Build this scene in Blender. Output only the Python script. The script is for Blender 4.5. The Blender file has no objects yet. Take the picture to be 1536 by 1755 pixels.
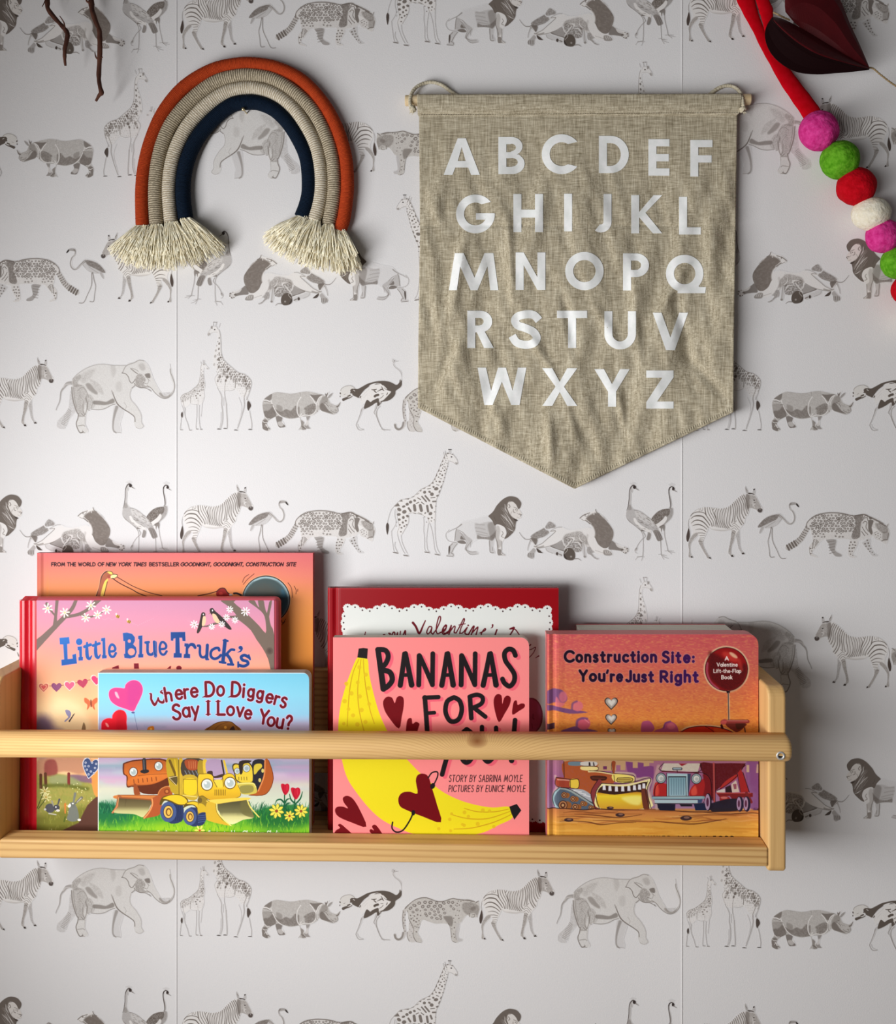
import bpy, bmesh, math, random
import numpy as np
from mathutils import Vector, geometry
C = bpy.context.scene.collection
sc = bpy.context.scene
# ------------------------------------------------------------------ camera
FPX, CAMD, CAMZ, YAW = 1560.0, 0.88, 1.30+187.5/1560*.88, math.radians(2.12)
HPY = 690.0   # the photo is a crop: its horizon lies above the middle
cam_data = bpy.data.cameras.new('camera'); cam = bpy.data.objects.new('camera', cam_data); C.objects.link(cam)
cam_data.sensor_fit = 'HORIZONTAL'; cam_data.sensor_width = 36.0; cam_data.lens = FPX/1536*36.0; cam_data.clip_start = 0.02; cam_data.shift_y = -(877.5-HPY)/1536
cam.location = (0, -CAMD, CAMZ); cam.rotation_euler = (math.pi/2, 0, YAW)
sc.camera = cam
# ------------------------------------------------------------------ light: soft room light + window on the left
world = bpy.data.worlds.new('world'); sc.world = world; world.use_nodes = True
world.node_tree.nodes['Background'].inputs[0].default_value = (0.97, 0.97, 1.0, 1)
world.node_tree.nodes['Background'].inputs[1].default_value = 0.06
def area(name, loc, target, w, h, power, col):
    d = bpy.data.lights.new(name, 'AREA'); d.shape = 'RECTANGLE'; d.size = w; d.size_y = h; d.energy = power; d.color = col
    o = bpy.data.objects.new(name, d); C.objects.link(o); o.location = loc
    o.rotation_euler = (Vector(target)-Vector(loc)).to_track_quat('-Z', 'Y').to_euler(); return o
WIN = dict(x=-0.63, y0=-1.94, y1=-0.30, z0=1.045, z1=1.365)
area('window_light', (WIN['x'], (WIN['y0']+WIN['y1'])/2, (WIN['z0']+WIN['z1'])/2), (0.5, (WIN['y0']+WIN['y1'])/2, (WIN['z0']+WIN['z1'])/2), 1.64, 0.32, 24.0, (0.985, 0.985, 1.0))
sc.view_settings.view_transform = 'Standard'; sc.view_settings.look = 'None'; sc.view_settings.gamma = 1.0
sc.view_settings.use_curve_mapping = False; sc.view_settings.exposure = 0.03
# ------------------------------------------------------------------ printing helpers (numpy rasteriser -> coloured meshes)
def pts(s):
    if isinstance(s, str):
        v = [float(q) for q in s.replace(',', ' ').split()]
        return np.array(v, dtype=np.float64).reshape(-1, 2)
    return np.array(s, dtype=np.float64)

def smooth_path(p, closed, n=4):
    m = len(p)
    if m < 3: return p
    out = []
    last = m if closed else m - 1
    for i in range(last):
        if closed:
            a, b, c, d = p[(i-1) % m], p[i], p[(i+1) % m], p[(i+2) % m]
        else:
            a, b, c, d = p[max(i-1, 0)], p[i], p[min(i+1, m-1)], p[min(i+2, m-1)]
        for k in range(n):
            t = k / n
            out.append(0.5*((2*b)+(c-a)*t+(2*a-5*b+4*c-d)*t*t+(3*b-a-3*c+d)*t**3))
    if not closed: out.append(p[-1])
    return np.array(out)

def vnoise(X, Y, s, seed=0, sy=None):
    sy = sy or s
    gx, gy = X/s, Y/sy
    ix, iy = np.floor(gx).astype(np.int64), np.floor(gy).astype(np.int64)
    fx, fy = gx-ix, gy-iy
    fx = fx*fx*(3-2*fx); fy = fy*fy*(3-2*fy)
    def h(a, b):
        n = (a*374761393 + b*668265263 + seed*1442695041) & 0xffffffff
        n = ((n ^ (n >> 13)) * 1274126177) & 0xffffffff
        return ((n ^ (n >> 16)) & 0xffff) / 65535.0
    return (h(ix, iy)*(1-fx)+h(ix+1, iy)*fx)*(1-fy)+(h(ix, iy+1)*(1-fx)+h(ix+1, iy+1)*fx)*fy

class Cv:
    def __init__(s, x0, y0, x1, y1, R, bg):
        s.x0, s.y0, s.R = x0, y0, float(R)
        s.W = int(round((x1-x0)*R))+1; s.H = int(round((y1-y0)*R))+1
        s.X, s.Y = np.meshgrid(x0+np.arange(s.W)/R, y0+np.arange(s.H)/R)
        s.rgb = np.zeros((s.H, s.W, 3)) + np.array(bg, dtype=float)
        s.a = np.zeros((s.H, s.W)); s.T = (0, 0, 1.0); s.clip = None
    def t(s, p):
        p = pts(p); return np.stack([s.T[0]+p[:, 0]/s.T[2], s.T[1]+p[:, 1]/s.T[2]], 1)
    def roi(s, p, pad):
        i0 = max(int((p[:, 0].min()-pad-s.x0)*s.R), 0); i1 = min(int((p[:, 0].max()+pad-s.x0)*s.R)+2, s.W)
        j0 = max(int((p[:, 1].min()-pad-s.y0)*s.R), 0); j1 = min(int((p[:, 1].max()+pad-s.y0)*s.R)+2, s.H)
        return (slice(j0, j1), slice(i0, i1)) if i1 > i0 and j1 > j0 else None
    def dpoly(s, p, r):
        X, Y = s.X[r], s.Y[r]
        best = np.full(X.shape, 1e9); ins = np.zeros(X.shape, bool)
        q = np.roll(p, -1, 0)
        for (ax, ay), (bx, by) in zip(p, q):
            dx, dy = bx-ax, by-ay; L = dx*dx+dy*dy
            if L < 1e-12: continue
            t = np.clip(((X-ax)*dx+(Y-ay)*dy)/L, 0, 1)
            d = (X-ax-t*dx)**2+(Y-ay-t*dy)**2
            np.minimum(best, d, out=best)
            if ay != by:
                c = (ay > Y) != (by > Y)
                ins ^= c & (X < dx*(Y-ay)/dy+ax)
        d = np.sqrt(best)
        return np.where(ins, -d, d)
    def dline(s, p, w, r):
        X, Y = s.X[r], s.Y[r]; best = np.full(X.shape, 1e9)
        n = len(p)
        w = np.interp(np.linspace(0, 1, n), np.linspace(0, 1, len(w)), w)
        for i in range(n-1):
            ax, ay = p[i]; bx, by = p[i+1]; dx, dy = bx-ax, by-ay; L = dx*dx+dy*dy+1e-12
            t = np.clip(((X-ax)*dx+(Y-ay)*dy)/L, 0, 1)
            d = np.sqrt((X-ax-t*dx)**2+(Y-ay-t*dy)**2)-0.5*(w[i]*(1-t)+w[i+1]*t)
            np.minimum(best, d, out=best)
        return best
    def put(s, d, r, col, a, soft, tex):
        m = np.clip(0.5-d/soft, 0, 1)
        if soft > 2: m = m*m*(3-2*m)
        if callable(a): a = a(s.X[r], s.Y[r])
        m = m*a
        if tex is not None: m = m*np.clip(tex(s.X[r], s.Y[r]), 0, 1)
        if s.clip is not None: m = m*s.clip[r]
        c = col(s.X[r], s.Y[r]) if callable(col) else np.array(col, float)
        s.rgb[r] = s.rgb[r]*(1-m[..., None])+c*m[..., None]
        s.a[r] = s.a[r]+(1-s.a[r])*m
    def soft(s, v): return max((v or 0)/s.T[2], 1.0/s.R*1.05)
    def fill(s, p, col, a=1, soft=0, sm=4, tex=None, grow=0):
        p = s.t(p)
        if sm: p = smooth_path(p, True, sm)
        sf = s.soft(soft); g = grow/s.T[2]
        r = s.roi(p, sf+abs(g)+1)
        if r is None: return
        s.put(s.dpoly(p, r)-g, r, col, a, sf, tex)
    def line(s, p, w, col, a=1, soft=0, sm=4, tex=None):
        p = s.t(p)
        if sm: p = smooth_path(p, False, sm)
        w = np.atleast_1d(np.array(w, float))/s.T[2]
        if len(w) == 1: w = np.repeat(w, 2)
        sf = s.soft(soft); r = s.roi(p, sf+w.max()+1)
        if r is None: return
        s.put(s.dline(p, w, r), r, col, a, sf, tex)
    def ell(s, x, y, rx, ry, col, a=1, soft=0, rot=0, tex=None):
        n = 20; th = np.arange(n)*2*np.pi/n; c, q = np.cos(rot), np.sin(rot)
        ex, ey = rx*np.cos(th), ry*np.sin(th)
        s.fill(np.stack([x+ex*c-ey*q, y+ex*q+ey*c], 1), col, a, soft, 0 if max(rx, ry)/s.T[2] < 3 else 2, tex)
    def dots(s, spec, col, a=1, soft=0):
        v = [float(q) for q in spec.split()]
        for i in range(0, len(v), 3): s.ell(v[i], v[i+1], v[i+2], v[i+2], col, a, soft)
    def setclip(s, p=None, sm=4, soft=0):
        if p is None: s.clip = None; return
        q = s.t(p)
        if sm: q = smooth_path(q, True, sm)
        r = s.roi(q, 2); s.clip = np.zeros((s.H, s.W))
        if r is not None: s.clip[r] = np.clip(0.5-s.dpoly(q, r)/s.soft(soft), 0, 1)

def lin(c):
    c = np.clip(np.asarray(c, float)/255.0, 0, 1)
    return np.where(c <= 0.04045, c/12.92, ((c+0.055)/1.055)**2.4)

def quads_from(cv, thr=5.0, lv=(16, 8, 4, 2), amin=None, fine=None):
    """adaptive cells: big blocks where the colour is (bi)linear, single cells where it is not"""
    H, W = cv.H-1, cv.W-1
    rgb = cv.rgb; used = np.zeros((H, W), bool); out = []
    if amin is not None:
        a = cv.a; A = np.maximum(np.maximum(a[:-1, :-1], a[1:, :-1]), np.maximum(a[:-1, 1:], a[1:, 1:])); used |= (A < amin)
    F = np.zeros((H, W), bool)
    if fine is not None: F = fine(cv.X[:-1, :-1], cv.Y[:-1, :-1])
    for b in lv:
        nj, ni = H//b, W//b
        if nj < 1 or ni < 1: continue
        J, I = np.arange(nj)*b, np.arange(ni)*b
        c00 = rgb[J][:, I]; c01 = rgb[J][:, I+b]; c10 = rgb[J+b][:, I]; c11 = rgb[J+b][:, I+b]
        err = np.zeros((nj, ni))
        st = 1 if b <= 4 else 2
        for v in range(0, b+1, st):
            for u in range(0, b+1, st):
                fu, fv = u/b, v/b
                e = (c00*(1-fu)+c01*fu)*(1-fv)+(c10*(1-fu)+c11*fu)*fv - rgb[J+v][:, I+u]
                err = np.maximum(err, np.abs(e).max(-1))
        U = used[:nj*b, :ni*b].reshape(nj, b, ni, b).any((1, 3)) | F[:nj*b, :ni*b].reshape(nj, b, ni, b).any((1, 3))
        ok = (err < thr) & ~U
        jj, ii = np.nonzero(ok)
        out.append(np.stack([ii*b, jj*b, np.full(len(ii), b)], 1))
        used[:nj*b, :ni*b] |= np.repeat(np.repeat(ok, b, 0), b, 1)
    jj, ii = np.nonzero(~used)
    out.append(np.stack([ii, jj, np.ones(len(ii), int)], 1))
    q = np.concatenate(out); W1 = cv.W
    f = np.stack([q[:, 1]*W1+q[:, 0], (q[:, 1]+q[:, 2])*W1+q[:, 0], (q[:, 1]+q[:, 2])*W1+q[:, 0]+q[:, 2], q[:, 1]*W1+q[:, 0]+q[:, 2]], 1)
    vid, inv = np.unique(f.ravel(), return_inverse=True)
    return vid, inv.reshape(-1, 4)
# ------------------------------------------------------------------ a single-stroke alphabet (units: cap height 1, y down from baseline=0)
def arc(cx, cy, rx, ry, a0, a1, n=10):
    t = np.radians(np.linspace(a0, a1, n)); return [(cx+rx*math.cos(q), cy+ry*math.sin(q)) for q in t]
def L(*v): return [(v[i], v[i+1]) for i in range(0, len(v), 2)]
FONT = {
 'A': (.72, [L(0,0,.36,-1,.72,0), L(.13,-.34,.59,-.34)]),
 'B': (.56, [L(0,0,0,-1,.28,-1)+arc(.28,-.76,.24,.24,-90,90)+L(.02,-.52), L(.3,-.52)+arc(.3,-.26,.27,.26,-90,90)+L(0,0)]),
 'C': (.74, [arc(.46,-.5,.46,.5,-42,-318,20)]),
 'D': (.68, [L(0,0,0,-1,.22,-1)+arc(.22,-.5,.46,.5,-90,90,16)+L(0,0)]),
 'E': (.5, [L(.5,-1,0,-1,0,0,.5,0), L(0,-.52,.44,-.52)]),
 'F': (.48, [L(.48,-1,0,-1,0,0), L(0,-.5,.42,-.5)]),
 'G': (.8, [arc(.48,-.5,.48,.5,-42,-360,22)+L(.55,-.5)]),
 'H': (.62, [L(0,0,0,-1), L(.62,0,.62,-1), L(0,-.52,.62,-.52)]),
 'I': (0, [L(0,0,0,-1)]),
 'J': (.38, [L(.38,-1,.38,-.24)+arc(.18,-.22,.2,.22,0,150,8)]),
 'K': (.58, [L(0,0,0,-1), L(.55,-1,.03,-.48), L(.14,-.55,.58,0)]),
 'L': (.44, [L(0,-1,0,0,.44,0)]),
 'M': (.84, [L(0,0,.12,-1,.42,-.2,.72,-1,.84,0)]),
 'N': (.66, [L(0,0,0,-1,.66,0,.66,-1)]),
 'O': (.92, [arc(.46,-.5,.46,.5,0,360,26)]),
 'P': (.52, [L(0,0,0,-1,.25,-1)+arc(.25,-.72,.27,.28,-90,90)+L(.02,-.44)]),
 'R': (.56, [L(0,0,0,-1,.25,-1)+arc(.25,-.73,.27,.27,-90,90)+L(.02,-.46), L(.22,-.46,.56,0)]),
 'S': (.5, [arc(.26,-.75,.23,.25,-35,-200,9)+arc(.25,-.25,.25,.26,-70,155,11)]),
 'T': (.6, [L(0,-1,.6,-1), L(.3,-1,.3,0)]),
 'U': (.62, [L(0,-1,0,-.3)+arc(.31,-.3,.31,.3,180,0)+L(.62,-1)]),
 'V': (.66, [L(0,-1,.33,0,.66,-1)]),
 'W': (.96, [L(0,-1,.24,0,.48,-.9,.72,0,.96,-1)]),
 'X': (.6, [L(0,-1,.6,0), L(.6,-1,0,0)]),
 'Y': (.6, [L(0,-1,.3,-.48,.6,-1), L(.3,-.48,.3,0)]),
 'Z': (.56, [L(0,-1,.56,-1,0,0,.56,0)]),
 'a': (.44, [arc(.23,-.32,.23,.32,0,360,18), L(.46,-.64,.46,0)]),
 'b': (.46, [L(0,-1.05,0,0), arc(.24,-.32,.23,.32,0,360,18)]),
 'c': (.42, [arc(.27,-.32,.25,.32,-45,-315,14)]),
 'd': (.46, [arc(.23,-.32,.23,.32,0,360,18), L(.46,-1.05,.46,0)]),
 'e': (.46, [L(.03,-.34,.46,-.34)+arc(.24,-.32,.23,.32,-8,-320,14)]),
 'f': (.3, [L(.3,-1.02,.2,-1.02,.12,-.9,.12,0), L(0,-.62,.28,-.62)]),
 'g': (.46, [arc(.23,-.32,.23,.32,0,360,18), L(.46,-.64,.46,.12)+arc(.23,.12,.23,.2,0,140,8)]),
 'h': (.42, [L(0,-1.05,0,0), L(0,-.38)+arc(.21,-.42,.21,.22,-180,0,9)+L(.42,0)]),
 'i': (0, [L(0,-.64,0,0), L(0,-.92,0,-.9)]),
 'k': (.42, [L(0,-1.05,0,0), L(.38,-.64,.02,-.3), L(.12,-.36,.42,0)]),
 'l': (0, [L(0,-1.05,0,0)]),
 'n': (.42, [L(0,-.64,0,0), L(0,-.4)+arc(.21,-.42,.21,.22,-180,0,9)+L(.42,0)]),
 'o': (.5, [arc(.25,-.32,.25,.32,0,360,20)]),
 'p': (.46, [L(0,-.64,0,.3), arc(.24,-.32,.23,.32,0,360,18)]),
 'r': (.26, [L(0,-.64,0,0), L(0,-.38)+arc(.2,-.4,.2,.22,-180,-70,6)]),
 's': (.34, [arc(.18,-.48,.15,.16,-35,-200,8)+arc(.17,-.16,.16,.17,-70,150,9)]),
 't': (.32, [L(.14,-.88,.14,-.12,.2,0,.32,-.02), L(0,-.62,.3,-.62)]),
 'u': (.42, [L(0,-.64,0,-.24)+arc(.21,-.22,.21,.22,180,0,9)+L(.42,-.64), L(.42,-.64,.42,0)]),
 'v': (.44, [L(0,-.64,.22,0,.44,-.64)]),
 'y': (.44, [L(0,-.64,.23,-.02), L(.46,-.64,.14,.3)]),
 ',': (.08, [L(.08,-.06,.0,.14)]), '.': (0, [L(0,-.03,0,-.02)]), ':': (0, [L(0,-.5,0,-.48), L(0,-.08,0,-.06)]),
 '-': (.22, [L(0,-.34,.22,-.34)]), "'": (.06, [L(.08,-1.02,.0,-.78)]), '?': (.42, [arc(.2,-.78,.2,.22,-170,60,10)+L(.2,-.42,.2,-.3), L(.2,-.05,.2,-.03)]),
 '!': (0, [L(0,-1,0,-.3), L(0,-.04,0,-.02)]), ' ': (.22, [])}
def text(cv, s, x, y, h, w, col, gap=.2, sx=1.0, slant=0, rot=0, a=1, width=None, grow=0, alt=None, serif=0, soft=0, path=None):
    """stroke text: x,y baseline start; path(i,frac)->(x,y,rot) overrides per letter"""
    adv = [FONT[c][0]*sx+gap for c in s]; tot = sum(adv)-gap
    k = 1.0
    if width: k = width/(tot*h)
    pos = 0; cr, sr = math.cos(rot), math.sin(rot)
    for i, c in enumerate(s):
        for st in FONT[c][1]:
            p = np.array(st, float)
            px = (p[:, 0]*sx*k+pos*k-p[:, 1]*slant)*h; py = p[:, 1]*h
            if path:
                ox, oy, ro, sc = path(i); q = np.array(st, float)
                lx = (q[:, 0]*sx-q[:, 1]*slant)*h*sc; ly = q[:, 1]*h*sc
                P = np.stack([ox+lx*math.cos(ro)-ly*math.sin(ro), oy+lx*math.sin(ro)+ly*math.cos(ro)], 1)
            else:
                P = np.stack([x+px*cr-py*sr, y+px*sr+py*cr], 1)
            cv.line(P, w+grow, col, a, soft, sm=0)
            if serif:
                for e in (P[0], P[-1]):
                    if len(st) == 2 and abs(st[0][0]-st[1][0]) < .05:
                        cv.line([e-[serif, 0], e+[serif, 0]], w*.8, col, a, soft, sm=0)
        pos += adv[i]
# ------------------------------------------------------------------ the animals printed on the wallpaper
BGC = (233, 231, 230); INK = (116, 107, 100); PAP = (237, 233, 229)
def fur(sc, seed=1, lo=.45, hi=1.1, sy=None):
    return lambda X, Y: lo+(hi-lo)*vnoise(X, Y, sc, seed, sy)
def zebra(c):
    c.T = (1165, 825, 10.24)
    far = "1045 850 1050 930 1055 1000 1060 1080 1070 1160 1090 1220 1130 1250 1142 1275 1090 1275 1075 1240 1040 1190 1020 1110 1005 1030 985 960 1000 900"
    c.fill(far, INK, .42, tex=fur(.9, 3)); c.fill("1092 1258 1128 1248 1143 1278 1095 1280", (60, 50, 45), .9, sm=0)
    body = "185 620 215 565 265 520 340 478 440 455 520 455 600 465 700 478 800 465 860 440 920 390 1000 310 1080 250 1150 222 1190 215 1225 235 1310 235 1350 285 1385 350 1420 420 1450 465 1453 510 1432 547 1385 547 1355 515 1320 490 1270 470 1235 480 1215 530 1200 590 1155 640 1140 720 1110 770 1065 820 1030 870 990 930 965 1000 940 1070 915 1140 905 1220 908 1265 950 1300 948 1325 910 1325 888 1290 855 1258 862 1190 880 1110 893 1030 905 940 912 860 850 862 760 876 650 868 560 845 520 815 490 860 470 910 450 950 425 1010 412 1060 412 1110 428 1160 470 1240 505 1300 550 1350 545 1367 490 1347 470 1310 430 1250 370 1140 330 1060 337 1020 350 980 343 935 300 965 260 1010 215 1060 190 1110 183 1180 187 1250 203 1290 232 1330 220 1342 165 1335 158 1290 165 1210 155 1130 160 1060 190 1000 228 930 235 870 215 810 190 750 175 690"
    c.fill(body, PAP, 1); c.setclip(body)
    c.fill("520 800 560 835 650 845 760 850 860 840 910 835 910 870 760 890 640 880 540 850", INK, .22, 20)
    for g in ("200 1330 190 1180 200 1100 260 1000 320 940 300 900 240 930 180 1000 140 1150 140 1300", "335 1030 400 1060 440 1180 530 1330 480 1340 320 1120", "900 900 980 880 960 1010 900 1240 940 1310 860 1300 870 1080"):
        c.fill(g, INK, .55, 16, tex=fur(.8, 7, .5, 1.2))
    W = [("195 605 240 560 310 538 380 540 440 560 470 600 510 660 550 720 570 790", 13), ("445 450 450 520 465 590", 17), ("198 657 250 615 320 603 400 615 440 650 490 710 530 770", [8, 24, 20, 12]),
         ("203 735 260 690 330 681 400 705 460 755 505 812", [6, 22, 20, 12]), ("228 778 290 760 350 760 420 790 482 842", [5, 20, 16, 10]), ("272 852 340 838 410 850 465 888", [5, 13, 10]),
         ("318 905 390 904 450 918", 10), ("350 950 440 946", 9), ("355 995 430 990", 8), ("348 1020 420 1030", 8), ("340 1050 410 1055", 8), ("343 478 343 532", 6), ("368 470 372 508 404 506 406 464", 6), ("285 500 320 480", 5), ("240 530 290 500", 4)]
    for p, w in W: c.line(p, w, INK, .93)
    V = ["485 455 500 540 545 630 590 710 592 785", "525 458 545 540 590 620 626 700 622 790", "565 465 590 540 620 610 645 690 655 800", "610 468 585 505", "650 475 618 560 640 640 656 720 688 805", "690 478 662 560 672 660 700 740 722 808", "740 478 708 560 708 660 735 750 762 815", "785 470 750 560 745 660 765 750 802 822", "825 462 795 560 780 660 795 760 842 828", "865 445 845 560 828 660 832 760 872 822", "895 425 895 540 878 640 868 740 900 790", "925 400 945 520 938 630 915 730", "950 370 985 500 970 620 962 710", "975 345 1018 470 1010 600 1040 690 1090 765", "1002 318 1050 450 1050 590 1080 680 1122 742", "1032 290 1088 430 1092 560 1135 655", "1062 262 1122 400 1130 520 1165 605", "1092 246 1145 360 1162 470 1192 565", "1122 235 1172 340 1188 430 1212 520"]
    for i, p in enumerate(V): c.line(p, 13 if i > 9 else 11, INK, .9)
    for p in V[4:]:
        q = pts(p)+[19, 6]; c.line(q, 4.5, INK, .55)
    for p in ("925 760 960 735 1000 765 1050 810", "915 800 960 775 1010 815 1030 850", "915 840 960 815 1000 855", "910 880 950 860 985 890", "905 915 945 900 970 925", "960 735 1000 690"): c.line(p, 8, INK, .75)
    for k in range(9): c.line([(888-k*4, 1000+k*28), (930-k*5, 1006+k*28)], 5, INK, .35)
    c.fill("1165 225 1250 235 1330 260 1400 380 1430 440 1400 530 1330 490 1250 470 1200 480 1180 400", INK, .5, 22, tex=fur(.9, 5, .6, 1.1))
    c.fill("1165 240 1220 240 1235 330 1230 440 1190 500 1165 400", INK, .5, 24)
    for p in ("1292 330 1285 400 1290 440", "1310 350 1300 420", "1330 395 1300 420 1320 460"): c.line(p, 9, PAP, .8)
    for k in range(4): c.line([(1225+k*16, 310), (1222+k*16, 400)], 5, PAP, .5)
    c.ell(1308, 330, 14, 9, (50, 42, 40), .9); c.line("1300 372 1335 378", 8, INK, .9)
    c.ell(1415, 510, 46, 38, (70, 60, 56), .85, 14); c.ell(1410, 488, 10, 16, PAP, .5, 8)
    c.setclip()
    for p in ("195 1322 215 1305 235 1335 205 1342", "515 1335 540 1328 553 1365 520 1352", "900 1300 935 1288 952 1325 912 1326"): c.fill(p, (52, 44, 40), .95, sm=0)
    c.fill("1155 85 1190 155 1200 205 1168 200 1150 130", INK, .4, 6); c.fill("1322 132 1325 215 1278 212 1296 150", INK, .28, 6)
    c.line("1165 130 1190 165", 9, INK, .8); c.ell(1308, 142, 17, 12, (60, 50, 46), .95, 4, -.5)
    c.line("1198 206 1225 212 1270 215 1312 232", [8, 26, 18, 10], (74, 64, 58), .95)
    c.line("172 655 155 705 150 770 160 830 163 860", 8, INK, .6)
    c.fill("158 822 176 880 180 960 165 1020 150 1060 126 1045 118 970 135 890", (84, 72, 66), 1, 5)
    c.line("178 640 195 600 230 555 290 505 340 478", 4, INK, .6)
def flamingo(c):
    c.T = (1160, 820, 4.085)
    for p in ("662 342 650 400 640 440 648 500 655 548 682 550", "668 345 670 430 700 500 728 556 762 560"): c.line(p, [6, 4, 5], INK, .75)
    body = "568 335 600 300 640 265 700 247 730 252 742 280 700 320 660 345 620 348"
    c.fill(body, INK, .2, 4); c.line("735 285 700 325 655 345", 3, INK, .4)
    c.line("715 258 745 280 775 310 800 318 820 300 826 270 815 235 795 215 790 190 800 175", [16, 12, 10, 9, 9], INK, .5); c.line("722 262 750 290 785 314 812 302 820 270 808 236 790 208", 4, PAP, .6)
    c.fill("786 188 795 170 820 167 840 172 850 185 856 200 846 196 830 184 800 188", INK, .5, 2); c.fill("838 174 852 186 857 201 846 196 838 186", (50, 44, 40), .95, 2)
    c.fill("568 338 600 295 640 268 700 252 712 262 700 285 660 305 620 325 585 342", INK, .85, 4, tex=fur(1.4, 4, .6, 1.1)); c.line("600 310 650 275 700 258", 5, INK, .3)
    c.fill("590 345 610 345 590 380 578 382", INK, .35, 4); c.line("620 345 690 300", 4, INK, .35)
def spotted(c, rows, shape, seed, tone=.9, ring=True):
    rs = np.random.RandomState(seed)
    for (x, y, r) in rows:
        a, b = r*rs.uniform(.85, 1.25), r*rs.uniform(.75, 1.0); ro = rs.uniform(-.6, .6)
        c.ell(x, y, a, b, INK, tone, 2, ro)
        if ring and r > 10: c.ell(x+rs.uniform(-2, 2), y+rs.uniform(-2, 2), a*.55, b*.5, PAP, .62, 4, ro)
def jaguar(c):
    c.T = (1370, 860, 9.253)
    T2 = (1160, 820, 4.085)
    tail = [((T2[0]+x/T2[2]-1370)*9.253, (T2[1]+y/T2[2]-860)*9.253) for x, y in pts("925 330 895 380 870 420 830 455 780 485")]
    c.line(tail, [70, 82, 88, 96, 80], PAP, 1); c.line(tail, [70, 82, 88, 96, 80], INK, .3)
    for k in range(13):
        f = k/12; i = f*(len(tail)-1); a = np.array(tail[int(i)]); b = np.array(tail[min(int(i)+1, len(tail)-1)]); p = a+(b-a)*(i-int(i))
        d = (b-a) if (b-a).any() else np.array([-1, .5]); d = d/np.hypot(*d); n = np.array([-d[1], d[0]])
        w = 12 if k < 9 else 30
        c.line([p-n*38, p+n*(-5 if k < 9 else 40)], w, INK, .95)
        if k < 9: c.line([p+n*8+d*8, p+n*34], 12, INK, .9)
    farh = "430 600 580 600 575 700 565 760 600 800 660 830 675 860 640 872 570 860 520 800 480 740 470 670"
    c.fill(farh, INK, .5, 8); [c.line([(450+k*8, 640+k*45), (560, 620+k*45)], 10, INK, .6) for k in range(5)]
    farf = "1010 640 1120 580 1130 690 1150 760 1190 820 1238 845 1230 860 1160 858 1110 790 1050 720 1000 660"
    c.fill(farf, INK, .18, 8); spotted(c, [(1045, 665, 14), (1095, 655, 13), (1060, 705, 14), (1110, 700, 13), (1095, 750, 12), (1135, 740, 12), (1120, 790, 10), (1160, 800, 10), (1080, 610, 12), (1190, 835, 9)], None, 3, .85, False)
    body = "105 400 115 340 140 300 200 245 280 200 360 180 460 165 560 165 640 170 740 188 820 208 890 212 950 200 1020 190 1070 200 1110 225 1190 255 1260 290 1330 335 1380 370 1410 345 1412 380 1400 400 1430 470 1432 520 1410 590 1395 650 1375 668 1330 655 1310 635 1260 615 1200 585 1160 540 1120 575 1020 600 940 620 925 680 895 740 860 800 850 840 900 870 890 885 810 880 775 830 775 760 790 680 800 600 720 590 640 590 560 585 440 600 380 600 330 640 290 690 240 750 205 790 215 830 270 855 290 885 220 870 170 840 158 780 155 720 180 670 220 630 205 560 180 450 150 410"
    c.fill(body, PAP, 1); c.setclip(body); c.fill(body, INK, .16, 6, tex=fur(1.3, 8, .2, 1))
    c.line("120 420 115 340 200 250 360 185 560 170 740 195 890 218 1020 200 1110 235 1330 345", 26, INK, .75, 8)
    rs = np.random.RandomState(11); S = []
    for j, y in enumerate(range(215, 560, 42)):
        for i, x in enumerate(range(185, 880, 56)):
            xx = x+(28 if j % 2 else 0)+rs.uniform(-8, 8); yy = y+rs.uniform(-7, 7)
            if y > 500 and not 560 < xx < 700 and xx > 420: continue
            if xx < 185+ (0 if y < 460 else 10): continue
            S.append((xx, yy, rs.uniform(17, 25) if y < 470 else rs.uniform(12, 17)))
    spotted(c, S, None, 5, .92)
    c.fill("890 210 1000 195 1010 260 985 330 970 430 960 560 860 590 830 540 870 440 895 350 885 280", INK, .82, 14, tex=fur(.9, 2, .6, 1.15))
    for p in ("1000 300 1030 260 1080 255 1090 300", "1010 340 1040 310 1075 330 1060 400 1100 470", "1000 400 1040 470 1090 520", "990 470 1040 540", "1020 250 1060 215 1090 240"): c.line(p, 11, INK, .85)
    c.fill("1100 290 1180 300 1150 400 1165 490 1140 520 1100 450 1095 370", INK, .85, 8); c.fill("1110 230 1165 265 1120 280", INK, .9, 4)
    c.fill("1150 400 1200 420 1240 450 1220 490 1180 490", PAP, 1, 4); c.line("1190 495 1235 470", 8, INK, .8)
    c.fill("1210 340 1330 350 1400 400 1410 470 1330 500 1260 450 1215 390", INK, .6, 14, tex=fur(.8, 6, .3, 1.3))
    c.fill("1330 490 1400 470 1430 500 1415 590 1370 620 1320 590", INK, .38, 14); c.line("1415 500 1405 585", 14, INK, .7, 6); c.line("1310 620 1360 600 1400 600", 14, INK, .8, 5); c.line("1270 330 1300 350 1380 385", 14, INK, .8); c.line("1395 400 1408 355", 9, INK, .9)
    spotted(c, [(1230, 300, 10), (1210, 520, 9), (1250, 540, 9), (1290, 560, 8), (1230, 560, 8), (1270, 585, 7), (1250, 500, 9), (1290, 520, 8)], None, 2, .8, False)
    for k in range(7): c.line([(205+k*2, 620-k*8+k*26), (245-k*6, 600+k*24)], 13, INK, .8); c.line([(265-k*4, 600+k*22), (310-k*12, 640+k*14)], 11, INK, .75)
    spotted(c, [(820, 640, 14), (880, 640, 15), (800, 690, 14), (850, 680, 13), (890, 690, 13), (795, 735, 12), (840, 735, 13), (870, 730, 12), (800, 785, 12), (840, 785, 11), (815, 830, 10), (850, 850, 9), (180, 740, 12), (200, 780, 11), (185, 820, 10), (215, 820, 9)], None, 9, .85, False)
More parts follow.
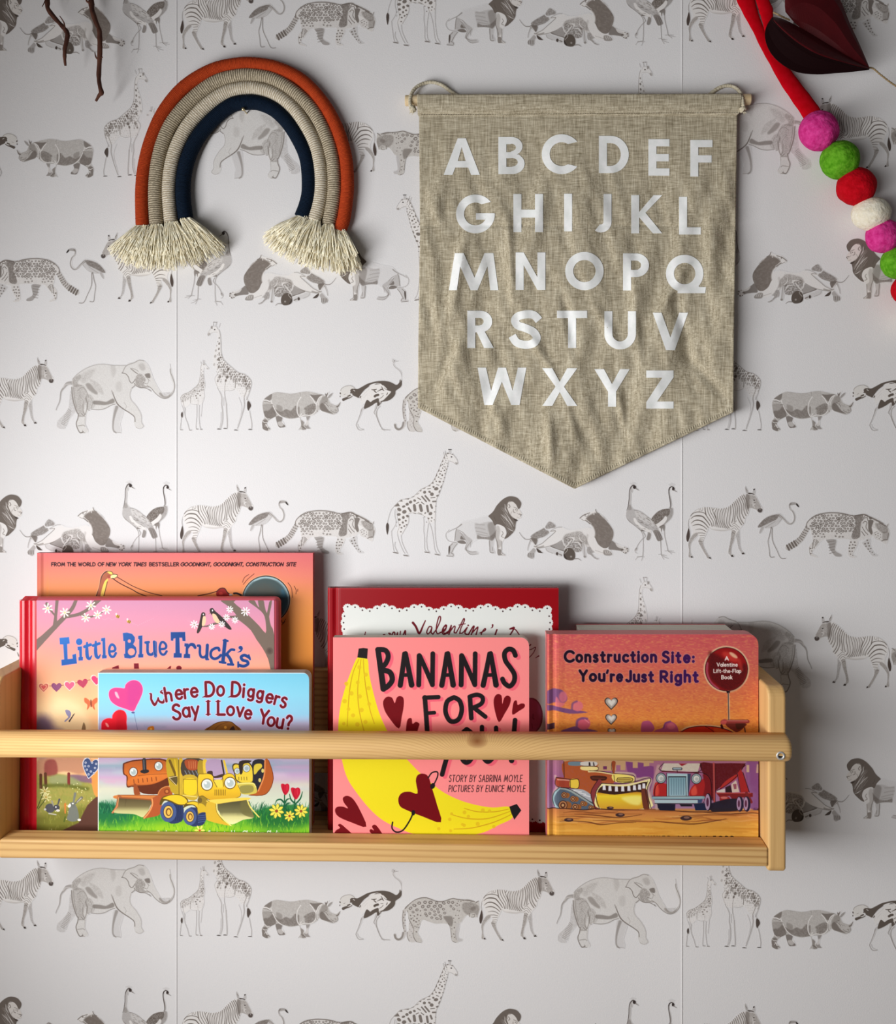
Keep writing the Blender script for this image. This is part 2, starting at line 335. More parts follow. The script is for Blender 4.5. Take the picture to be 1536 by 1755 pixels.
    c.line("165 720 160 790 180 850", 9, INK, .5); c.setclip()
def giraffe(c):
    c.T = (655, 765, 8.777)
    LN = ["180 905 140 950 105 1040 85 1120 82 1160", "195 950 190 1040 210 1130 195 1190 145 1270 140 1290 155 1430 180 1580 210 1590", "205 1540 235 1600", "225 960 230 1060 250 1150 255 1230 232 1290 245 1390 300 1540 340 1610", "300 1320 330 1270 395 1150 400 1070", "285 1330 300 1440 350 1560 380 1610", "195 1440 190 1500 215 1560", "620 1060 630 1150 625 1260 640 1400 640 1540 665 1580", "700 1150 680 1280 670 1400 680 1540 710 1590", "680 1070 710 1140 745 1250 770 1380 790 1540 820 1610", "795 1130 795 1260 805 1400 830 1540 870 1610", "1000 230 970 350 930 500 880 660 830 770 810 840 805 960 795 1130", "400 1010 470 1000 560 1020 625 1040", "180 900 260 820 300 800 410 785 480 750 580 650 700 590 770 520 830 400 880 280 930 160 945 140", "945 140 960 120 1000 110 1060 120 1090 150 1130 210 1138 260 1110 270 1060 235 990 215", "1005 110 1010 50", "1030 110 1030 50", "920 90 935 140", "945 70 975 150"]
    body = "180 905 260 820 300 800 410 785 480 750 580 650 700 590 770 520 830 400 880 280 930 160 1000 110 1060 120 1138 250 1110 270 1000 225 970 350 930 500 880 660 830 770 810 840 805 960 795 1130 700 1150 680 1080 625 1050 560 1020 400 1010 400 1120 300 1320 232 1290 250 1150 225 960"
    c.fill(body, PAP, .8)
    for p in LN: c.line(p, 5, INK, .6)
    for p in ("180 905 240 850 270 900", "255 830 300 800 310 830", "340 790 410 780 400 800", "440 765 490 745 480 760", "500 725 560 700 540 720", "560 670 600 650 585 680", "600 640 660 620 640 640", "690 600 735 575 720 600", "740 560 770 530 775 560", "780 510 800 470 805 500", "800 470 825 400 830 440", "835 390 860 330 865 370", "870 310 885 260 895 290", "895 240 920 200 920 230", "925 180 945 140 945 180"):
        c.fill(p, INK, .9, sm=0, soft=8)
    spotted(c, [(258, 950, 27), (335, 985, 30), (325, 905, 22), (378, 870, 24), (428, 838, 22), (252, 1025, 27), (320, 1070, 24), (383, 1050, 20), (258, 1102, 24), (312, 1145, 18), (357, 1118, 15), (268, 1180, 15), (335, 1200, 14), (292, 1225, 14), (370, 1180, 13), (283, 1285, 12), (490, 815, 20), (640, 690, 24), (715, 685, 20), (750, 720, 28), (815, 638, 28), (775, 610, 16), (868, 532, 17), (905, 435, 15), (872, 413, 12), (888, 375, 12), (912, 328, 10), (938, 362, 12), (945, 308, 9), (910, 275, 9), (938, 265, 8), (978, 255, 8), (960, 215, 7), (947, 190, 7), (980, 185, 6), (985, 300, 8), (968, 345, 8), (948, 410, 11), (938, 470, 8), (815, 525, 11), (850, 463, 11), (728, 1012, 24), (700, 1085, 15), (748, 1075, 12), (740, 1122, 9), (650, 1003, 14), (640, 1060, 9), (665, 1140, 7), (792, 985, 9), (920, 530, 10), (785, 1105, 8), (808, 900, 8), (952, 240, 6), (925, 300, 6), (955, 330, 7), (215, 1140, 7), (212, 1200, 7)], None, 4, .88, False)
    for p, w in (("485 890 495 960", 44), ("575 890 592 965", 46), ("400 930 430 975", 30), ("678 895 692 980", 34), ("600 755 665 830", 22), ("650 745 712 818", 26), ("535 775 580 800", 15), ("515 860 550 842", 14), ("592 840 630 868", 14), ("733 880 752 925", 30), ("735 775 795 768", 13), ("820 575 855 585", 11), ("685 640 730 632", 12), ("765 830 808 828", 24), ("825 745 842 740", 24), ("858 690 870 665", 18), ("884 620 895 595", 16), ("545 1000 600 1020", 9), ("475 1005 505 1012", 8), ("870 485 900 488", 9)):
        c.line(p, w, INK, .87)
    c.fill("80 1150 102 1185 98 1260 80 1330 62 1260 60 1185", (84, 74, 68), 1, 4)
    for x, y in ((200, 1598), (358, 1640), (676, 1592), (830, 1625)):
        c.fill([(x-40, y-8), (x, y-5), (x+42, y+8), (x+35, y+16), (x-5, y+10), (x-30, y+6)], INK, .85, 6); c.ell(x+15, y-3, 24, 7, INK, .35, 5)
    c.ell(1045, 158, 12, 10, (60, 52, 50), .95, 4); c.line("1000 48 1040 48", 12, (60, 52, 50), .95); c.ell(988, 105, 13, 10, INK, .8, 4); c.ell(1058, 120, 12, 9, INK, .7, 4); c.fill("1100 240 1138 250 1115 275", INK, .5, 6)
    c.line("950 100 980 160", 9, INK, .7)
def lion(c):
    c.T = (760, 840, 10.24)
    c.fill("235 680 220 720 205 870 240 900 300 890 380 880 330 800 280 720", INK, .3, 14); c.line("235 680 215 740 200 890", 12, INK, .65, 6)
    c.line("320 600 240 660 150 700 80 740", [22, 12, 8], INK, .55, 8); c.line("100 700 50 760 45 820 90 890 190 915 270 905", 8, INK, .5)
    c.fill("245 910 290 885 350 885 390 910 395 940 310 940", INK, .85, 5); c.fill("315 800 360 850 385 870 300 860", INK, .8, 6)
    c.fill("160 920 250 925 200 990 170 1060 150 1110 180 1140 180 1160 60 1165 60 1135 90 1120 90 1010", INK, .2, 8); c.fill("95 990 120 985 118 1060 100 1130 90 1100", (74, 64, 58), .85, 8)
    for p in ("130 1100 170 1120 175 1150", "60 1155 170 1168", "245 940 190 1010 150 1090", "160 940 115 985"): c.line(p, 12, INK, .65, 5)
    c.fill("250 670 300 740 380 780 480 850 510 890 480 960 420 1040 470 1075 580 1080 600 1120 480 1130 420 1070 370 1040 400 960 420 900 350 830", INK, .26, 14)
    for p in ("270 700 340 740 400 800", "500 890 440 960 400 1030 440 1070 500 1085 580 1078", "420 920 390 1030 480 1130 610 1120", "480 920 470 1000", "300 740 380 860 420 920"): c.line(p, [6, 12, 6], INK, .55, 5)
    c.fill("330 560 440 540 600 500 760 460 850 520 900 640 860 860 700 860 600 860 540 900 420 900 300 760 250 680", INK, .07, 30); c.fill("555 580 640 590 740 560 860 560 900 640 920 800 880 880 790 860 700 850 620 860 595 820 560 700", INK, .2, 22); 
    for p in ("570 600 640 605 720 610", "580 720 680 740 780 770", "600 770 700 790 800 810", "560 660 650 670 730 690"): c.line(p, 14, INK, .28, 14)
    c.fill("600 790 680 820 800 820 880 760 920 720 915 820 860 885 800 870 740 860 660 855 595 855", INK, .75, 16, tex=fur(1, 5, .6, 1.1)); c.fill("780 600 860 560 930 640 920 800 840 860 800 740", INK, .45, 30)
    c.fill("920 680 960 600 1060 640 1100 730 1090 830 1040 900 1030 1000 1030 1100 1080 1130 1070 1155 960 1140 940 1050 950 920 920 820", PAP, 1); c.fill("920 680 960 620 1000 700 980 850 1030 900 1000 1000 950 1000 920 850", INK, .3, 26)
    for p in ("925 700 915 820 950 930 945 1040", "1030 720 1050 760 1020 810 1060 830", "1025 900 1020 1000 1020 1090 1080 1135"): c.line(p, [10, 14, 10], INK, .6, 6)
    c.fill("950 1045 1010 1045 1015 1110 1040 1130 960 1140", INK, .7, 10); c.line("960 960 965 1050", 16, INK, .4, 8); c.line("960 1140 1080 1145", 8, INK, .5, 4)
    c.fill("800 880 880 880 870 1000 900 1080 900 1110 830 1100 810 1000", INK, .22, 10); c.line("810 890 815 1000 825 1090 880 1100", 14, INK, .6, 8); c.line("860 1000 865 1060", 12, INK, .45, 6)
    mane = "790 455 850 400 890 350 930 280 1000 200 1060 150 1130 115 1200 108 1290 130 1350 190 1370 240 1350 310 1310 360 1290 520 1270 600 1262 680 1230 740 1180 790 1120 840 1070 850 1110 760 1080 660 1000 610 940 600 900 620 860 540 820 490"
    c.fill(mane, (116, 106, 98), 1, 5); c.setclip(mane)
    rs = np.random.RandomState(3)
    for k in range(34):
        x, y = rs.uniform(1000, 1200), rs.uniform(200, 700); c.line([(x, y), (x+40, y+50), (x+70, y+110)], [4, 9, 3], PAP, .3, 4)
    for k in range(20):
        x, y = rs.uniform(850, 1240), rs.uniform(150, 760); c.line([(x, y), (x+20, y+60)], [4, 12, 4], (70, 60, 54), .5, 5)
    for p in ("1020 430 1080 480 1150 560 1200 640", "1090 400 1140 470 1200 560 1240 640", "1080 250 1090 330 1130 400", "1130 660 1180 700 1230 720"): c.line(p, [5, 16, 5], PAP, .75, 5)
    c.setclip()
    c.fill("1130 220 1170 195 1230 210 1280 260 1310 320 1350 370 1375 420 1360 450 1365 480 1330 500 1290 510 1230 490 1180 440 1140 360 1120 290", (228, 222, 216), 1, 4)
    for p, w, a in (("1130 290 1130 220 1190 200", 10, .7), ("1150 250 1170 290 1150 310", 16, .7), ("1230 340 1230 380 1260 395", 12, .7), ("1240 300 1300 330 1290 370", 14, .5), ("1330 420 1370 430 1350 455", 12, .85), ("1200 380 1180 440 1240 490", 14, .3), ("1290 400 1330 430", 8, .4), ("1290 470 1340 495", 6, .4)): c.line(p, w, INK, a, 5)
    c.fill("1230 490 1270 510 1310 530 1285 548 1250 530", (80, 70, 64), .95, 5); c.ell(1270, 345, 12, 8, INK, .8, 5)
def lioness(c):
    c.T = (890, 865, 7.68)
    c.line("0 365 40 420 85 455 140 455", [4, 8, 10], INK, .75)
    c.fill("150 420 200 375 290 325 330 305 350 330 400 360 330 420 240 450 200 520 230 520 190 470", INK, .78, 10, tex=fur(1.2, 3, .6, 1.1)); c.fill("345 290 370 245 400 222 440 240 475 270 470 300 420 310 380 320 355 315", INK, .7, 8, tex=fur(1.2, 6, .5, 1.2))
    c.fill("150 440 235 450 235 500 210 530 180 500 150 470", INK, .85, 6); c.line("150 470 120 550 112 600", [20, 12, 8], INK, .4, 6); c.line("150 455 200 520 210 550", 10, PAP, .8, 4)
    c.fill("380 360 470 330 560 300 640 330 760 330 900 300 960 330 1000 400 1000 480 900 560 820 500 700 470 560 470 430 540 230 575 200 550 300 510 400 430 460 370", PAP, .9, 12)
    for p, w, a in (("420 340 500 300 560 295", 8, .45), ("410 350 480 345 440 390 370 450 300 510 220 545", 9, .6), ("230 575 330 560 450 530 560 470", 10, .5), ("200 550 260 560 320 545", 18, .5)): c.line(p, w, INK, a, 5)
    c.fill("570 470 600 400 680 370 800 350 860 400 930 440 930 540 880 520 820 500 760 480 700 440 620 440", INK, .55, 26, tex=fur(1.1, 9, .4, 1.1))
    c.fill("410 540 500 510 570 480 600 560 580 610 520 580 440 560", INK, .55, 16); c.line("420 550 500 580 590 610", 12, INK, .8, 6)
    c.fill("350 570 400 560 460 590 540 610 580 640 550 685 500 670 440 640 370 610", INK, .16, 10); c.ell(500, 645, 17, 22, (78, 68, 62), .95, 5); c.line("530 650 560 665", 16, INK, .7, 6); c.line("350 570 370 610 440 640", 10, INK, .3, 8)
    c.fill("590 450 660 420 730 470 820 490 830 560 810 615 730 620 690 580 640 560 600 580", INK, .78, 8, tex=fur(1.3, 12, .3, 1.25))
    for p in ("570 460 590 520 620 560", "640 430 720 440 700 500", "720 500 780 500 820 560", "600 580 660 500 690 460", "740 560 800 570"): c.line(p, [8, 22, 10], PAP, .75, 6)
    c.fill("590 620 620 575 680 570 730 620 738 690 710 728 660 732 610 715 585 680", (98, 88, 80), 1, 4); c.line("590 660 620 710", 14, (60, 52, 48), .9, 4); c.ell(683, 683, 12, 12, PAP, .5, 10); c.line("720 712 780 712 812 735", [16, 10, 5], INK, .7, 3); c.line("600 570 640 590 600 640", 6, PAP, .7, 3)
    c.line("840 360 790 390 790 440 830 490", 10, PAP, .8, 4); c.line("830 360 780 395 782 440", 6, INK, .5, 3); c.fill("820 500 860 510 870 600 880 690 850 692 830 600", INK, .22, 8); c.line("850 520 860 600 865 690", 8, INK, .4, 4)
    c.fill("895 570 940 548 990 570 998 620 960 640 1000 690 1045 710 1030 720 990 705 940 660 900 640", INK, .62, 8, tex=fur(1, 4, .5, 1.1)); c.ell(865, 683, 18, 13, INK, .5, 8)
    c.fill("880 370 960 320 1000 400 1010 480 1080 550 1180 590 1225 650 1200 668 1100 655 1000 630 940 560 900 480", PAP, 1, 14); c.line("1000 600 1060 620 1120 640", 8, INK, .3, 6); c.line("900 400 880 520 900 560", 24, INK, .22, 18)
    body = "800 170 830 140 870 110 930 95 985 80 1005 60 1030 100 1090 140 1150 210 1210 290 1240 350 1238 420 1210 490 1170 560 1110 570 1040 520 1000 440 960 400 970 320 930 260 880 220 820 205"
    c.fill(body, PAP, 1, 6); c.setclip(body, soft=6)
    c.fill("880 180 960 120 1030 110 1120 180 1220 290 1250 400 1180 600 1080 560 990 480 1000 380 980 300 920 230", (130, 120, 112), 1, 24, tex=fur(2, 2, .85, 1.1)); c.setclip()
    for p, w, a in (("800 178 830 150 870 125", 12, .8), ("865 145 880 125 930 108", 10, .8), ("870 150 900 150 920 125", 6, .7), ("870 205 900 225 930 250", 14, .7), ("820 190 860 212", 8, .5), ("1005 65 1020 100 1060 125", 10, .85), ("1110 160 1160 210", 8, .3)): c.line(p, w, INK, a, 4)
    c.line("985 85 985 130", 14, PAP, .7, 6); c.line("880 190 920 225 950 245", 8, PAP, .6, 5)
    c.fill("1215 475 1260 500 1330 545 1380 560 1430 570 1435 600 1400 645 1340 610 1250 595 1175 580", INK, .8, 10); c.fill("1270 510 1340 540 1400 555 1380 580 1300 560", PAP, .8, 10); c.ell(1395, 600, 40, 38, PAP, .8, 6)
    spotted(c, [(1358, 592, 17), (1420, 580, 10), (1430, 610, 10), (1405, 632, 10), (1375, 628, 8), (1390, 560, 6)], None, 2, .95, False)
    c.fill("1110 600 1160 595 1205 620 1225 655 1190 670 1120 660", INK, .6, 8); [c.line([(1130+k*26, 605), (1145+k*26, 645)], 7, PAP, .7, 3) for k in range(3)]
    c.fill("190 570 220 600 200 640 190 700 160 712 110 680 110 650 150 610", INK, .42, 8); [c.line([(125+k*22, 640), (118+k*24, 690)], 8, INK, .9, 3) for k in range(4)]
    c.fill("225 575 260 590 300 625 310 638 250 628", (88, 78, 72), 1, 4)
def cranes(c):
    c.T = (1065, 820, 11.7)
    for p in ("400 1060 430 1120 440 1200 440 1400 430 1560", "440 1080 480 1160 400 1240 330 1340 300 1420", "790 1250 795 1400 800 1520", "860 1050 875 1180 910 1330 935 1450"): c.line(p, [14, 10, 12], INK, .6, 3)
    for p in ("300 1400 270 1440 290 1490 320 1500", "430 1560 330 1580 280 1635", "320 1570 460 1575", "430 1580 400 1650", "800 1520 740 1525", "800 1525 850 1625", "810 1535 870 1580 940 1605", "820 1530 905 1550", "935 1450 870 1455", "940 1455 1010 1515", "950 1465 1070 1490", "940 1450 1040 1455"): c.line(p, [10, 5], INK, .55, 3)
    c.ell(300, 1420, 20, 40, INK, .35, 12, .4)
    c.fill("600 820 660 730 740 660 830 620 950 605 975 640 960 720 880 800 760 880 690 920 630 870", (112, 102, 94), 1, 6, tex=fur(1.2, 3, .6, 1.1))
    c.fill("975 600 1030 600 1038 700 1000 800 900 900 860 940 740 1000 800 930 900 800 940 700", INK, .55, 10, tex=fur(1, 6, .7, 1.1))
    c.fill("880 755 910 770 915 820 860 900 780 960 730 990 680 940 760 880 840 810", PAP, 1, 6)
    c.fill("770 960 870 930 870 1040 850 1050 830 1000 800 1070 785 1010", INK, .75, 6); c.fill("740 1010 790 1000 800 1080 830 1120 780 1060", PAP, .9, 6)
    c.line("960 600 990 560 990 480 970 370 955 280 965 210 1000 170 1040 175", [24, 36, 26, 20, 22, 26], INK, .35, 5); c.line("985 580 1000 480 975 360", 16, INK, .3, 8)
    c.line("985 600 990 540 975 420 958 310 955 230 975 185", [6, 16, 22], (66, 56, 52), .85, 4); c.line("1005 185 1005 235", 16, PAP, .9, 4); c.ell(1045, 210, 27, 33, (58, 48, 46), 1, 4); c.line("960 230 975 185 1010 168 1050 180", 18, (58, 48, 46), .95, 3); c.line("1050 230 1115 270", [22, 6], INK, .8, 3)
    for i in range(16): c.line([(1010, 165), (940+i*9, 95+abs(i-7)*4)], 4, INK, .13, 4)
    body = "130 560 175 520 200 560 250 620 330 640 430 690 520 760 600 820 680 900 760 1040 820 1180 825 1230 760 1258 720 1240 660 1110 600 1030 590 1090 595 1150 570 1230 530 1240 505 1210 530 1090 480 1060 400 1060 340 1010 240 930 150 860 100 780 95 720 115 620"
    c.fill(body, INK, .36, 6, tex=fur(1, 2, .75, 1.1)); c.setclip(body)
    c.fill("240 810 270 790 300 820 330 870 420 950 520 1000 600 1040 590 1100 480 1050 380 1000 290 920 245 860", PAP, 1, 6)
    c.fill("280 650 400 680 560 790 680 900 620 960 480 880 330 800 290 740", PAP, .45, 16)
    rs = np.random.RandomState(8)
    for k in range(60):
        x = rs.uniform(300, 740); y = rs.uniform(650, 1010)
        if y < 640+(x-280)*.55: continue
        c.line([(x, y), (x+26, y+4), (x+46, y+20)], [3, 8, 3], INK, .75, 3)
    c.line("260 630 330 640 430 690 520 760 600 820", 12, INK, .8, 5); c.fill("640 1060 740 1040 820 1170 828 1230 760 1260 715 1230", INK, .6, 8)
    for p in ("690 1080 740 1230", "730 1070 790 1220", "760 1070 815 1190"): c.line(p, 6, (60, 50, 46), .6, 3)
    c.fill("540 1080 595 1110 590 1190 545 1245 500 1210", INK, .5, 8); c.line("100 800 240 930 400 1060", 22, INK, .35, 14); c.fill("400 1030 480 1060 420 1070", INK, .8, 6); c.line("240 820 290 920 430 1020", 6, INK, .5, 4)
    c.setclip()
    c.line("170 600 165 500 180 380 185 280 205 200 240 150", [80, 52, 40, 36, 34, 24], INK, .3, 5); c.line("110 640 135 560 155 420 160 280 180 200 215 150 260 140", [6, 12, 12, 20, 24], (66, 56, 52), .85, 4)
    c.ell(268, 175, 32, 36, (58, 48, 46), 1, 4); c.line("285 195 355 240", [24, 7], INK, .8, 3); c.line("228 185 215 270", 20, INK, .3, 6); c.line("230 170 222 215", 12, PAP, .7, 4)
    for i in range(16): c.line([(240, 130), (160+i*9, 75+abs(i-8)*4)], 4, INK, .14, 4)
def elephant(c):
    c.T = (95, 605, 7.314)
    c.fill("190 470 175 600 160 700 90 790 30 850 20 920 60 950 120 945 120 890 180 820 250 740 290 760 240 600", INK, .24, 8, tex=fur(.9, 4, .3, 1.3))
    for k in range(11): c.line([(160-k*9, 700+k*18), (200-k*6, 735+k*18)], 6, INK, .5, 3)
    c.fill("735 660 850 700 840 780 810 880 815 920 825 980 800 1000 730 990 720 920 720 820", INK, .12, 10); c.line("770 680 745 760 725 860 725 960 760 1000", [40, 22, 14], INK, .5, 12); c.line("730 990 820 1000", 8, INK, .35, 5)
    c.line("215 375 150 385 110 430 70 490 55 600 20 680 8 715", [46, 40, 22, 14, 10, 8], INK, .5, 5); c.line("190 390 130 395 100 430", 14, PAP, .5, 8)
    body = "205 380 215 330 270 270 370 200 480 155 590 140 730 155 880 155 920 130 990 120 1040 90 1100 92 1160 150 1200 240 1240 350 1320 490 1370 540 1420 530 1470 470 1480 400 1450 320 1430 230 1432 200 1450 200 1455 250 1480 320 1495 400 1480 490 1430 550 1370 570 1300 545 1240 490 1190 440 1130 435 1060 435 1000 410 960 440 940 520 950 590 1010 660 1060 740 1080 800 1080 870 1110 920 1060 950 1010 935 985 870 990 800 930 750 850 700 790 660 750 640 700 650 620 695 540 710 450 700 390 750 380 830 370 910 410 970 390 1000 310 1000 270 930 260 880 280 800 290 750 240 680 210 560"
    c.fill(body, (228, 225, 220), .7, 5); c.setclip(body); c.fill(body, INK, .09, 0, tex=fur(1.0, 5, .0, 1.3))
    c.fill("210 430 330 400 380 450 400 560 350 700 380 770 300 800 270 760 230 640", INK, .3, 26, tex=fur(1.1, 6, .4, 1.2))
    c.fill("220 330 300 270 320 310 280 380 330 410 230 420", INK, .42, 16, tex=fur(1, 9, .4, 1.2)); c.fill("380 390 430 380 490 450 530 500 510 520 440 480 400 440", INK, .5, 24); c.fill("480 600 560 600 640 610 720 570 740 620 640 650 560 650 480 640", INK, .62, 16)
    c.fill("390 520 460 540 500 640 480 690 420 720 380 650", INK, .28, 20, tex=fur(.9, 3, .2, 1.3)); c.fill("320 270 500 200 420 330 340 380", INK, .22, 40, tex=fur(1, 3, .2, 1.2)); c.fill("430 330 560 400 600 520 500 450", INK, .22, 30, tex=fur(.9, 3, .1, 1.4))
    c.fill("1010 300 1070 260 1130 330 1110 400 1180 430 1060 440 1010 400", INK, .5, 16, tex=fur(.9, 7, .2, 1.4)); c.fill("1120 270 1180 255 1190 310 1150 310", INK, .75, 10); c.fill("1300 500 1400 490 1470 460 1430 550 1360 570", INK, .42, 14); c.fill("1040 150 1100 130 1130 200 1080 220", INK, .22, 26)
    c.fill("690 160 740 150 760 240 720 300", INK, .14, 30); c.fill("760 380 820 360 830 470 770 480", INK, .12, 30)
    c.setclip()
    for p, w, a in (("205 430 215 560 250 690 280 760", 14, .6), ("228 430 240 560 270 690", 6, .45), ("215 330 270 270 370 200 480 155 590 140 730 155 880 155", 8, .4), ("840 250 890 160 990 120 1050 90 1110 100", 10, .5), ("835 250 880 260 915 300 930 350 960 378 990 350 1000 330", 9, .8), ("945 195 1000 240 1030 260", 12, .6), ("960 190 1010 210 1040 230", 8, .4), ("990 380 1000 405 960 440", 10, .7), ("1010 410 1060 435 1130 440 1190 470", 9, .65), ("1150 410 1200 440 1250 500 1310 550 1370 572 1430 550 1480 490 1495 400 1470 310 1445 250 1440 200", 9, .6), ("1445 205 1440 170 1436 140", 5, .3), ("1180 460 1200 480", 10, .5), ("705 470 740 560 780 640 850 700 930 750 990 800 1000 860", [6, 16, 12, 10], .75), ("725 490 755 590 790 650", 5, .4), ("450 705 540 712 620 697 700 655 750 642", 9, .6), ("330 760 360 785 385 740 400 640 380 560", 10, .5), ("345 640 350 740 370 770", 9, .45), ("290 760 282 820 262 880 275 940 310 1000 350 985", 13, .65), ("280 915 350 905 370 920", 9, .5), ("375 800 372 890 405 960", 6, .3), ("300 790 375 795", 7, .45), ("310 1000 370 1000", 8, .5), ("340 970 345 995", 6, .5), ("1010 930 1060 950 1105 920 1080 870 1080 800 1060 740 1010 660 950 590 935 520 950 450", 6, .35), ("280 470 340 430 390 480 420 560", 7, .45), ("410 600 400 700 430 720", 7, .45), ("440 560 465 620 450 690", 6, .4), ("300 530 350 600 360 700", 6, .3), ("1150 390 1170 340 1130 300", 6, .45), ("1100 370 1140 385", 8, .5), ("860 620 890 660 880 700", 6, .3), ("1190 350 1160 330", 5, .4)):
        c.line(p, w, INK, a, 4)
    for k in range(10): c.line([(1305+k*14, 505-k*1), (1308+k*14, 545)], 4, INK, .35, 3)
    for k in range(26): c.line([(285+k % 2*18, 470+k*11), (315+k % 3*9, 480+k*11)], 3, INK, .3, 3)
def calf(c, m=1):
    c.T = (300, 545, 8.775)
    body = "85 1200 120 1150 200 1120 280 1060 350 990 380 870 385 760 400 700 430 690 470 720 505 750 500 770 460 750 435 750 430 860 450 1000 435 1100 440 1200 400 1290 340 1300 240 1290 160 1340 110 1300"
    c.fill(body, PAP, .7); c.setclip(body)
    rs = np.random.RandomState(5); S = []
    for j in range(26):
        for i in range(26):
            x = 90+i*18+rs.uniform(-5, 5); y = 860+j*21+rs.uniform(-5, 5)
            if y > 1260: continue
            up = y < 1200-(x-90)*.62+90
            S.append((x, y, rs.uniform(4.5, 7.5) if up else rs.uniform(2.2, 4)))
    for x, y, r in S: c.ell(x, y, r, r*1.25, INK, .55 if r > 4.5 else .28, 2, .3)
    for k in range(14): c.ell(400+(k % 2)*22, 780+k*24, 6, 9, INK, .5, 3)
    spotted(c, [(315, 1170, 13), (325, 1205, 11), (345, 1140, 10), (300, 1090, 12), (365, 1100, 11), (380, 1165, 9), (410, 1010, 11), (430, 970, 11)], None, 2, .85, False)
    c.setclip()
    for p, w, a in (("85 1200 120 1150 200 1120 280 1060 350 990 380 870 385 760 400 700", 6, .5), ("85 1200 95 1290 125 1380 130 1430", 5, .4), ("100 1430 90 1550 78 1670 100 1682", 6, .45), ("150 1370 150 1480 190 1590 215 1680 240 1685", 6, .5), ("235 1180 235 1280", 7, .55), ("240 1290 300 1305 340 1295", 5, .3), ("325 1300 325 1480 315 1650 345 1670", 6, .4), ("365 1310 360 1480 375 1640 400 1672", 6, .5), ("435 1200 410 1280 400 1400 390 1480", 5, .3), ("120 1200 130 1300 150 1370", 8, .4), ("420 640 425 690", 6, .4), ("440 640 440 690", 5, .4), ("385 665 395 690", 6, .3), ("345 1200 350 1290 365 1310", 5, .4)): c.line(p, w, INK, a, 3)
    c.fill("105 1415 120 1430 118 1480 105 1500 90 1470 92 1435", (88, 78, 72), 1, 4); c.ell(435, 700, 12, 9, INK, .6, 4); c.ell(490, 760, 16, 14, INK, .3, 6); c.line("445 690 465 700", 7, INK, .5, 3)
    for x, y in ((98, 1681), (232, 1687), (335, 1670), (395, 1676)): c.line([(x-14, y), (x+14, y+2)], 9, INK, .8, 3)
def mother(c):
    c.T = (300, 545, 8.775)
    body = "640 170 660 180 680 250 690 380 695 520 740 640 850 740 950 820 1050 850 1130 920 1150 990 1130 1080 1080 1170 1040 1200 990 1170 930 1090 880 1080 760 1090 700 1100 640 1050 610 980 600 900 640 840 620 780 570 700 580 580 600 480 640 350 640 240 560 220 500 270 490 240 530 170 580 130 620 130"
    c.fill(body, PAP, .7); c.setclip(body)
    rs = np.random.RandomState(15)
    for j in range(30):
        for i in range(26):
            x = 640+i*29+rs.uniform(-7, 7)+(14 if j % 2 else 0); y = 560+j*36+rs.uniform(-8, 8)
            edge = 640+(x-740)*.62
            if x < 720: r = rs.uniform(7, 13) if y < 960 else rs.uniform(3, 5)
            elif y < edge+60: r = rs.uniform(8, 11)
            elif y < edge+230: r = rs.uniform(10, 15)
            else: r = rs.uniform(3, 6)
            dk = .68 if (y < edge+170 and r > 6) else (.42 if r > 6 else .25)
            c.ell(x, y, r*.85, r*1.35, INK, dk, 3, .35)
    for x, y, r, a in ((785, 890, 22, .9), (765, 940, 18, .85), (655, 620, 20, .8), (735, 830, 28, .45), (800, 770, 22, .85), (605, 575, 20, .4), (615, 490, 16, .4), (675, 880, 22, .6), (660, 735, 22, .65), (665, 300, 12, .7), (645, 355, 9, .6), (665, 385, 16, .8), (660, 465, 16, .75), (625, 415, 12, .35), (690, 595, 13, .85), (665, 530, 14, .6), (1050, 890, 16, .85), (1060, 950, 18, .85), (1070, 1000, 14, .8), (1070, 1050, 10, .8), (640, 950, 12, .7), (845, 900, 20, .4), (880, 930, 18, .4), (590, 700, 18, .3)):
        c.ell(x, y, r*.8, r*1.2, INK, a, 4, .3)
    c.setclip()
    for p, w, a in (("660 180 680 250 690 380 695 520 740 640 850 740 950 820 1050 850 1130 920 1150 990 1130 1080 1100 1170 1075 1230", 8, .5), ("1080 1200 1095 1240 1110 1260", 8, .4), ("910 930 905 1050", 10, .75), ("760 1085 830 1095 900 1070", 7, .35), ("760 950 750 1050 745 1150 770 1290", 7, .5), ("640 1050 700 1180 700 1300 715 1400 715 1550 690 1650", [8, 10, 12, 8], .45), ("730 1200 730 1320", 6, .3), ("770 1290 775 1400 785 1550 785 1650", 12, .45), ("1100 1000 1075 1100 1040 1200 1045 1300 1030 1380 985 1530 940 1660", [10, 12, 12, 10], .5), ("960 1200 1000 1320 990 1450 940 1620", 5, .25), ("1120 1400 1140 1500 1155 1600 1150 1670", 9, .45), ("690 1420 690 1550 670 1650", 5, .3), ("500 270 490 240 530 170 560 130 620 130 640 170", 5, .35), ("500 268 540 230 580 215 640 215", 5, .3), ("575 70 578 120", 6, .4), ("625 70 610 125", 8, .4), ("680 85 660 140", 7, .3), ("620 800 640 840 600 910 620 990 650 1060", 6, .4)): c.line(p, w, INK, a, 3)
    c.ell(597, 175, 11, 8, (60, 52, 48), .95, 3); c.fill("540 130 565 120 565 165 545 160", INK, .6, 6); c.ell(512, 243, 18, 24, INK, .4, 8, .5); c.line("580 64 600 64", 9, INK, .8, 3); c.line("612 66 628 66", 9, INK, .8, 3)
    c.fill("1095 1250 1125 1265 1145 1320 1120 1370 1105 1395 1088 1360 1085 1290", (88, 78, 72), 1, 4)
    for x, y in ((660, 1670), (755, 1662), (915, 1686), (1130, 1677)): c.fill([(x-30, y+3), (x-8, y-8), (x+28, y-2), (x+26, y+6)], (70, 62, 56), .95, 3)
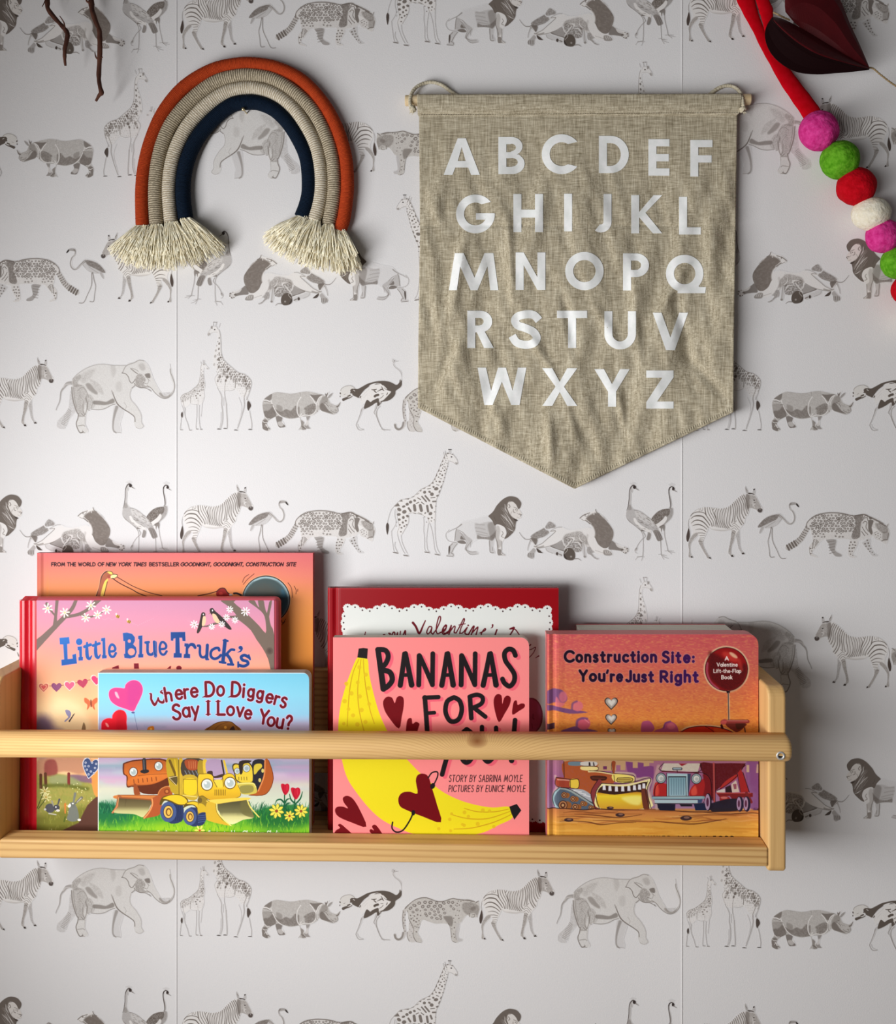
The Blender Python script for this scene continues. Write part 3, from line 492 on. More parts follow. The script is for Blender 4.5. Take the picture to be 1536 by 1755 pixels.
def rhino(c):
    c.T = (440, 660, 10.24)
    c.fill("340 540 450 570 440 640 490 700 500 735 440 745 390 735 355 650", INK, .8, 8); c.fill("370 650 440 640 480 690 430 730 380 700", PAP, .6, 16)
    c.fill("870 530 940 540 900 640 910 720 940 765 860 760 830 720 880 640", INK, .6, 6); c.fill("850 700 900 600 900 700", PAP, .7, 8)
    body = "130 250 180 200 270 150 350 125 560 150 680 145 760 125 880 112 1000 130 1150 165 1190 180 1250 210 1265 260 1300 320 1380 350 1420 340 1470 300 1450 370 1430 400 1430 450 1395 495 1340 515 1250 490 1150 460 1110 430 1060 480 1000 520 940 540 850 555 780 560 770 600 830 650 840 720 870 770 830 790 750 770 780 700 760 600 740 570 640 590 560 590 460 560 400 540 330 555 240 600 190 650 180 700 240 770 190 805 110 770 100 720 95 640 140 560 120 480 105 400 100 320"
    c.fill(body, (212, 208, 203), 1, 4); c.setclip(body); c.fill(body, INK, .22, 0, tex=fur(1.3, 6, .2, 1.2))
    c.fill("130 250 200 195 270 150 250 260 180 265", INK, .7, 14); c.fill("110 350 180 330 280 350 340 470 330 560 200 610 130 520", INK, .3, 16); c.fill("130 460 220 440 280 380 340 500 320 560 210 600 140 540", INK, .75, 22, tex=fur(1.5, 2, .7, 1.1))
    c.fill("330 420 420 470 520 420 600 450 690 360 710 480 740 560 600 580 480 560 380 510", INK, .72, 22, tex=fur(1.6, 3, .65, 1.15)); c.fill("840 400 960 330 1030 330 1040 420 980 500 870 530 850 450", INK, .7, 24, tex=fur(1.5, 4, .5, 1.2)); c.fill("350 350 450 380 440 480 370 460", INK, .4, 20)
    c.fill("940 170 1010 175 1160 165 1110 200 1050 290 990 230", INK, .78, 16); c.fill("1110 350 1170 320 1260 440 1340 500 1200 470 1120 430", INK, .8, 16); c.fill("1150 220 1230 200 1250 280 1170 330 1110 350", INK, .4, 14)
    c.fill("730 400 750 380 750 500 735 500", INK, .7, 8); c.fill("100 640 150 600 200 640 180 700 200 740 190 800 110 770", INK, .75, 14); c.fill("780 600 860 560 900 600 850 680 870 760 800 780", INK, .5, 16)
    for p, w in (("125 262 180 265 235 295", 18), ("250 270 290 370 350 480 430 550", 12), ("780 210 730 290 705 400 715 490 750 550 790 500", 13), ("940 195 990 250 1040 330 1090 230 1150 190", 15), ("1045 340 1050 420 1010 490 940 530 850 525 760 560", 14), ("1140 210 1090 290 1070 400 1080 460", 9), ("150 560 180 590 230 590", 10), ("150 720 160 690 190 740", 14), ("850 640 830 700 860 750", 10), ("110 640 150 660 180 650", 10)): c.line(p, w, (240, 236, 232), .95, 3)
    for p, w, a in (("130 285 190 290 240 310", 9, .7), ("765 125 765 200", 7, .5), ("350 125 560 150 680 145 760 125", 7, .4), ("1060 360 1060 440 1080 480", 12, .6), ("1180 310 1230 340 1260 380", 12, .6), ("1210 290 1240 290", 10, .7), ("1270 350 1290 370 1330 370", 8, .4), ("1300 440 1340 470 1400 480", 10, .6), ("1370 440 1400 440 1390 460", 9, .7), ("240 350 280 340 270 370", 9, .7), ("150 700 190 790", 12, .6), ("200 750 240 770", 14, .7), ("790 720 860 770", 14, .8), ("1410 380 1440 360 1470 300", [26, 20, 5], .85), ("1250 300 1230 340", 8, .5)): c.line(p, w, INK, a, 4)
    c.setclip()
    c.fill("1200 145 1225 160 1255 125 1240 190 1215 200", INK, .85, 4); c.fill("1250 210 1290 160 1335 140 1320 180 1270 230", INK, .55, 6); c.line("1240 200 1270 120", 8, PAP, .8, 3); c.line("1420 400 1430 450 1400 490", 10, INK, .6, 4); c.line("1250 490 1340 515 1400 492", 6, INK, .3, 3); c.line("750 770 740 785", 8, INK, .5, 3); c.ell(415, 735, 14, 8, INK, .6, 4); c.ell(480, 715, 12, 12, INK, .5, 5)
def ostrich(c):
    c.T = (575, 610, 12.288)
    dk = (100, 90, 82)
    for p, w, a in (("590 1100 550 1150 530 1230 480 1350 440 1450 480 1550 590 1555", [60, 30, 16, 12, 12], .22), ("560 1110 530 1200 470 1370 435 1450 450 1490 500 1560 590 1555", 9, .6), ("470 1440 500 1510 595 1550", 7, .45), ("890 1010 850 1100 830 1200 870 1300 930 1440 1000 1540 1150 1560", [80, 44, 20, 18, 14, 10], .22), ("880 1040 860 1110 810 1190 840 1230", 10, .55), ("940 1060 880 1130 865 1230 890 1330 950 1480 1010 1550 1150 1560", [9, 14, 14, 9], .65), ("960 1540 1030 1575", 7, .4)): c.line(p, w, INK, a, 4)
    c.line("1230 130 1225 180 1260 240 1330 290 1380 350 1405 420 1415 480 1400 540", [18, 22, 24, 30, 34, 40, 60], INK, .2, 8); c.line("1210 160 1230 210 1300 270 1360 320 1400 400 1415 470", 6, INK, .3, 5)
    c.ell(1225, 105, 38, 32, INK, .18, 8); c.line("1190 70 1230 75", 6, INK, .3, 4); c.ell(1245, 105, 12, 12, INK, .8, 5); c.line("1270 112 1325 112", [10, 4], INK, .6, 3); c.line("1215 135 1250 140", 6, INK, .4, 4)
    c.fill("520 860 600 760 720 660 800 600 900 580 1000 620 1180 750 1100 880 960 970 880 1010 740 1000 640 960 560 1040 530 940", PAP, .9, 12); c.line("540 940 560 850 640 770 720 690", 5, INK, .25, 6); c.line("600 880 680 790", 5, INK, .2, 6)
    body = "410 690 470 695 560 650 680 585 820 545 920 528 1030 525 1140 545 1220 580 1280 610 1330 580 1360 500 1400 520 1420 480 1410 570 1380 650 1320 700 1270 740 1260 810 1210 880 1120 940 1030 960 980 970 960 1000 900 1060 880 1000 930 960 1010 930 1090 850 1170 760 1140 740 1050 700 980 620 900 570 780 590 720 620 700 650 620 710 560 780 510 850 490 885 430 860 370 830 330 780 310 720 350 690"
    c.fill(body, dk, 1, 3); c.fill("600 1100 620 1010 660 930 700 940 740 970 800 930 900 890 920 940 900 990 850 990 760 1050 640 1110", dk, 1, 4)
    for p, w in (("960 620 1010 640 1080 700", 34), ("860 600 940 600 960 640 900 690", 44), ("740 640 800 610 860 650", 36), ("720 720 800 680 900 680", 50), ("740 800 820 760 950 760", 60), ("930 860 1010 810 1040 760", 44), ("940 930 1060 840 1150 760", 60), ("700 900 760 860 800 900 850 860", 60), ("380 720 410 740", 24), ("640 900 620 1000", 14), ("950 900 940 990", 30)): c.line(p, [w*.5, w, w*.5], (236, 232, 227), 1, 6)
    for p, w in (("760 710 820 715 870 700", [8, 26, 10]), ("820 740 860 770", 20), ("830 850 860 830 900 820", 50), ("960 800 1010 795", [8, 20, 6]), ("880 750 940 720 980 700 1020 730", [6, 26, 16]), ("970 650 1000 690", 14), ("1080 820 1100 780", 16), ("830 600 870 590 930 590", [6, 18, 6]), ("520 880 535 850", 22), ("780 950 760 1000", 16), ("930 900 980 870 1010 830", 10)): c.line(p, w, dk, 1, 4)
    c.fill("105 740 120 690 200 640 310 625 380 650 410 690 350 690 310 730 300 790 330 830 280 860 180 870 130 860 100 800", (225, 221, 215), .9, 8); c.line("110 730 135 685 210 640 310 625 380 655 410 690", 10, INK, .6, 5)
    for p, w in (("170 920 240 890 300 880 350 850", [60, 50, 26, 16]), ("265 850 310 830", 30), ("320 780 350 720", 24), ("100 780 105 795", 24), ("100 845 98 860", 18), ("180 815 215 800", [6, 18, 4])): c.line(p, w, dk, 1, 4)
    c.line("270 870 320 855 350 800", 14, (236, 232, 227), .9, 4); c.line("1340 560 1380 510", 16, PAP, .5, 8); c.line("1415 470 1410 560", 14, dk, 1, 4)
def leopard(c):
    c.T = (665, 1530, 9.035)
    c.line("260 270 240 380 245 500 260 600 230 690 170 725 120 700 105 650", [40, 46, 40, 38, 34, 34, 40], PAP, 1); c.line("260 270 240 380 245 500 260 600 230 690 170 725 120 700 105 650", [40, 46, 40, 38, 34, 34, 40], INK, .28)
    c.line("235 620 215 690 165 725 120 700 108 655", 30, INK, .6, 8); c.line("235 270 228 400 238 540", 9, INK, .6, 5)
    c.fill("330 430 400 560 385 650 420 730 410 765 340 760 300 700 290 620 320 580", PAP, 1); c.fill("330 430 400 560 385 650 420 730 410 765 340 760 300 700 290 620 320 580", INK, .2, 6)
    c.line("300 610 300 680 330 750", 12, INK, .6, 6); c.fill("1060 470 1110 470 1095 600 1090 690 1150 720 1140 750 1080 755 1050 700", INK, .25, 8)
    body = "260 260 270 225 330 170 410 110 500 75 590 70 660 90 740 120 830 130 910 110 1000 82 1080 95 1180 105 1260 105 1340 130 1400 140 1415 200 1418 260 1400 320 1380 370 1330 385 1270 375 1230 345 1180 390 1130 460 1080 475 1060 540 1050 640 1060 710 1090 760 1050 775 990 740 975 640 960 540 930 490 850 475 740 480 640 450 540 420 500 480 480 560 460 620 500 690 530 750 510 775 440 760 400 700 385 640 395 560 350 470 320 400 305 300"
    c.fill(body, (222, 218, 212), 1, 3); c.setclip(body); c.fill(body, INK, .2, 0, tex=fur(1.1, 8, .2, 1.2))
    c.line("265 240 330 170 410 110 500 78 590 72 660 92 740 122 830 132 910 112 1000 84 1080 97 1180 107 1340 130", 24, INK, .75, 8)
    rs = np.random.RandomState(21)
    R1 = [(410, 195), (485, 160), (575, 148), (660, 150), (755, 155), (865, 160), (940, 148), (1003, 150), (450, 265), (540, 215), (630, 210), (725, 210), (810, 205), (860, 255), (975, 208), (580, 265), (675, 260), (770, 252), (785, 298), (650, 320), (730, 340), (810, 355), (880, 315), (390, 300), (350, 240), (720, 290), (580, 325), (680, 385), (1020, 250), (760, 400), (600, 355), (820, 400)]
    spotted(c, [(x, y, 27 if x < 900 and y < 250 else 22) for x, y in R1], None, 6, .85)
    spotted(c, [(460, 340, 13), (505, 350, 12), (410, 360, 12), (450, 400, 13), (360, 405, 11), (400, 430, 12), (437, 450, 13), (480, 432, 11), (500, 485, 10), (465, 495, 9), (448, 530, 10), (482, 540, 11), (485, 578, 10), (440, 605, 11), (420, 520, 9), (350, 350, 11), (385, 390, 9), (505, 280, 10), (1070, 205, 11), (1105, 190, 9), (1075, 165, 9), (1045, 190, 8), (1075, 270, 9), (1105, 280, 9), (1050, 350, 8), (1090, 350, 8), (1020, 395, 9), (1040, 455, 8), (1030, 540, 10), (990, 560, 9), (1020, 640, 10), (985, 680, 8), (1030, 690, 8), (1060, 600, 9), (1100, 400, 8), (1130, 130, 10), (1165, 120, 9), (1090, 130, 8)], None, 12, .85, False)
    c.fill("860 370 930 360 990 370 1010 430 990 520 950 500 900 440", INK, .6, 20); c.fill("1170 160 1280 150 1400 200 1410 290 1380 340 1310 310 1240 340 1180 300 1150 230", INK, .55, 24, tex=fur(1, 3, .5, 1.1)); c.fill("1280 230 1360 215 1350 260 1300 280", INK, .5, 14)
    c.line("305 280 310 370 350 460 395 550 388 650 420 730 450 770", 14, INK, .75, 5); c.line("940 480 965 560 980 660 985 740 1050 772", 14, INK, .65, 5); c.line("1085 480 1062 560 1050 660 1060 720", 12, INK, .65, 5); c.line("400 700 440 760 520 770", 12, INK, .3, 8)
    c.setclip(); c.line("1265 320 1262 370", 9, INK, .8, 3); c.line("1380 330 1380 375", 7, INK, .7, 3); c.line("1310 340 1345 340 1330 378 1290 378", 8, INK, .75, 3); c.line("1360 160 1380 140 1405 130", 12, INK, .85, 4); c.line("1270 150 1330 130", 8, INK, .5, 5)
    for k in range(8): c.ell(245+(k % 2)*20, 300+k*42, 8, 10, INK, .75, 3)
    for k in range(8): c.ell(340+(k % 3)*20, 480+k*30, 6, 8, INK, .5, 3)
SPECIES = {  # name: (draw, box in photo pixels, lattice index of the traced copy, strip kind)
 'zebra_print': (zebra, (1174, 830, 1310, 962)), 'flamingo_print': (flamingo, (1294, 856, 1374, 962)), 'jaguar_print': (jaguar, (1343, 874, 1528, 960)),
 'giraffe_print': (giraffe, (659, 767, 788, 957)), 'lion_print': (lion, (760, 847, 898, 957)), 'lioness_print': (lioness, (887, 870, 1080, 964)), 'crane_pair_print': (cranes, (1069, 824, 1165, 964)),
 'elephant_print': (elephant, (94, 612, 302, 744)), 'giraffe_calf_print': (calf, (306, 615, 361, 740)), 'giraffe_cow_print': (mother, (351, 550, 436, 740)), 'rhino_print': (rhino, (447, 669, 586, 740)),
 'ostrich_print': (ostrich, (580, 612, 689, 741)), 'leopard_print': (leopard, (673, 1535, 825, 1618))}
# ------------------------------------------------------------------ the printed book covers
def ramp(keys):
    ys = [k[0] for k in keys]; cs = np.array([k[1] for k in keys], float)
    return lambda X, Y: np.stack([np.interp(Y, ys, cs[:, i]) for i in range(3)], -1)
def heartp(x, y, w, h, rot=0):
    p = np.array([(0, -.28), (.1, -.42), (.27, -.5), (.43, -.42), (.5, -.25), (.46, -.05), (.3, .18), (.12, .38), (0, .5), (-.12, .38), (-.3, .18), (-.46, -.05), (-.5, -.25), (-.43, -.42), (-.27, -.5), (-.1, -.42)])*[w, h]
    c, s = math.cos(rot), math.sin(rot); return np.stack([x+p[:, 0]*c-p[:, 1]*s, y+p[:, 0]*s+p[:, 1]*c], 1)
def heart(c, x, y, w, h, col, rot=0, a=1, soft=0, tex=None): c.fill(heartp(x, y, w, h, rot), col, a, soft, 2, tex)
def flower(c, x, y, r, col, mid, n=6, pw=None, rot=0):
    for k in range(n):
        t = rot+k*2*math.pi/n; c.line([(x+.2*r*math.cos(t), y+.2*r*math.sin(t)), (x+.75*r*math.cos(t), y+.75*r*math.sin(t)), (x+r*math.cos(t), y+r*math.sin(t))], [r*.18, pw or r*.42, r*.25], col, 1, sm=0)
    c.ell(x, y, r*.25, r*.25, mid)
def grasses(c, x0, x1, y0, y1, n, cols, h, seed, a=.6):
    rs = np.random.RandomState(seed)
    for k in range(n):
        x, y = rs.uniform(x0, x1), rs.uniform(y0, y1); hh = h*rs.uniform(.6, 1.3); b = rs.uniform(-.5, .5)*hh
        c.line([(x, y), (x+b*.3, y-hh*.6), (x+b, y-hh)], [1.3, 1.0, .4], cols[rs.randint(len(cols))], a, sm=0)

def art_orange():
    c = Cv(62, 946, 538, 1436, 2, (0, 0, 0))
    g = ramp([(948, (226, 116, 116)), (985, (236, 138, 110)), (1020, (232, 148, 84)), (1090, (222, 140, 60)), (1180, (200, 124, 48)), (1436, (190, 120, 50))])
    c.rgb[:] = g(c.X, c.Y); pk = np.clip((c.X-440)/96, 0, 1)*np.clip((1040-c.Y)/90, 0, 1); c.rgb[:] = c.rgb*(1-pk[..., None]*.5)+np.array((222, 110, 116))*pk[..., None]*.5
    c.line("62 960 62 1436", 20, (196, 96, 90), .5, 14)
    dk = (48, 14, 22)
    for s, x0, x1, sl in (("FROM THE WORLD OF", 88.7, 178.5, 0), ("NEW YORK TIMES", 182, 250.2, .22), ("BESTSELLER", 256.4, 306.5, 0), ("GOODNIGHT,", 309.7, 361.6, .22), ("GOODNIGHT,", 366, 417, .22), ("CONSTRUCTION", 421.6, 485, .22), ("SITE", 491, 506.6, .22)):
        text(c, s, x0, 970, 5.7, 1.6, dk, gap=.27, width=x1-x0, slant=sl)
    c.T = (50, 935, 6.144)
    for col, gr in (((250, 205, 160), 8), ((50, 20, 18), 0)):
        c.line("705 540 740 440 760 340 790 290 830 270 870 285 885 310", 10+gr*1.5, col, .5 if gr else 1); c.line("745 540 785 400 820 345", 8+gr, col, .4 if gr else 1)
    c.fill("715 540 755 370 790 300 830 278 870 295 880 315 850 330 820 350 775 440 745 540", (176, 100, 70)); c.fill("750 535 790 390 830 350 820 400 780 535", (250, 215, 100)); c.line("785 540 825 380", 7, (50, 20, 18))
    c.ell(842, 325, 20, 20, (170, 80, 60)); c.fill("860 320 890 305 925 310 920 335 880 345 862 342", (252, 232, 160)); c.line("860 300 925 305 928 325 900 345 865 348", 6, (50, 20, 18)); c.fill("820 270 870 278 885 300 850 300", (250, 215, 100)); c.line("790 290 830 270 870 275 885 300", 6, (50, 20, 18))
    c.line("880 345 960 400 1080 460 1150 500 1240 535", 9, (58, 20, 18)); c.line("925 330 1010 380 1100 430 1250 490 1400 528", 7, (58, 20, 18))
    c.T = (290, 935, 5.486)
    c.line("270 472 360 455 450 430", 8, (58, 20, 18)); c.fill("447 430 480 403 522 403 545 440 580 462 575 478 455 478", (150, 32, 30)); c.line("447 432 480 403 522 403 550 442 590 470", 8, (50, 16, 18)); c.ell(487, 452, 18, 14, (190, 60, 50)); c.ell(580, 462, 16, 9, (200, 190, 180)); c.line("610 450 640 450 690 472", 18, (40, 28, 30))
    c.ell(912, 508, 232, 232, (250, 200, 150), .8, 6); c.ell(912, 508, 227, 227, (40, 24, 26)); c.ell(912, 508, 218, 218, (150, 176, 182)); c.ell(908, 516, 208, 210, (70, 86, 86), 1, 24); c.ell(880, 530, 170, 170, (84, 84, 76), .9, 70, tex=fur(2.2, 3, .5, 1.1)); c.fill("1060 400 1110 480 1110 580 1070 640 1050 560", (60, 110, 136), .7, 30); c.line("800 330 900 300 1010 320", 12, (176, 205, 206), .8, 10)
    for p in ("690 345 710 300 750 272", "698 365 740 315 800 265", "1118 350 1150 400 1162 490", "1176 380 1195 420 1192 455", "1210 410 1208 430", "1055 700 1070 730 1095 690", "1060 745 1090 715"): c.line(p, 5, (70, 30, 30))
    c.T = (0, 0, 1); return c

def art_truck():
    c = Cv(63, 1026, 471, 1436, 2, (0, 0, 0))
    def bg(X, Y):
        a = ramp([(1028, (206, 142, 172)), (1070, (222, 146, 168)), (1110, (240, 150, 146)), (1150, (246, 166, 132)), (1200, (246, 184, 134)), (1260, (240, 186, 130)), (1340, (232, 160, 100)), (1436, (225, 150, 90))])(X, Y)
        k = np.clip((140-X)/110, 0, 1)*np.clip((Y-1040)/80, 0, 1); return a*(1-k[..., None]*.35)+np.array((240, 176, 126))*k[..., None]*.35
    c.rgb[:] = bg(c.X, c.Y)
    br = (124, 104, 96)
    c.ell(100, 1265, 62, 78, (248, 214, 160), .75, 40); c.ell(110, 1258, 46, 58, (250, 220, 170), .6, 10); c.ell(72, 1262, 24, 36, (108, 84, 112), .9, 22); c.ell(100, 1262, 14, 14, (150, 120, 130), .7, 12)
    # meadow
    c.fill("60 1318 100 1326 135 1333 160 1345 180 1372 240 1390 480 1400 480 1440 60 1440", (150, 152, 72), 1, 6, 3, tex=fur(2.5, 4, .75, 1.05)); c.fill("60 1400 180 1380 300 1400 300 1440 60 1440", (112, 112, 40), .8, 14)
    c.fill("68 1300 155 1300 142 1326 110 1322 68 1330", (196, 140, 108), .95, 5); c.fill("78 1305 95 1303 98 1326 78 1328", (140, 60, 56), .8, 4); c.fill("120 1328 150 1330 165 1342 130 1338", (128, 96, 118), .9, 4); c.fill("88 1330 120 1330 140 1345 90 1345", (150, 156, 110), .8, 6)
    c.line("70 1328 70 1350", 5, (96, 56, 34)); c.line("78 1326 79 1350", 5, (96, 56, 34)); c.line("118 1326 118 1344", 5, (130, 50, 46)); c.line("75 1347 110 1346 150 1352", 6, (92, 98, 34), .8, 5)
    grasses(c, 66, 170, 1345, 1436, 120, [(172, 170, 80), (120, 124, 50), (190, 186, 100)], 7, 3, .4)
    rs = np.random.RandomState(4)
    for k in range(40): c.ell(rs.uniform(85, 165), rs.uniform(1335, 1425), .9, .9, (236, 236, 170), .8)
    c.fill("118 1436 135 1410 150 1380 170 1362 185 1350 480 1350 480 1440", (92, 58, 46), 1, 1.5, 2); c.fill("160 1318 175 1328 178 1358 165 1365 158 1345", (238, 150, 74), .95, 3)
    heart(c, 155, 1317, 30, 36, (220, 220, 226), .18); heart(c, 155, 1317, 27, 33, (62, 80, 124), .18)
    for x, y in ((147, 1307), (152, 1313), (158, 1307), (163, 1316), (149, 1319), (156, 1322), (161, 1325), (152, 1327), (146, 1313), (165, 1309)): c.ell(x, y, 1.8, 1.8, (210, 214, 226)); c.ell(x, y, .9, .9, (62, 80, 124))
    # rabbits and daisies
    c.ell(86, 1385, 8.5, 8, (80, 80, 84)); c.ell(97, 1384, 5.5, 5, (72, 72, 78)); c.line("92 1381 89 1373", [2, 3], (150, 146, 130)); c.line("99 1380 102 1370", [2, 3.4], (84, 84, 86)); c.ell(99.5, 1389, 3.4, 2, (220, 214, 205)); c.ell(77.5, 1387, 2, 2, (200, 196, 190)); c.ell(96, 1383, 1.1, 1.5, (240, 240, 236)); c.line("84 1394 96 1396", 2, (190, 186, 170))
    c.fill("120 1380 130 1380 135 1395 134 1405 124 1408 115 1404 117 1394", (118, 122, 112)); c.ell(124, 1379, 5.4, 4.6, (112, 116, 108)); c.line("126 1376 129 1360", [3, 4.5], (122, 124, 112)); c.line("129 1377 140 1367", [3, 5], (110, 110, 98)); c.line("132 1375 139 1368", [1, 2], (190, 180, 160)); c.fill("116 1382 120 1377 122 1381 119 1384", (240, 240, 225)); c.ell(125, 1377, 1.6, 1.2, (240, 240, 235)); c.ell(136, 1405, 3, 2, (236, 232, 222)); c.line("112 1378 112 1393", [4, 2.5], (206, 128, 56)); c.line("112 1400 110 1408", 2, (80, 96, 36))
    for x, y in ((77, 1356), (79, 1366)): flower(c, x, y, 8, (222, 214, 150), (190, 160, 80), 7, 2.4)
    c.line("74 1360 64 1385", 1.5, (80, 90, 40)); c.line("78 1370 66 1386", 1.5, (80, 90, 40))
    # bunting and butterflies
    c.line("85 1175.5 88 1175.5", 1, (110, 70, 60)); c.line("105 1174.5 109 1174", 1, (110, 70, 60)); c.line("129 1170.5 134 1169.5", 1, (110, 70, 60)); c.line("150 1166 154 1165", 1, (110, 70, 60))
    heart(c, 75, 1178.5, 19, 17, (250, 190, 150)); heart(c, 75, 1178.5, 16, 14, (200, 96, 84)); heart(c, 75, 1178.5, 11, 10, (240, 160, 130)); heart(c, 75, 1178, 8, 7, (206, 80, 78)); heart(c, 97, 1178, 17.5, 15, (130, 66, 106)); heart(c, 119.5, 1175.5, 19.5, 17, (255, 214, 196)); heart(c, 119.5, 1175.5, 16.5, 14, (220, 96, 130)); heart(c, 142, 1171.5, 18, 15, (176, 56, 86), -.15); heart(c, 166, 1166, 22, 18, (255, 214, 196), .1); heart(c, 166, 1166, 19, 15, (222, 62, 110), .1)
    for k in range(6): c.line([(90+k*2.4, 1182-abs(k-3)*1.5+2), (94+k*2, 1172)], .8, (160, 96, 130), .7); c.line([(136+k*2.2, 1176), (139+k*2, 1166)], .8, (200, 90, 110), .6)
    for sx in (-1, 1): c.fill([(156+sx*0, 1205), (156+sx*5, 1198), (156+sx*11, 1196), (156+sx*11, 1203), (156+sx*6, 1208), (156+sx*7, 1216), (156+sx*4, 1214)], (206, 106, 66))
    c.line("156 1200 156.5 1211", 2, (120, 50, 40)); c.fill("112 1217 118 1217 122 1222 121 1228 119 1231 112 1237 111 1235 117 1229 114 1224", (142, 136, 166)); c.line("119 1236 127 1224", [2.4, 1.4], (50, 40, 54)); c.line("125 1226 128 1223", 1, (60, 48, 50)); c.fill("140 1253 142 1242 144 1238 147 1246 146 1254", (150, 118, 82))
    # trees
    c.T = (20, 1010, 6.144)
    c.line("240 600 330 520 430 420 500 350 570 280", [100, 70, 56, 50, 46], br); c.line("455 400 465 280 480 110", [50, 30, 34], br); c.line("570 280 640 200 680 110", [44, 40, 34], br); c.line("560 290 700 265 820 200 920 100", [34, 34, 36, 60], br); c.line("710 260 780 285 860 285 960 240", [20, 22, 18, 10], br); c.line("470 290 420 230 370 150", [16, 20, 30], br)
    for x, y, r in ((380, 200, 50), (560, 245, 48), (835, 170, 48), (780, 298, 44), (905, 268, 42), (1000, 215, 46)): flower(c, x, y, r/1, (250, 246, 224), (212, 204, 150), 7, 15, x)
    def bee(x, y):
        c.ell(x+10, y+10, 22, 16, (212, 170, 60), 1, 0, .5); c.line([(x, y+20), (x+12, y-4)], 6, (70, 40, 30)); c.line([(x+14, y+26), (x+26, y+2)], 6, (70, 40, 30)); c.ell(x-6, y-14, 9, 14, (250, 220, 220), .9)
    bee(1108, 275); bee(1226, 330)
    for k in range(12): c.ell(960+k*13, 310+math.sin(k)*10, 3, 3, (250, 200, 210), .5); c.ell(1270+k*20, 380-abs(k-3)*9, 3, 3, (250, 200, 210), .5)
    bl = ramp([(1085, (48, 118, 200)), (1140, (28, 88, 166))])
    def blue(X, Y):
        k = np.clip((X-100)/230, 0, 1)[..., None]; return bl(X, Y)*(1-k)+np.array((24, 62, 128))*k  # lighter left end puts the gloss on the lettering into the blue
    def both(f):
        f((196, 150, 176), 5); f(blue, 0)
    def LB(col, g):
        F = lambda p: c.fill(p, col, 1, 0, 0, grow=g)
        F("505 512 605 503 612 570 585 575 590 735 645 730 640 690 678 678 688 780 528 802 525 742 555 738 545 580 510 578"); c.ell(712, 552, 33+g, 35+g, col)
        F("695 605 740 600 740 710 752 712 750 748 705 750 705 715 715 712 712 640 697 640")
        for dx, dy in ((0, 0), (92, -12)): c.line([(795+dx, 562+dy), (793+dx, 650+dy), (800+dx, 712+dy), (822+dx, 732+dy), (843+dx, 700+dy)], [20+g, 36+g, 36+g, 26+g, 12+g], col); c.line([(768+dx, 604+dy), (832+dx, 582+dy)], 30+g, col)
        F("945 515 985 510 990 695 1002 695 1000 725 955 728 952 695 962 690 958 545 943 545")
        c.line("1035 655 1080 648 1092 622 1075 588 1048 584 1030 620 1030 670 1048 706 1078 706 1098 672", 26+g, col)
        F("1172 460 1215 455 1270 470 1298 505 1298 545 1280 580 1310 610 1318 660 1300 710 1250 728 1190 722 1183 680 1197 678 1195 545 1178 545")
        F("1335 490 1378 486 1375 680 1388 682 1386 716 1335 718 1334 686 1345 682 1345 525 1333 522")
        c.line("1420 562 1432 570 1432 650 1446 682 1480 684 1505 655", 28+g, col); c.line("1410 560 1445 556", 26+g, col); c.line("1512 562 1516 700", 36+g, col)
    both(LB); c.ell(1240, 545, 17, 18, bg); c.ell(1262, 658, 37, 37, bg)
    c.fill("1058 835 1062 822 1100 808 1128 798 1132 835", (120, 14, 34), sm=0); c.fill("1288 780 1338 778 1342 835 1290 835", (120, 14, 34), sm=0)
    c.T = (260, 1010, 6.4)
    def LB2(col, g):
        F = lambda p: c.fill(p, col, 1, 0, 0, grow=g)
        c.line("28 575 34 690 46 722", 30+g, col); c.line("100 655 150 648 160 616 138 584 108 582 90 625 92 680 112 712 142 712 165 680", 26+g, col)
        F("210 470 368 468 372 568 340 566 335 530 305 530 310 700 330 702 330 748 242 748 244 700 262 698 262 535 240 540 235 565 212 560")
        F("362 592 405 595 400 705 422 712 422 755 352 752 355 712 372 705 375 628 360 625"); c.line("400 640 425 606 458 610 478 640", [20+g, 30+g, 38+g, 30+g], col)
        c.line("508 618 530 625 530 700 546 740 582 742 605 715", 28+g, col); c.line("612 612 604 762", 34+g, col); c.line("600 765 622 768", 20+g, col)
        c.line("742 668 732 645 700 646 662 668 648 702 656 742 690 762 732 748 758 722", 30+g, col)
        c.line("806 562 782 796", 40+g, col); c.line("790 560 835 566", 22+g, col); c.line("812 722 868 664 905 664", 28+g, col); c.line("828 716 862 764 880 815", 34+g, col); c.line("748 796 808 806", 26+g, col); c.line("838 822 894 826", 26+g, col)
        c.ell(976, 640, 22+g, 20+g, col); c.line("990 650 976 678 942 690", [24+g, 16+g, 4+g], col)
        c.line("1070 748 1020 722 982 742 1000 776 1048 790 1056 820 1010 842 955 830", 32+g, col); c.line("1066 722 1080 768", 20+g, col); c.line("950 798 950 850", 20+g, col)
    both(LB2)
    c.fill("170 870 200 842 215 840 210 870", (120, 14, 34), sm=0); c.ell(300, 862, 30, 24, (120, 14, 34))
    c.fill("760 130 790 105 940 105 900 140 980 210 1080 300 1180 400 1250 480 1255 400 1240 300 1200 240 1110 170 1060 130 1120 110 1150 160 1180 200 1165 120 1225 110 1240 180 1265 260 1290 140 1320 120 1310 200 1290 300 1310 400 1345 500 1345 900 1310 900 1280 770 1220 650 1150 550 1090 450 1000 370 940 330 860 310 850 290 930 285 880 230 820 170", (118, 102, 90), 1, 0, 2); c.ell(1295, 675, 38, 40, (100, 84, 74), .9, 4); c.ell(1295, 675, 20, 22, (84, 70, 62), .9, 6)
    c.line("500 400 600 405 680 380 740 370", [8, 16, 24, 16], (112, 92, 86)); c.line("780 320 850 300 920 300", 18, (112, 92, 86))
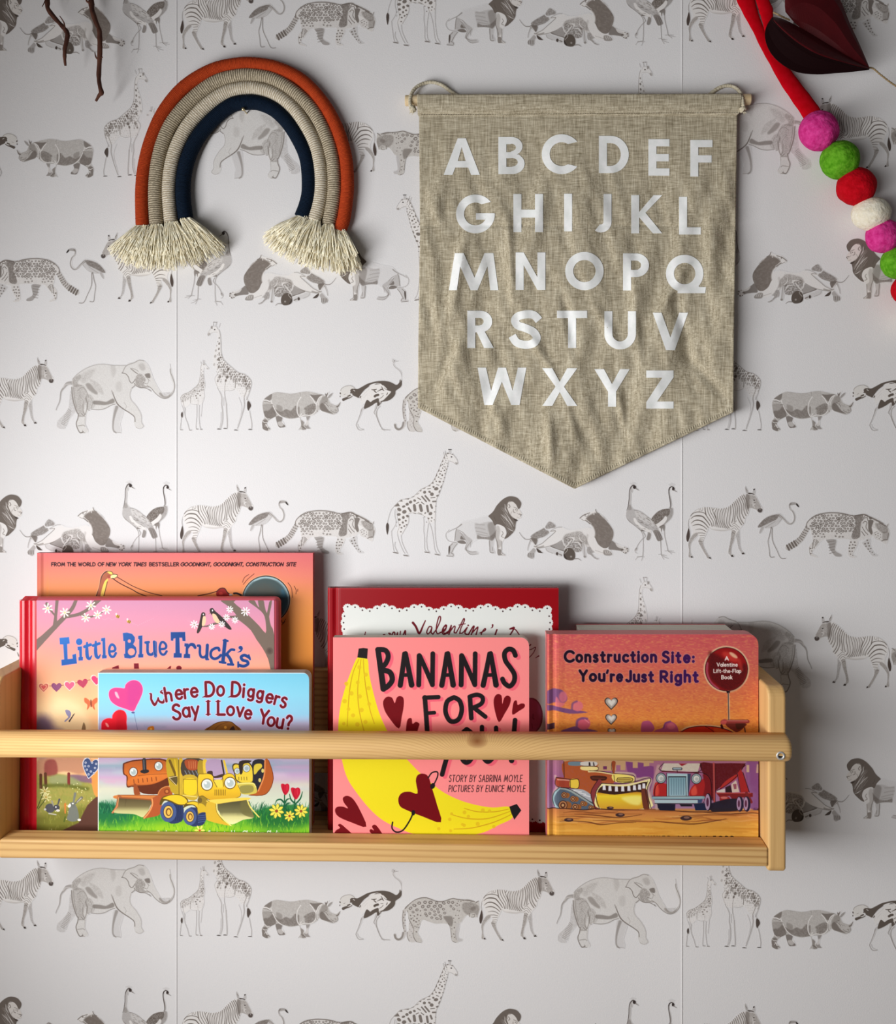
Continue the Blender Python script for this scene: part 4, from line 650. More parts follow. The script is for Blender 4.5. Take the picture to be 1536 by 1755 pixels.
    for x0, y0, s in ((560, 330, 1), (695, 300, 1.35)):
        m = 1 if s == 1 else -1
        if s == 1: c.fill("548 260 575 252 590 275 580 330 560 400 520 475 495 470 520 380 535 310", (56, 46, 44), sm=3); c.fill("565 300 592 300 596 350 580 395 552 395", (240, 200, 160)); c.ell(568, 275, 6, 9, (240, 240, 240)); c.line("590 272 602 270", [6, 2], (180, 130, 90))
        else: c.fill("640 215 670 205 700 240 780 310 875 425 850 440 780 390 700 330 660 280 640 250", (56, 46, 44), sm=3); c.fill("665 270 700 275 730 320 748 358 715 370 680 330", (240, 200, 160)); c.ell(668, 232, 7, 10, (240, 240, 240)); c.line("640 260 625 272", [8, 2], (180, 130, 90))
    for x, y, r in ((468, 385, 42), (660, 410, 32), (770, 383, 34), (822, 308, 34), (858, 220, 36), (915, 337, 34), (1030, 243, 46)): flower(c, x, y, r, (250, 248, 246), (170, 150, 130), 8, 12, x)
    c.T = (0, 0, 1); return c

def art_diggers():
    c = Cv(166, 1152, 533, 1442, 2, (0, 0, 0))
    g = ramp([(1153, (118, 196, 222)), (1190, (136, 206, 228)), (1225, (142, 196, 222)), (1240, (184, 180, 210)), (1252, (196, 170, 208)), (1300, (190, 170, 196)), (1312, (140, 160, 176)), (1330, (196, 160, 194)), (1345, (200, 196, 180)), (1372, (206, 214, 190)), (1442, (206, 214, 190))])
    c.rgb[:] = g(c.X, c.Y)
    rs = np.random.RandomState(7)
    for k in range(46):
        x, y = rs.uniform(170, 530), rs.uniform(1232, 1372); col = [(226, 170, 200), (150, 176, 204), (224, 150, 190), (176, 200, 200), (214, 196, 206), (140, 150, 180)][rs.randint(6)]
        if y > 1345: col = [(226, 226, 190), (190, 200, 214), (220, 210, 196)][rs.randint(3)]
        c.ell(x, y, rs.uniform(24, 60), rs.uniform(2, 4.5), col, .45, 8)
    # lawn
    c.fill("160 1378 200 1382 260 1392 330 1398 430 1392 470 1380 535 1386 535 1445 160 1445", ramp([(1375, (40, 110, 60)), (1400, (66, 150, 50)), (1420, (130, 190, 40)), (1442, (110, 190, 40))]), 1, 5, 2)
    c.ell(190, 1395, 40, 20, (20, 96, 70), .7, 22); c.ell(480, 1405, 50, 16, (20, 90, 50), .75, 22); c.ell(330, 1420, 70, 14, (160, 204, 30), .6, 20)
    grasses(c, 168, 240, 1382, 1396, 150, [(24, 100, 66), (40, 120, 80), (70, 150, 90), (16, 76, 54)], 11, 5, .7); grasses(c, 425, 531, 1384, 1400, 170, [(24, 100, 60), (50, 130, 70), (16, 76, 44)], 10, 6, .7)
    grasses(c, 168, 531, 1402, 1440, 420, [(90, 180, 40), (150, 210, 60), (50, 140, 40), (30, 110, 50), (180, 214, 60)], 8, 8, .5)
    # balloons
    c.T = (160, 1140, 8.084)
    c.line("566 660 590 780 615 905", 6, (110, 120, 160)); pk = "435 320 450 270 500 225 570 208 640 235 680 300 682 370 650 460 600 560 555 635 440 600 330 560 250 500 218 420 230 350 290 315 370 315"
    c.fill(pk, (230, 160, 200), grow=7); c.fill(pk, (214, 66, 134)); c.fill("500 240 600 230 660 300 660 380 580 560 480 560 470 400", (196, 60, 140), .5, 50); c.fill("300 370 330 375 350 420 362 460 330 450 305 410", (250, 190, 200), .9, 12); c.ell(552, 655, 24, 14, (90, 90, 140))
    rd = "262 738 270 690 310 640 370 620 430 640 460 700 458 790 440 920 150 920 115 840 130 775 180 742 230 735"
    c.fill(rd, (226, 130, 160), grow=7); c.fill(rd, (222, 20, 40)); c.fill("330 640 430 650 450 760 430 900 320 900", (180, 10, 30), .5, 50); c.fill("168 800 195 805 218 845 205 858 180 840", (250, 160, 150), .9, 12)
    c.fill("750 905 756 868 780 850 835 846 838 905", (206, 120, 40)); c.ell(800, 885, 14, 16, (250, 190, 80), .9, 8)
    dr = (112, 10, 26)
    def wl(col, g): c.line("778 396 800 398 802 440 806 480 850 548 888 490 900 448 912 495 965 515 995 455 985 400 935 372 960 344", np.array([10, 26, 30, 30, 38, 24, 14, 30, 36, 28, 30, 24, 8])+g, col)
    wl((206, 196, 222), 14); wl(dr, 0)
    c.T = (0, 0, 1)
    LT = [('h', 285.6, 1201.9, -.16, 22), ('e', 302.5, 1198.6, -.14, 24), ('r', 317.6, 1196.6, -.12, 24), ('e', 328.4, 1194.8, -.1, 24), ('D', 353.5, 1193.2, -.04, 24, .85), ('o', 372.6, 1192, .0, 25, .9), ('D', 397.5, 1193, .04, 24, .85), ('i', 417, 1194.4, .08, 23), ('g', 425, 1193.4, .1, 20), ('g', 440.3, 1196.2, .16, 20), ('e', 455.3, 1203, .2, 23), ('r', 470.2, 1206.4, .24, 22), ('s', 480, 1210.6, .26, 26),
          ('S', 297, 1232.8, -.06, 25, 1), ('a', 314.5, 1228.8, -.1, 24), ('y', 330, 1227, -.08, 24), ('I', 357, 1224.6, 0, 23), ('L', 374, 1224.6, 0, 23, 1.1), ('o', 389.4, 1225.4, .02, 23), ('v', 405.8, 1227.2, .08, 24), ('e', 419.2, 1231, .12, 23), ('Y', 444.4, 1238.8, .16, 23, .95), ('o', 458, 1243, .16, 23), ('u', 473.4, 1246.2, .18, 24), ('?', 489.6, 1249, .14, 23, .9)]
    for col, g in (((206, 196, 222), 2.2), (dr, 0)):
        for l in LT:
            text(c, l[0], 0, 0, l[4], 4.6+g if l[0] not in 'hrgesuvaoy' else 4.3+g, col, path=lambda i: (l[1], l[2], l[3], 1), sx=l[5] if len(l) > 5 else 1)
        for x, y in ((354, 1200-6), (374, 1224.4), (357, 1224.4), (357, 1202), (374, 1202)):
            c.line([(x-3.5, y), (x+3.5, y-.4)], 2+g, col, sm=0)
    c.line("353 1193 347 1195", [3, 1], dr, sm=0); c.line("397 1193 391 1195", [3, 1], dr, sm=0)
    # brown cab top, dump body
    c.T = (340, 1140, 7.493)
    c.fill("95 845 180 770 270 730 380 722 450 745 540 850", (136, 84, 30)); c.line("95 845 180 770 270 730 380 722 450 745 540 850", 8, (80, 40, 16)); c.ell(348, 798, 18, 18, (206, 140, 50)); c.line("200 840 270 770 380 730", 6, (96, 54, 20)); c.fill("400 835 450 780 470 845", (60, 34, 24))
    c.T = (160, 1290, 8.084)
    ob, od, ol = (190, 96, 34), (96, 42, 20), (226, 130, 56)
    # rusty bulldozer (plain machine, headlamps only)
    c.fill("415 180 440 140 620 100 1000 100 1050 300 1040 470 960 560 700 560 560 470 470 470 465 330 420 290", od, grow=6); c.fill("430 185 450 150 620 112 990 112 1035 300 1000 360 800 440 560 440 475 460 478 330 432 285", ramp([(1300, (176, 88, 36)), (1330, (206, 108, 36)), (1350, (170, 80, 34))]), 1, 4)
    c.fill("640 320 1035 270 1040 330 820 430 560 460 480 450 480 380", ol, .5, 24); c.line("620 320 800 300 1035 290", 8, (120, 56, 22), .7, 5)
    for k in range(6): c.line([(560+k*62, 372-k*7), (566+k*62, 420-k*7)], 12, (112, 50, 22), .8, 5)
    for x, y in ((555, 265), (905, 185)): c.ell(x, y, 62, 66, (96, 44, 20)); c.ell(x, y, 52, 57, (214, 218, 212)); c.ell(x+4, y+4, 34, 38, (168, 182, 180), 1, 12); c.ell(x-14, y-18, 12, 14, (246, 248, 244))
    c.line("706 100 712 240", 54, (46, 44, 48)); c.line("700 100 706 240", 12, (120, 124, 130), .8, 5); c.fill("655 270 670 240 760 235 768 268 710 288", (40, 36, 38))
    c.fill("560 440 600 440 650 560 640 580 570 580", (150, 74, 36)); c.fill("900 540 960 480 1040 465 1090 520 1085 640 940 640 905 600", (168, 84, 40)); c.line("895 580 940 500 1040 465 1092 520", 10, (214, 140, 80)); c.ell(1020, 535, 40, 40, (140, 66, 30)); c.ell(1020, 535, 20, 20, (200, 120, 60))
    c.fill("340 585 900 590 800 640 330 640", (206, 124, 62)); c.line("340 585 900 590", 8, (120, 60, 28)); c.fill("340 600 400 620 350 740 290 830 255 830 310 740", (168, 96, 58)); c.fill("360 625 790 650 790 740 700 890 560 850 290 830 350 740", ramp([(1366, (84, 70, 44)), (1382, (120, 108, 70)), (1390, (196, 190, 130)), (1402, (214, 214, 150))]), 1, 4); c.line("350 620 800 650", 18, (150, 84, 44))
    c.fill("800 640 930 600 935 840 760 900 690 905 770 800 810 700", (176, 86, 44)); c.line("815 640 820 720 770 830 705 905", 18, (226, 150, 90)); c.line("350 620 330 740 260 830", 14, (206, 140, 90)); c.line("455 640 440 740", 6, (80, 66, 40), .5)
    # yellow digger
    yl, yd, yh = (214, 178, 40), (96, 76, 22), (244, 220, 90)
    c.fill("1010 100 1190 100 1190 580 1110 560 1060 480", (186, 156, 40)); c.line("1060 110 1150 330", 34, (110, 84, 24)); c.line("1130 100 1160 320", 20, yl); c.fill("1045 345 1160 325 1150 450", (90, 76, 44)); c.line("1050 345 1150 450", 8, (226, 200, 140)); c.line("1050 345 1160 325", 8, (226, 200, 140))
    c.fill("1185 100 1240 100 1240 590 1185 580", (206, 170, 50)); c.line("1185 100 1190 580", 10, yd); c.fill("1245 100 1520 100 1520 350 1245 330", (70, 60, 50)); c.fill("1270 105 1440 105 1440 230 1310 230", (166, 76, 40)); [c.line([(1325+k*30, 120), (1330+k*28, 215)], 8, (214, 130, 80)) for k in range(4)]; [c.line([(1270+k*50, 250), (1300+k*50, 310)], 12, (120, 126, 130)) for k in range(4)]
    c.fill("1235 330 1440 340 1440 640 1235 600", (196, 164, 50)); c.fill("1260 370 1420 370 1420 570 1260 560", (236, 200, 40), 1, 6); c.line("1250 365 1425 368", 6, yd); c.line("1250 365 1250 570", 6, yd); c.line("1240 590 1430 610", 10, (240, 220, 130))
    for x, y, r, rr in ((1040, 820, 112, 140), (1340, 885, 92, 118)):
        c.fill([(x-20, y-rr), (x+180, y-rr*.8), (x+215, y), (x+180, y+rr*.95), (x, y+rr)], (44, 56, 96), 1, 5); [c.line([(x+90+k*26, y-rr*.75), (x+100+k*26, y+rr*.85)], 8, (30, 40, 74), .8, 4) for k in range(4)]
        c.ell(x, y, r, rr, (70, 88, 136)); c.ell(x, y, r*.62, rr*.66, (50, 40, 34)); c.ell(x, y, r*.56, rr*.6, (226, 186, 90)); c.ell(x+4, y, r*.36, rr*.4, (110, 70, 30)); c.ell(x+6, y+4, r*.22, rr*.28, (226, 180, 80))
    c.fill("925 700 960 620 1060 590 1170 580 1260 610 1310 660 1290 720 1170 720 1080 680 990 660 940 720", yd, grow=5); c.fill("965 630 1060 592 1170 585 1250 612 1300 665 1280 710 1180 712 1080 665 1000 640", (236, 196, 44), 1, 4); c.fill("1250 760 1290 700 1380 670 1480 700 1536 760 1540 830 1460 800 1400 730 1310 730", yd, grow=5); c.fill("1290 705 1380 676 1480 705 1540 770 1540 820 1470 790 1400 722", (230, 192, 44), 1, 4)
    c.T = (340, 1290, 7.493)
    c.fill("0 560 60 540 120 600 120 780 60 880 0 900", (150, 124, 40)); c.ell(20, 610, 30, 36, (110, 90, 40)); c.fill("0 660 60 660 110 720 90 770 0 770", (214, 178, 44), 1, 5); c.fill("0 790 100 770 90 880 0 920", (44, 56, 96)); [c.line([(0, 810+k*28), (90, 800+k*26)], 9, (70, 90, 140)) for k in range(4)]
    c.fill("0 110 60 100 110 100 110 270 0 280", (170, 140, 40)); c.fill("60 100 110 100 110 270 70 270", (226, 190, 60)); c.fill("110 100 300 100 320 270 190 310 110 270", (176, 150, 178)); c.line("300 100 330 270", 20, (50, 40, 40)); c.line("330 105 370 260", 26, (226, 190, 60)); c.fill("110 250 180 235 200 300 320 270 320 310 180 320", (70, 50, 44))
    face = "0 300 60 275 150 275 190 310 200 350 300 350 320 300 380 270 440 280 480 340 510 420 540 500 530 560 420 590 250 605 150 605 60 550 0 540"
    c.fill(face, yd, grow=6); c.fill(face, ramp([(1325, (236, 196, 48)), (1355, (230, 186, 40)), (1372, (210, 160, 40))]), 1, 4); c.fill("200 360 300 350 310 440 240 440", (240, 206, 70), 1, 6); c.line("190 350 240 440", 8, yd); c.line("315 320 325 430", 8, yd)
    for x, y in ((112, 408), (408, 388)): c.ell(x, y, 78, 80, (120, 90, 26)); c.ell(x, y, 66, 68, (226, 230, 222)); c.ell(x+4, y+4, 44, 46, (178, 190, 186), 1, 14); c.ell(x-16, y-18, 14, 16, (250, 252, 248))
    for k in range(7): c.line([(215+k*22, 475), (213+k*22, 545)], 9, (120, 90, 26), .85, 3)
    c.fill("440 180 470 140 560 150 620 110 690 170 720 260 700 380 560 390 480 340 470 280", (70, 56, 24), grow=5); c.fill("450 185 480 150 560 160 620 120 680 175 706 260 690 370 560 380 490 340 478 280", (230, 200, 60), 1, 4)
    for x, y, r in ((500, 235, 34), (620, 200, 42)): c.ell(x, y, r+6, r+8, (80, 64, 30)); c.ell(x, y, r, r+3, (206, 214, 210)); c.ell(x+3, y+2, r*.62, r*.64, (160, 176, 178), 1, 8)
    c.fill("530 110 680 100 650 130 580 150 570 250 545 280 530 240", (50, 40, 34)); [c.line([(520+k*34, 312), (522+k*34, 350)], 8, (120, 96, 30)) for k in range(4)]
    c.fill("700 110 850 100 860 300 780 500 700 480 700 300", (40, 38, 46)); c.fill("720 160 800 140 820 180 770 230 740 270 715 270", (214, 190, 60)); [c.ell(x, y, 18, 26, (214, 196, 110)) for x, y in ((828, 230), (790, 352))]
    c.fill("850 100 905 100 965 320 870 530 650 545 760 490 840 300", (176, 88, 36)); c.line("858 100 845 300 770 490", 16, (226, 140, 80)); c.line("905 100 965 330 870 530 650 545", 8, (110, 50, 24)); c.fill("505 390 690 380 740 430 740 520 560 530 530 440", (206, 188, 80)); c.fill("540 430 690 420 700 500 560 520", (150, 140, 70), 1, 6); c.line("505 400 690 392 740 440", 12, (236, 226, 130))
    c.fill("120 610 600 575 640 605 240 660 170 645", (240, 206, 84)); c.line("120 612 240 660 640 605", 7, yd); c.fill("110 640 230 660 240 740 310 860 400 935 150 880 100 830", (216, 176, 50), 1, 4); c.fill("245 665 630 615 660 700 710 830 580 860 430 920 320 850 270 760", ramp([(1375, (84, 80, 52)), (1392, (120, 116, 76)), (1400, (214, 208, 140)), (1412, (234, 232, 170))]), 1, 4); c.fill("540 640 630 620 660 700 720 830 560 780", (110, 104, 60), .8, 12); c.line("236 660 250 760 330 860 420 935", 16, (246, 226, 130)); c.line("630 605 670 700 780 825", 16, (240, 220, 110)); c.line("225 660 240 765 315 865", 5, (90, 70, 30))
    # tulips, daisies
    for p in ("1108 540 1105 700 1100 780", "1240 590 1235 800"): c.line(p, 16, (30, 90, 56))
    for p in ("1100 640 1060 600 1010 610 992 650", "1110 650 1140 600 1180 590", "1110 690 1150 650 1185 645", "1230 640 1190 600 1172 530", "1245 660 1310 590 1338 500"): c.line(p, [22, 20, 8], (26, 92, 60))
    for x, y, r in ((1115, 465, 1), (1248, 515, 1.12)): c.fill([(x-54*r, y-50), (x-30*r, y-70), (x, y-58), (x+28*r, y-70), (x+54*r, y-46), (x+50*r, y+20), (x+8, y+78*r), (x-30*r, y+40)], (196, 26, 50), 1, 0, 3); c.line([(x-20, y-50), (x-26, y+20), (x, y+60)], 6, (130, 10, 36), .8); c.line([(x+24, y-50), (x+26, y+20)], 6, (240, 80, 100), .6)
    for x, y, r in ((1005, 748, 84), (1172, 812, 62), (1320, 750, 76)): flower(c, x, y, r*1.04, (100, 96, 30), (90, 50, 20), 8, r*.52, .2); flower(c, x, y, r, (238, 222, 80), (150, 76, 40), 8, r*.44, .2)
    c.T = (0, 0, 1); flower(c, 342.5, 1423, 8, (240, 226, 110), (190, 80, 50), 6, 3.4)
    text(c, "by Brianna", 218.5, 1432.6, 8.6, 1.5, (240, 244, 225), gap=.2, width=41); text(c, "Caplan", 268, 1432.6, 8.6, 1.5, (240, 244, 225), gap=.2, width=27); text(c, "Sayres", 300.5, 1432.6, 8.6, 1.5, (240, 244, 225), gap=.2, width=28)
    text(c, "illustrated by", 357, 1432.6, 8.6, 1.3, (240, 244, 225), gap=.2, width=54); text(c, "Christian Slade", 416, 1432.6, 8.6, 1.5, (240, 244, 225), gap=.2, width=64)
    c.fill("160 1148 540 1148 540 1450 160 1450", (0, 0, 0), 0)
    c.line("168 1153.6 529 1153.6", 1.2, (236, 244, 246), .8, sm=0); c.line("168.4 1153 168.4 1442", 1.6, (244, 244, 240), .9, sm=0)
    return c

def art_bananas():
    c = Cv(566, 1090, 911, 1442, 2, (252, 140, 138)); c.T = (540, 990, 3.441)
    ban = "252 470 210 560 175 660 150 760 138 860 140 960 160 1080 190 1180 240 1260 320 1360 400 1430 500 1480 600 1515 760 1530 900 1522 1000 1500 1080 1460 1165 1415 1148 1352 1050 1355 950 1340 850 1310 750 1260 650 1180 560 1090 490 1010 430 910 380 800 345 680 320 570 308 476"
    yl = (236, 218, 32); c.fill(ban, yl); c.fill(ban, (222, 206, 40), .0)
    c.fill("258 418 285 414 312 418 308 478 280 474 250 470", (32, 26, 26), sm=0); c.fill("1146 1350 1190 1334 1217 1372 1176 1427 1158 1390", (30, 26, 28), sm=0)
    ln = (206, 158, 28)
    for p in ("260 480 225 560 205 660 195 780 190 875", "272 480 262 560 252 660 258 760 275 850 290 905", "285 480 290 560 302 660 325 780 350 860", "880 1360 960 1380 1060 1380 1140 1365", "800 1395 900 1420 1020 1420 1150 1378", "820 1482 930 1475 1060 1440 1160 1395"): c.line(p, [4, 6, 4], ln)
    c.dots("262 528 12 185 625 12 215 682 13 175 728 13 198 775 11 225 812 12 250 865 13 300 572 12 252 618 11 316 652 12 265 700 12 320 745 11 275 780 13 298 850 12 170 860 10 990 1372 12 882 1384 11 806 1392 9 1030 1376 10 795 1425 10 905 1408 10 880 1460 10 960 1452 12 800 1492 9 870 1455 9 1055 1468 10 730 1480 10", (222, 186, 30), .85)
    sh, bk = (240, 100, 118), (30, 24, 26)
    def title(dx, dy, col):
        def l(p, w): c.line(pts(p)+[dx, dy], w, col)
        l("372 428 388 540 404 655", [32, 34, 36]); l("370 424 415 428 432 462 418 505 388 535", 30); l("388 545 440 556 456 600 434 636 404 656", 32)
        for a, b, m in ((503, 535, 570), (748, 785, 815), (992, 1037, 1068)):
            l([(a, 634), ((a+b)/2-2, 540), (b-8, 448)], [32, 30, 26]); l([(b, 446), ((b+m)/2, 540), (m, 632)], [26, 30, 34]); l([((a+b)/2, 575), (m-10, 573)], 22)
        for a in (612, 862): l([(a, 632), (a+3, 460)], 30); l([(a+6, 462), (a+44, 545), (a+80, 630)], 28); l([(a+83, 448), (a+81, 632)], 28)
        l("1182 458 1168 428 1140 422 1118 446 1124 490 1152 530 1176 570 1174 612 1148 640 1118 622 1106 598", 29)
        l("648 706 655 800 662 905", 28); l("645 708 728 704", 26); l("656 800 704 796", 22); l("820 706 780 730 770 790 792 840 822 848 852 828 866 775 852 725 820 706", 28)
        l("914 705 922 828", 28); l("912 702 955 690 988 706 982 742 930 768", 26); l("936 766 1005 820", 26)
        l("735 925 785 1025", 28); l("838 925 785 1040 750 1160", 28); l("895 894 862 930 856 1000 870 1070 895 1090 922 1066 934 1000 926 925 895 894", 28)
        l("985 880 985 1030 1015 1085 1050 1060 1068 1000 1068 885", 26); l("1180 840 1168 990", 28); c.ell(1160+dx, 1078+dy, 16, 16, col)
    title(17, 12, sh); title(0, 0, bk)
    rd = (112, 8, 18)
    for p in ("470 740 455 708 425 702 402 730 410 780 440 830 495 890 512 820 523 760 522 710 500 698 482 708", "1105 745 1100 695 1072 688 1054 720 1060 780 1085 852 1120 800 1148 750 1155 710 1135 695 1115 710", "1195 750 1190 725 1175 728 1166 760 1165 808 1205 785 1235 765 1236 745 1215 742", "575 862 570 830 550 832 540 862 540 930 590 930 612 880 615 860 595 850", "605 1272 595 1200 605 1165 635 1155 668 1172 690 1240 720 1340 743 1442 640 1410 540 1370 500 1345 492 1300 515 1268 560 1262", "195 1360 170 1325 165 1298 190 1286 225 1305 265 1370 303 1468 220 1445 140 1410 118 1375 130 1352 165 1350", "148 1475 135 1460 150 1452 180 1475 225 1525 120 1525 122 1492", "348 1490 336 1468 350 1456 370 1470 402 1525 345 1515 322 1495 330 1482"):
        c.fill(p, rd, sm=3)
    c.line("668 1180 690 1150 722 1146 722 1175 700 1222", 8, bk); c.ell(694, 1228, 14, 18, bk, 1, 0, .4); c.line("578 1388 560 1430 520 1488 480 1500 455 1478 458 1442", 9, bk); c.ell(580, 1386, 11, 16, bk)
    c.T = (0, 0, 1)
    text(c, "STORY BY SABRINA MOYLE", 769.6, 1339.6, 11.2, 1.25, (44, 26, 30), gap=.24, width=125, slant=.12, sx=.75); text(c, "PICTURES BY EUNICE MOYLE", 769, 1356.8, 10.8, 1.25, (44, 26, 30), gap=.24, width=131, slant=.12, sx=.75)
    return c

def art_valentine():
    red = (150, 8, 20)
    c = Cv(561, 1006, 959, 1430, 2, red)
    wh = (228, 230, 224)
    x0, x1, y0, y1 = 592, 940, 1046, 1404
    c.fill([(x0, y0), (x1, y0), (x1, y1), (x0, y1)], wh, sm=0)
    def edge(pa, pb, n, wave):
        for k in range(n+1):
            f = k/n; x = pa[0]+(pb[0]-pa[0])*f; y = pa[1]+(pb[1]-pa[1])*f; o = wave(k)
            dx, dy = (0, -1) if pa[1] == pb[1] and pa[1] < 1200 else ((0, 1) if pa[1] == pb[1] else ((-1, 0) if pa[0] < 700 else (1, 0)))
            xx, yy = x+dx*o, y+dy*o
            c.ell(xx, yy, 7.5, 7.5, wh)
            for m in range(7):
                t = math.atan2(dy, dx)+(m-3)*.42; c.ell(xx+7.2*math.cos(t), yy+7.2*math.sin(t), 1.5, 1.5, wh)
            c.ell(xx+dx*3.4, yy+dy*3.4, 1.35, 1.35, (48, 8, 14))
    edge((596, 1050), (938, 1050), 27, lambda k: 3.2-4.2*math.cos(k*2*math.pi/4.6+2.6)); edge((594, 1056), (594, 1400), 31, lambda k: 1.6*math.sin(k*1.4)); edge((938, 1056), (938, 1400), 31, lambda k: 1.6*math.sin(k*1.4)); edge((596, 1402), (938, 1402), 27, lambda k: 1.4*math.cos(k*1.4))
    sc = (106, 10, 26)
    c.T = (555, 1000, 7.144)
    for p, w in (("500 640 512 595", 9), ("730 626 748 624", 9), ("798 610 815 615 805 640", [14, 14, 10]), ("830 640 850 600 868 600 872 640", 12), ("890 640 905 600 905 645 930 640 940 585", 10), ("970 640 998 580 1000 640", [10, 16, 10]), ("1092 480 1130 530 1170 610 1215 520 1245 455", [22, 20, 20, 14, 10]), ("1320 530 1290 530 1262 590 1275 618 1305 590 1325 540 1315 600 1340 618", 11), ("1335 620 1380 560 1425 460 1430 410 1410 410 1385 500 1378 580 1395 615 1430 600", 11), ("1425 600 1480 580 1500 540 1490 520 1462 545 1450 600 1475 622 1520 600", 11)): c.line(p, np.array(w)*1.35, sc)
    c.T = (760, 1000, 7.314)
    for p, w in (("-10 600 30 560 42 530 28 520 5 550 0 600 20 625 60 600", 11), ("55 625 85 560 100 525 92 570 70 640", 12), ("80 610 130 540 148 545 135 610 160 620", 11), ("160 620 210 530 250 450 262 440 262 470 220 560 205 625", 11), ("195 520 275 505", 8), ("205 620 240 620 290 560", 11), ("300 550 270 620 300 640", 12), ("315 640 370 545 385 545 350 640", 13), ("370 610 425 550 432 560 410 640", 12), ("460 620 520 590 530 570 515 570 480 620 475 650", 11), ("618 520 615 545 595 560", [16, 12, 4]), ("650 640 672 580", 14), ("835 570 890 552 840 640", 13), ("840 570 900 575 950 640", 10)): c.line(p, np.array(w)*1.35, sc)
    c.ell(312, 525, 11, 11, sc)
    c.T = (880, 1080, 9.75)
    c.line("270 260 290 240", 20, sc); c.line("240 330 300 320 370 285 340 370 270 450 220 470", 12, sc); c.line("425 430 400 445 365 465", [22, 14, 5], sc)
    c.ell(300, 1430, 190, 300, (150, 60, 90)); c.ell(290, 1430, 172, 282, (176, 72, 108)); [c.ell(300+185*math.cos(t), 1430+292*math.sin(t), 8, 10, (120, 20, 40)) for t in np.arange(-1.4, 1.4, .09)]
    c.line("330 1400 330 1480 350 1480", 10, (110, 20, 50)); c.line("310 1560 320 1640", 8, (110, 20, 50))
    c.T = (0, 0, 1)
    c.line("561 1009.5 958 1009.5", 1.4, (190, 50, 56), .5, sm=0)
    return c

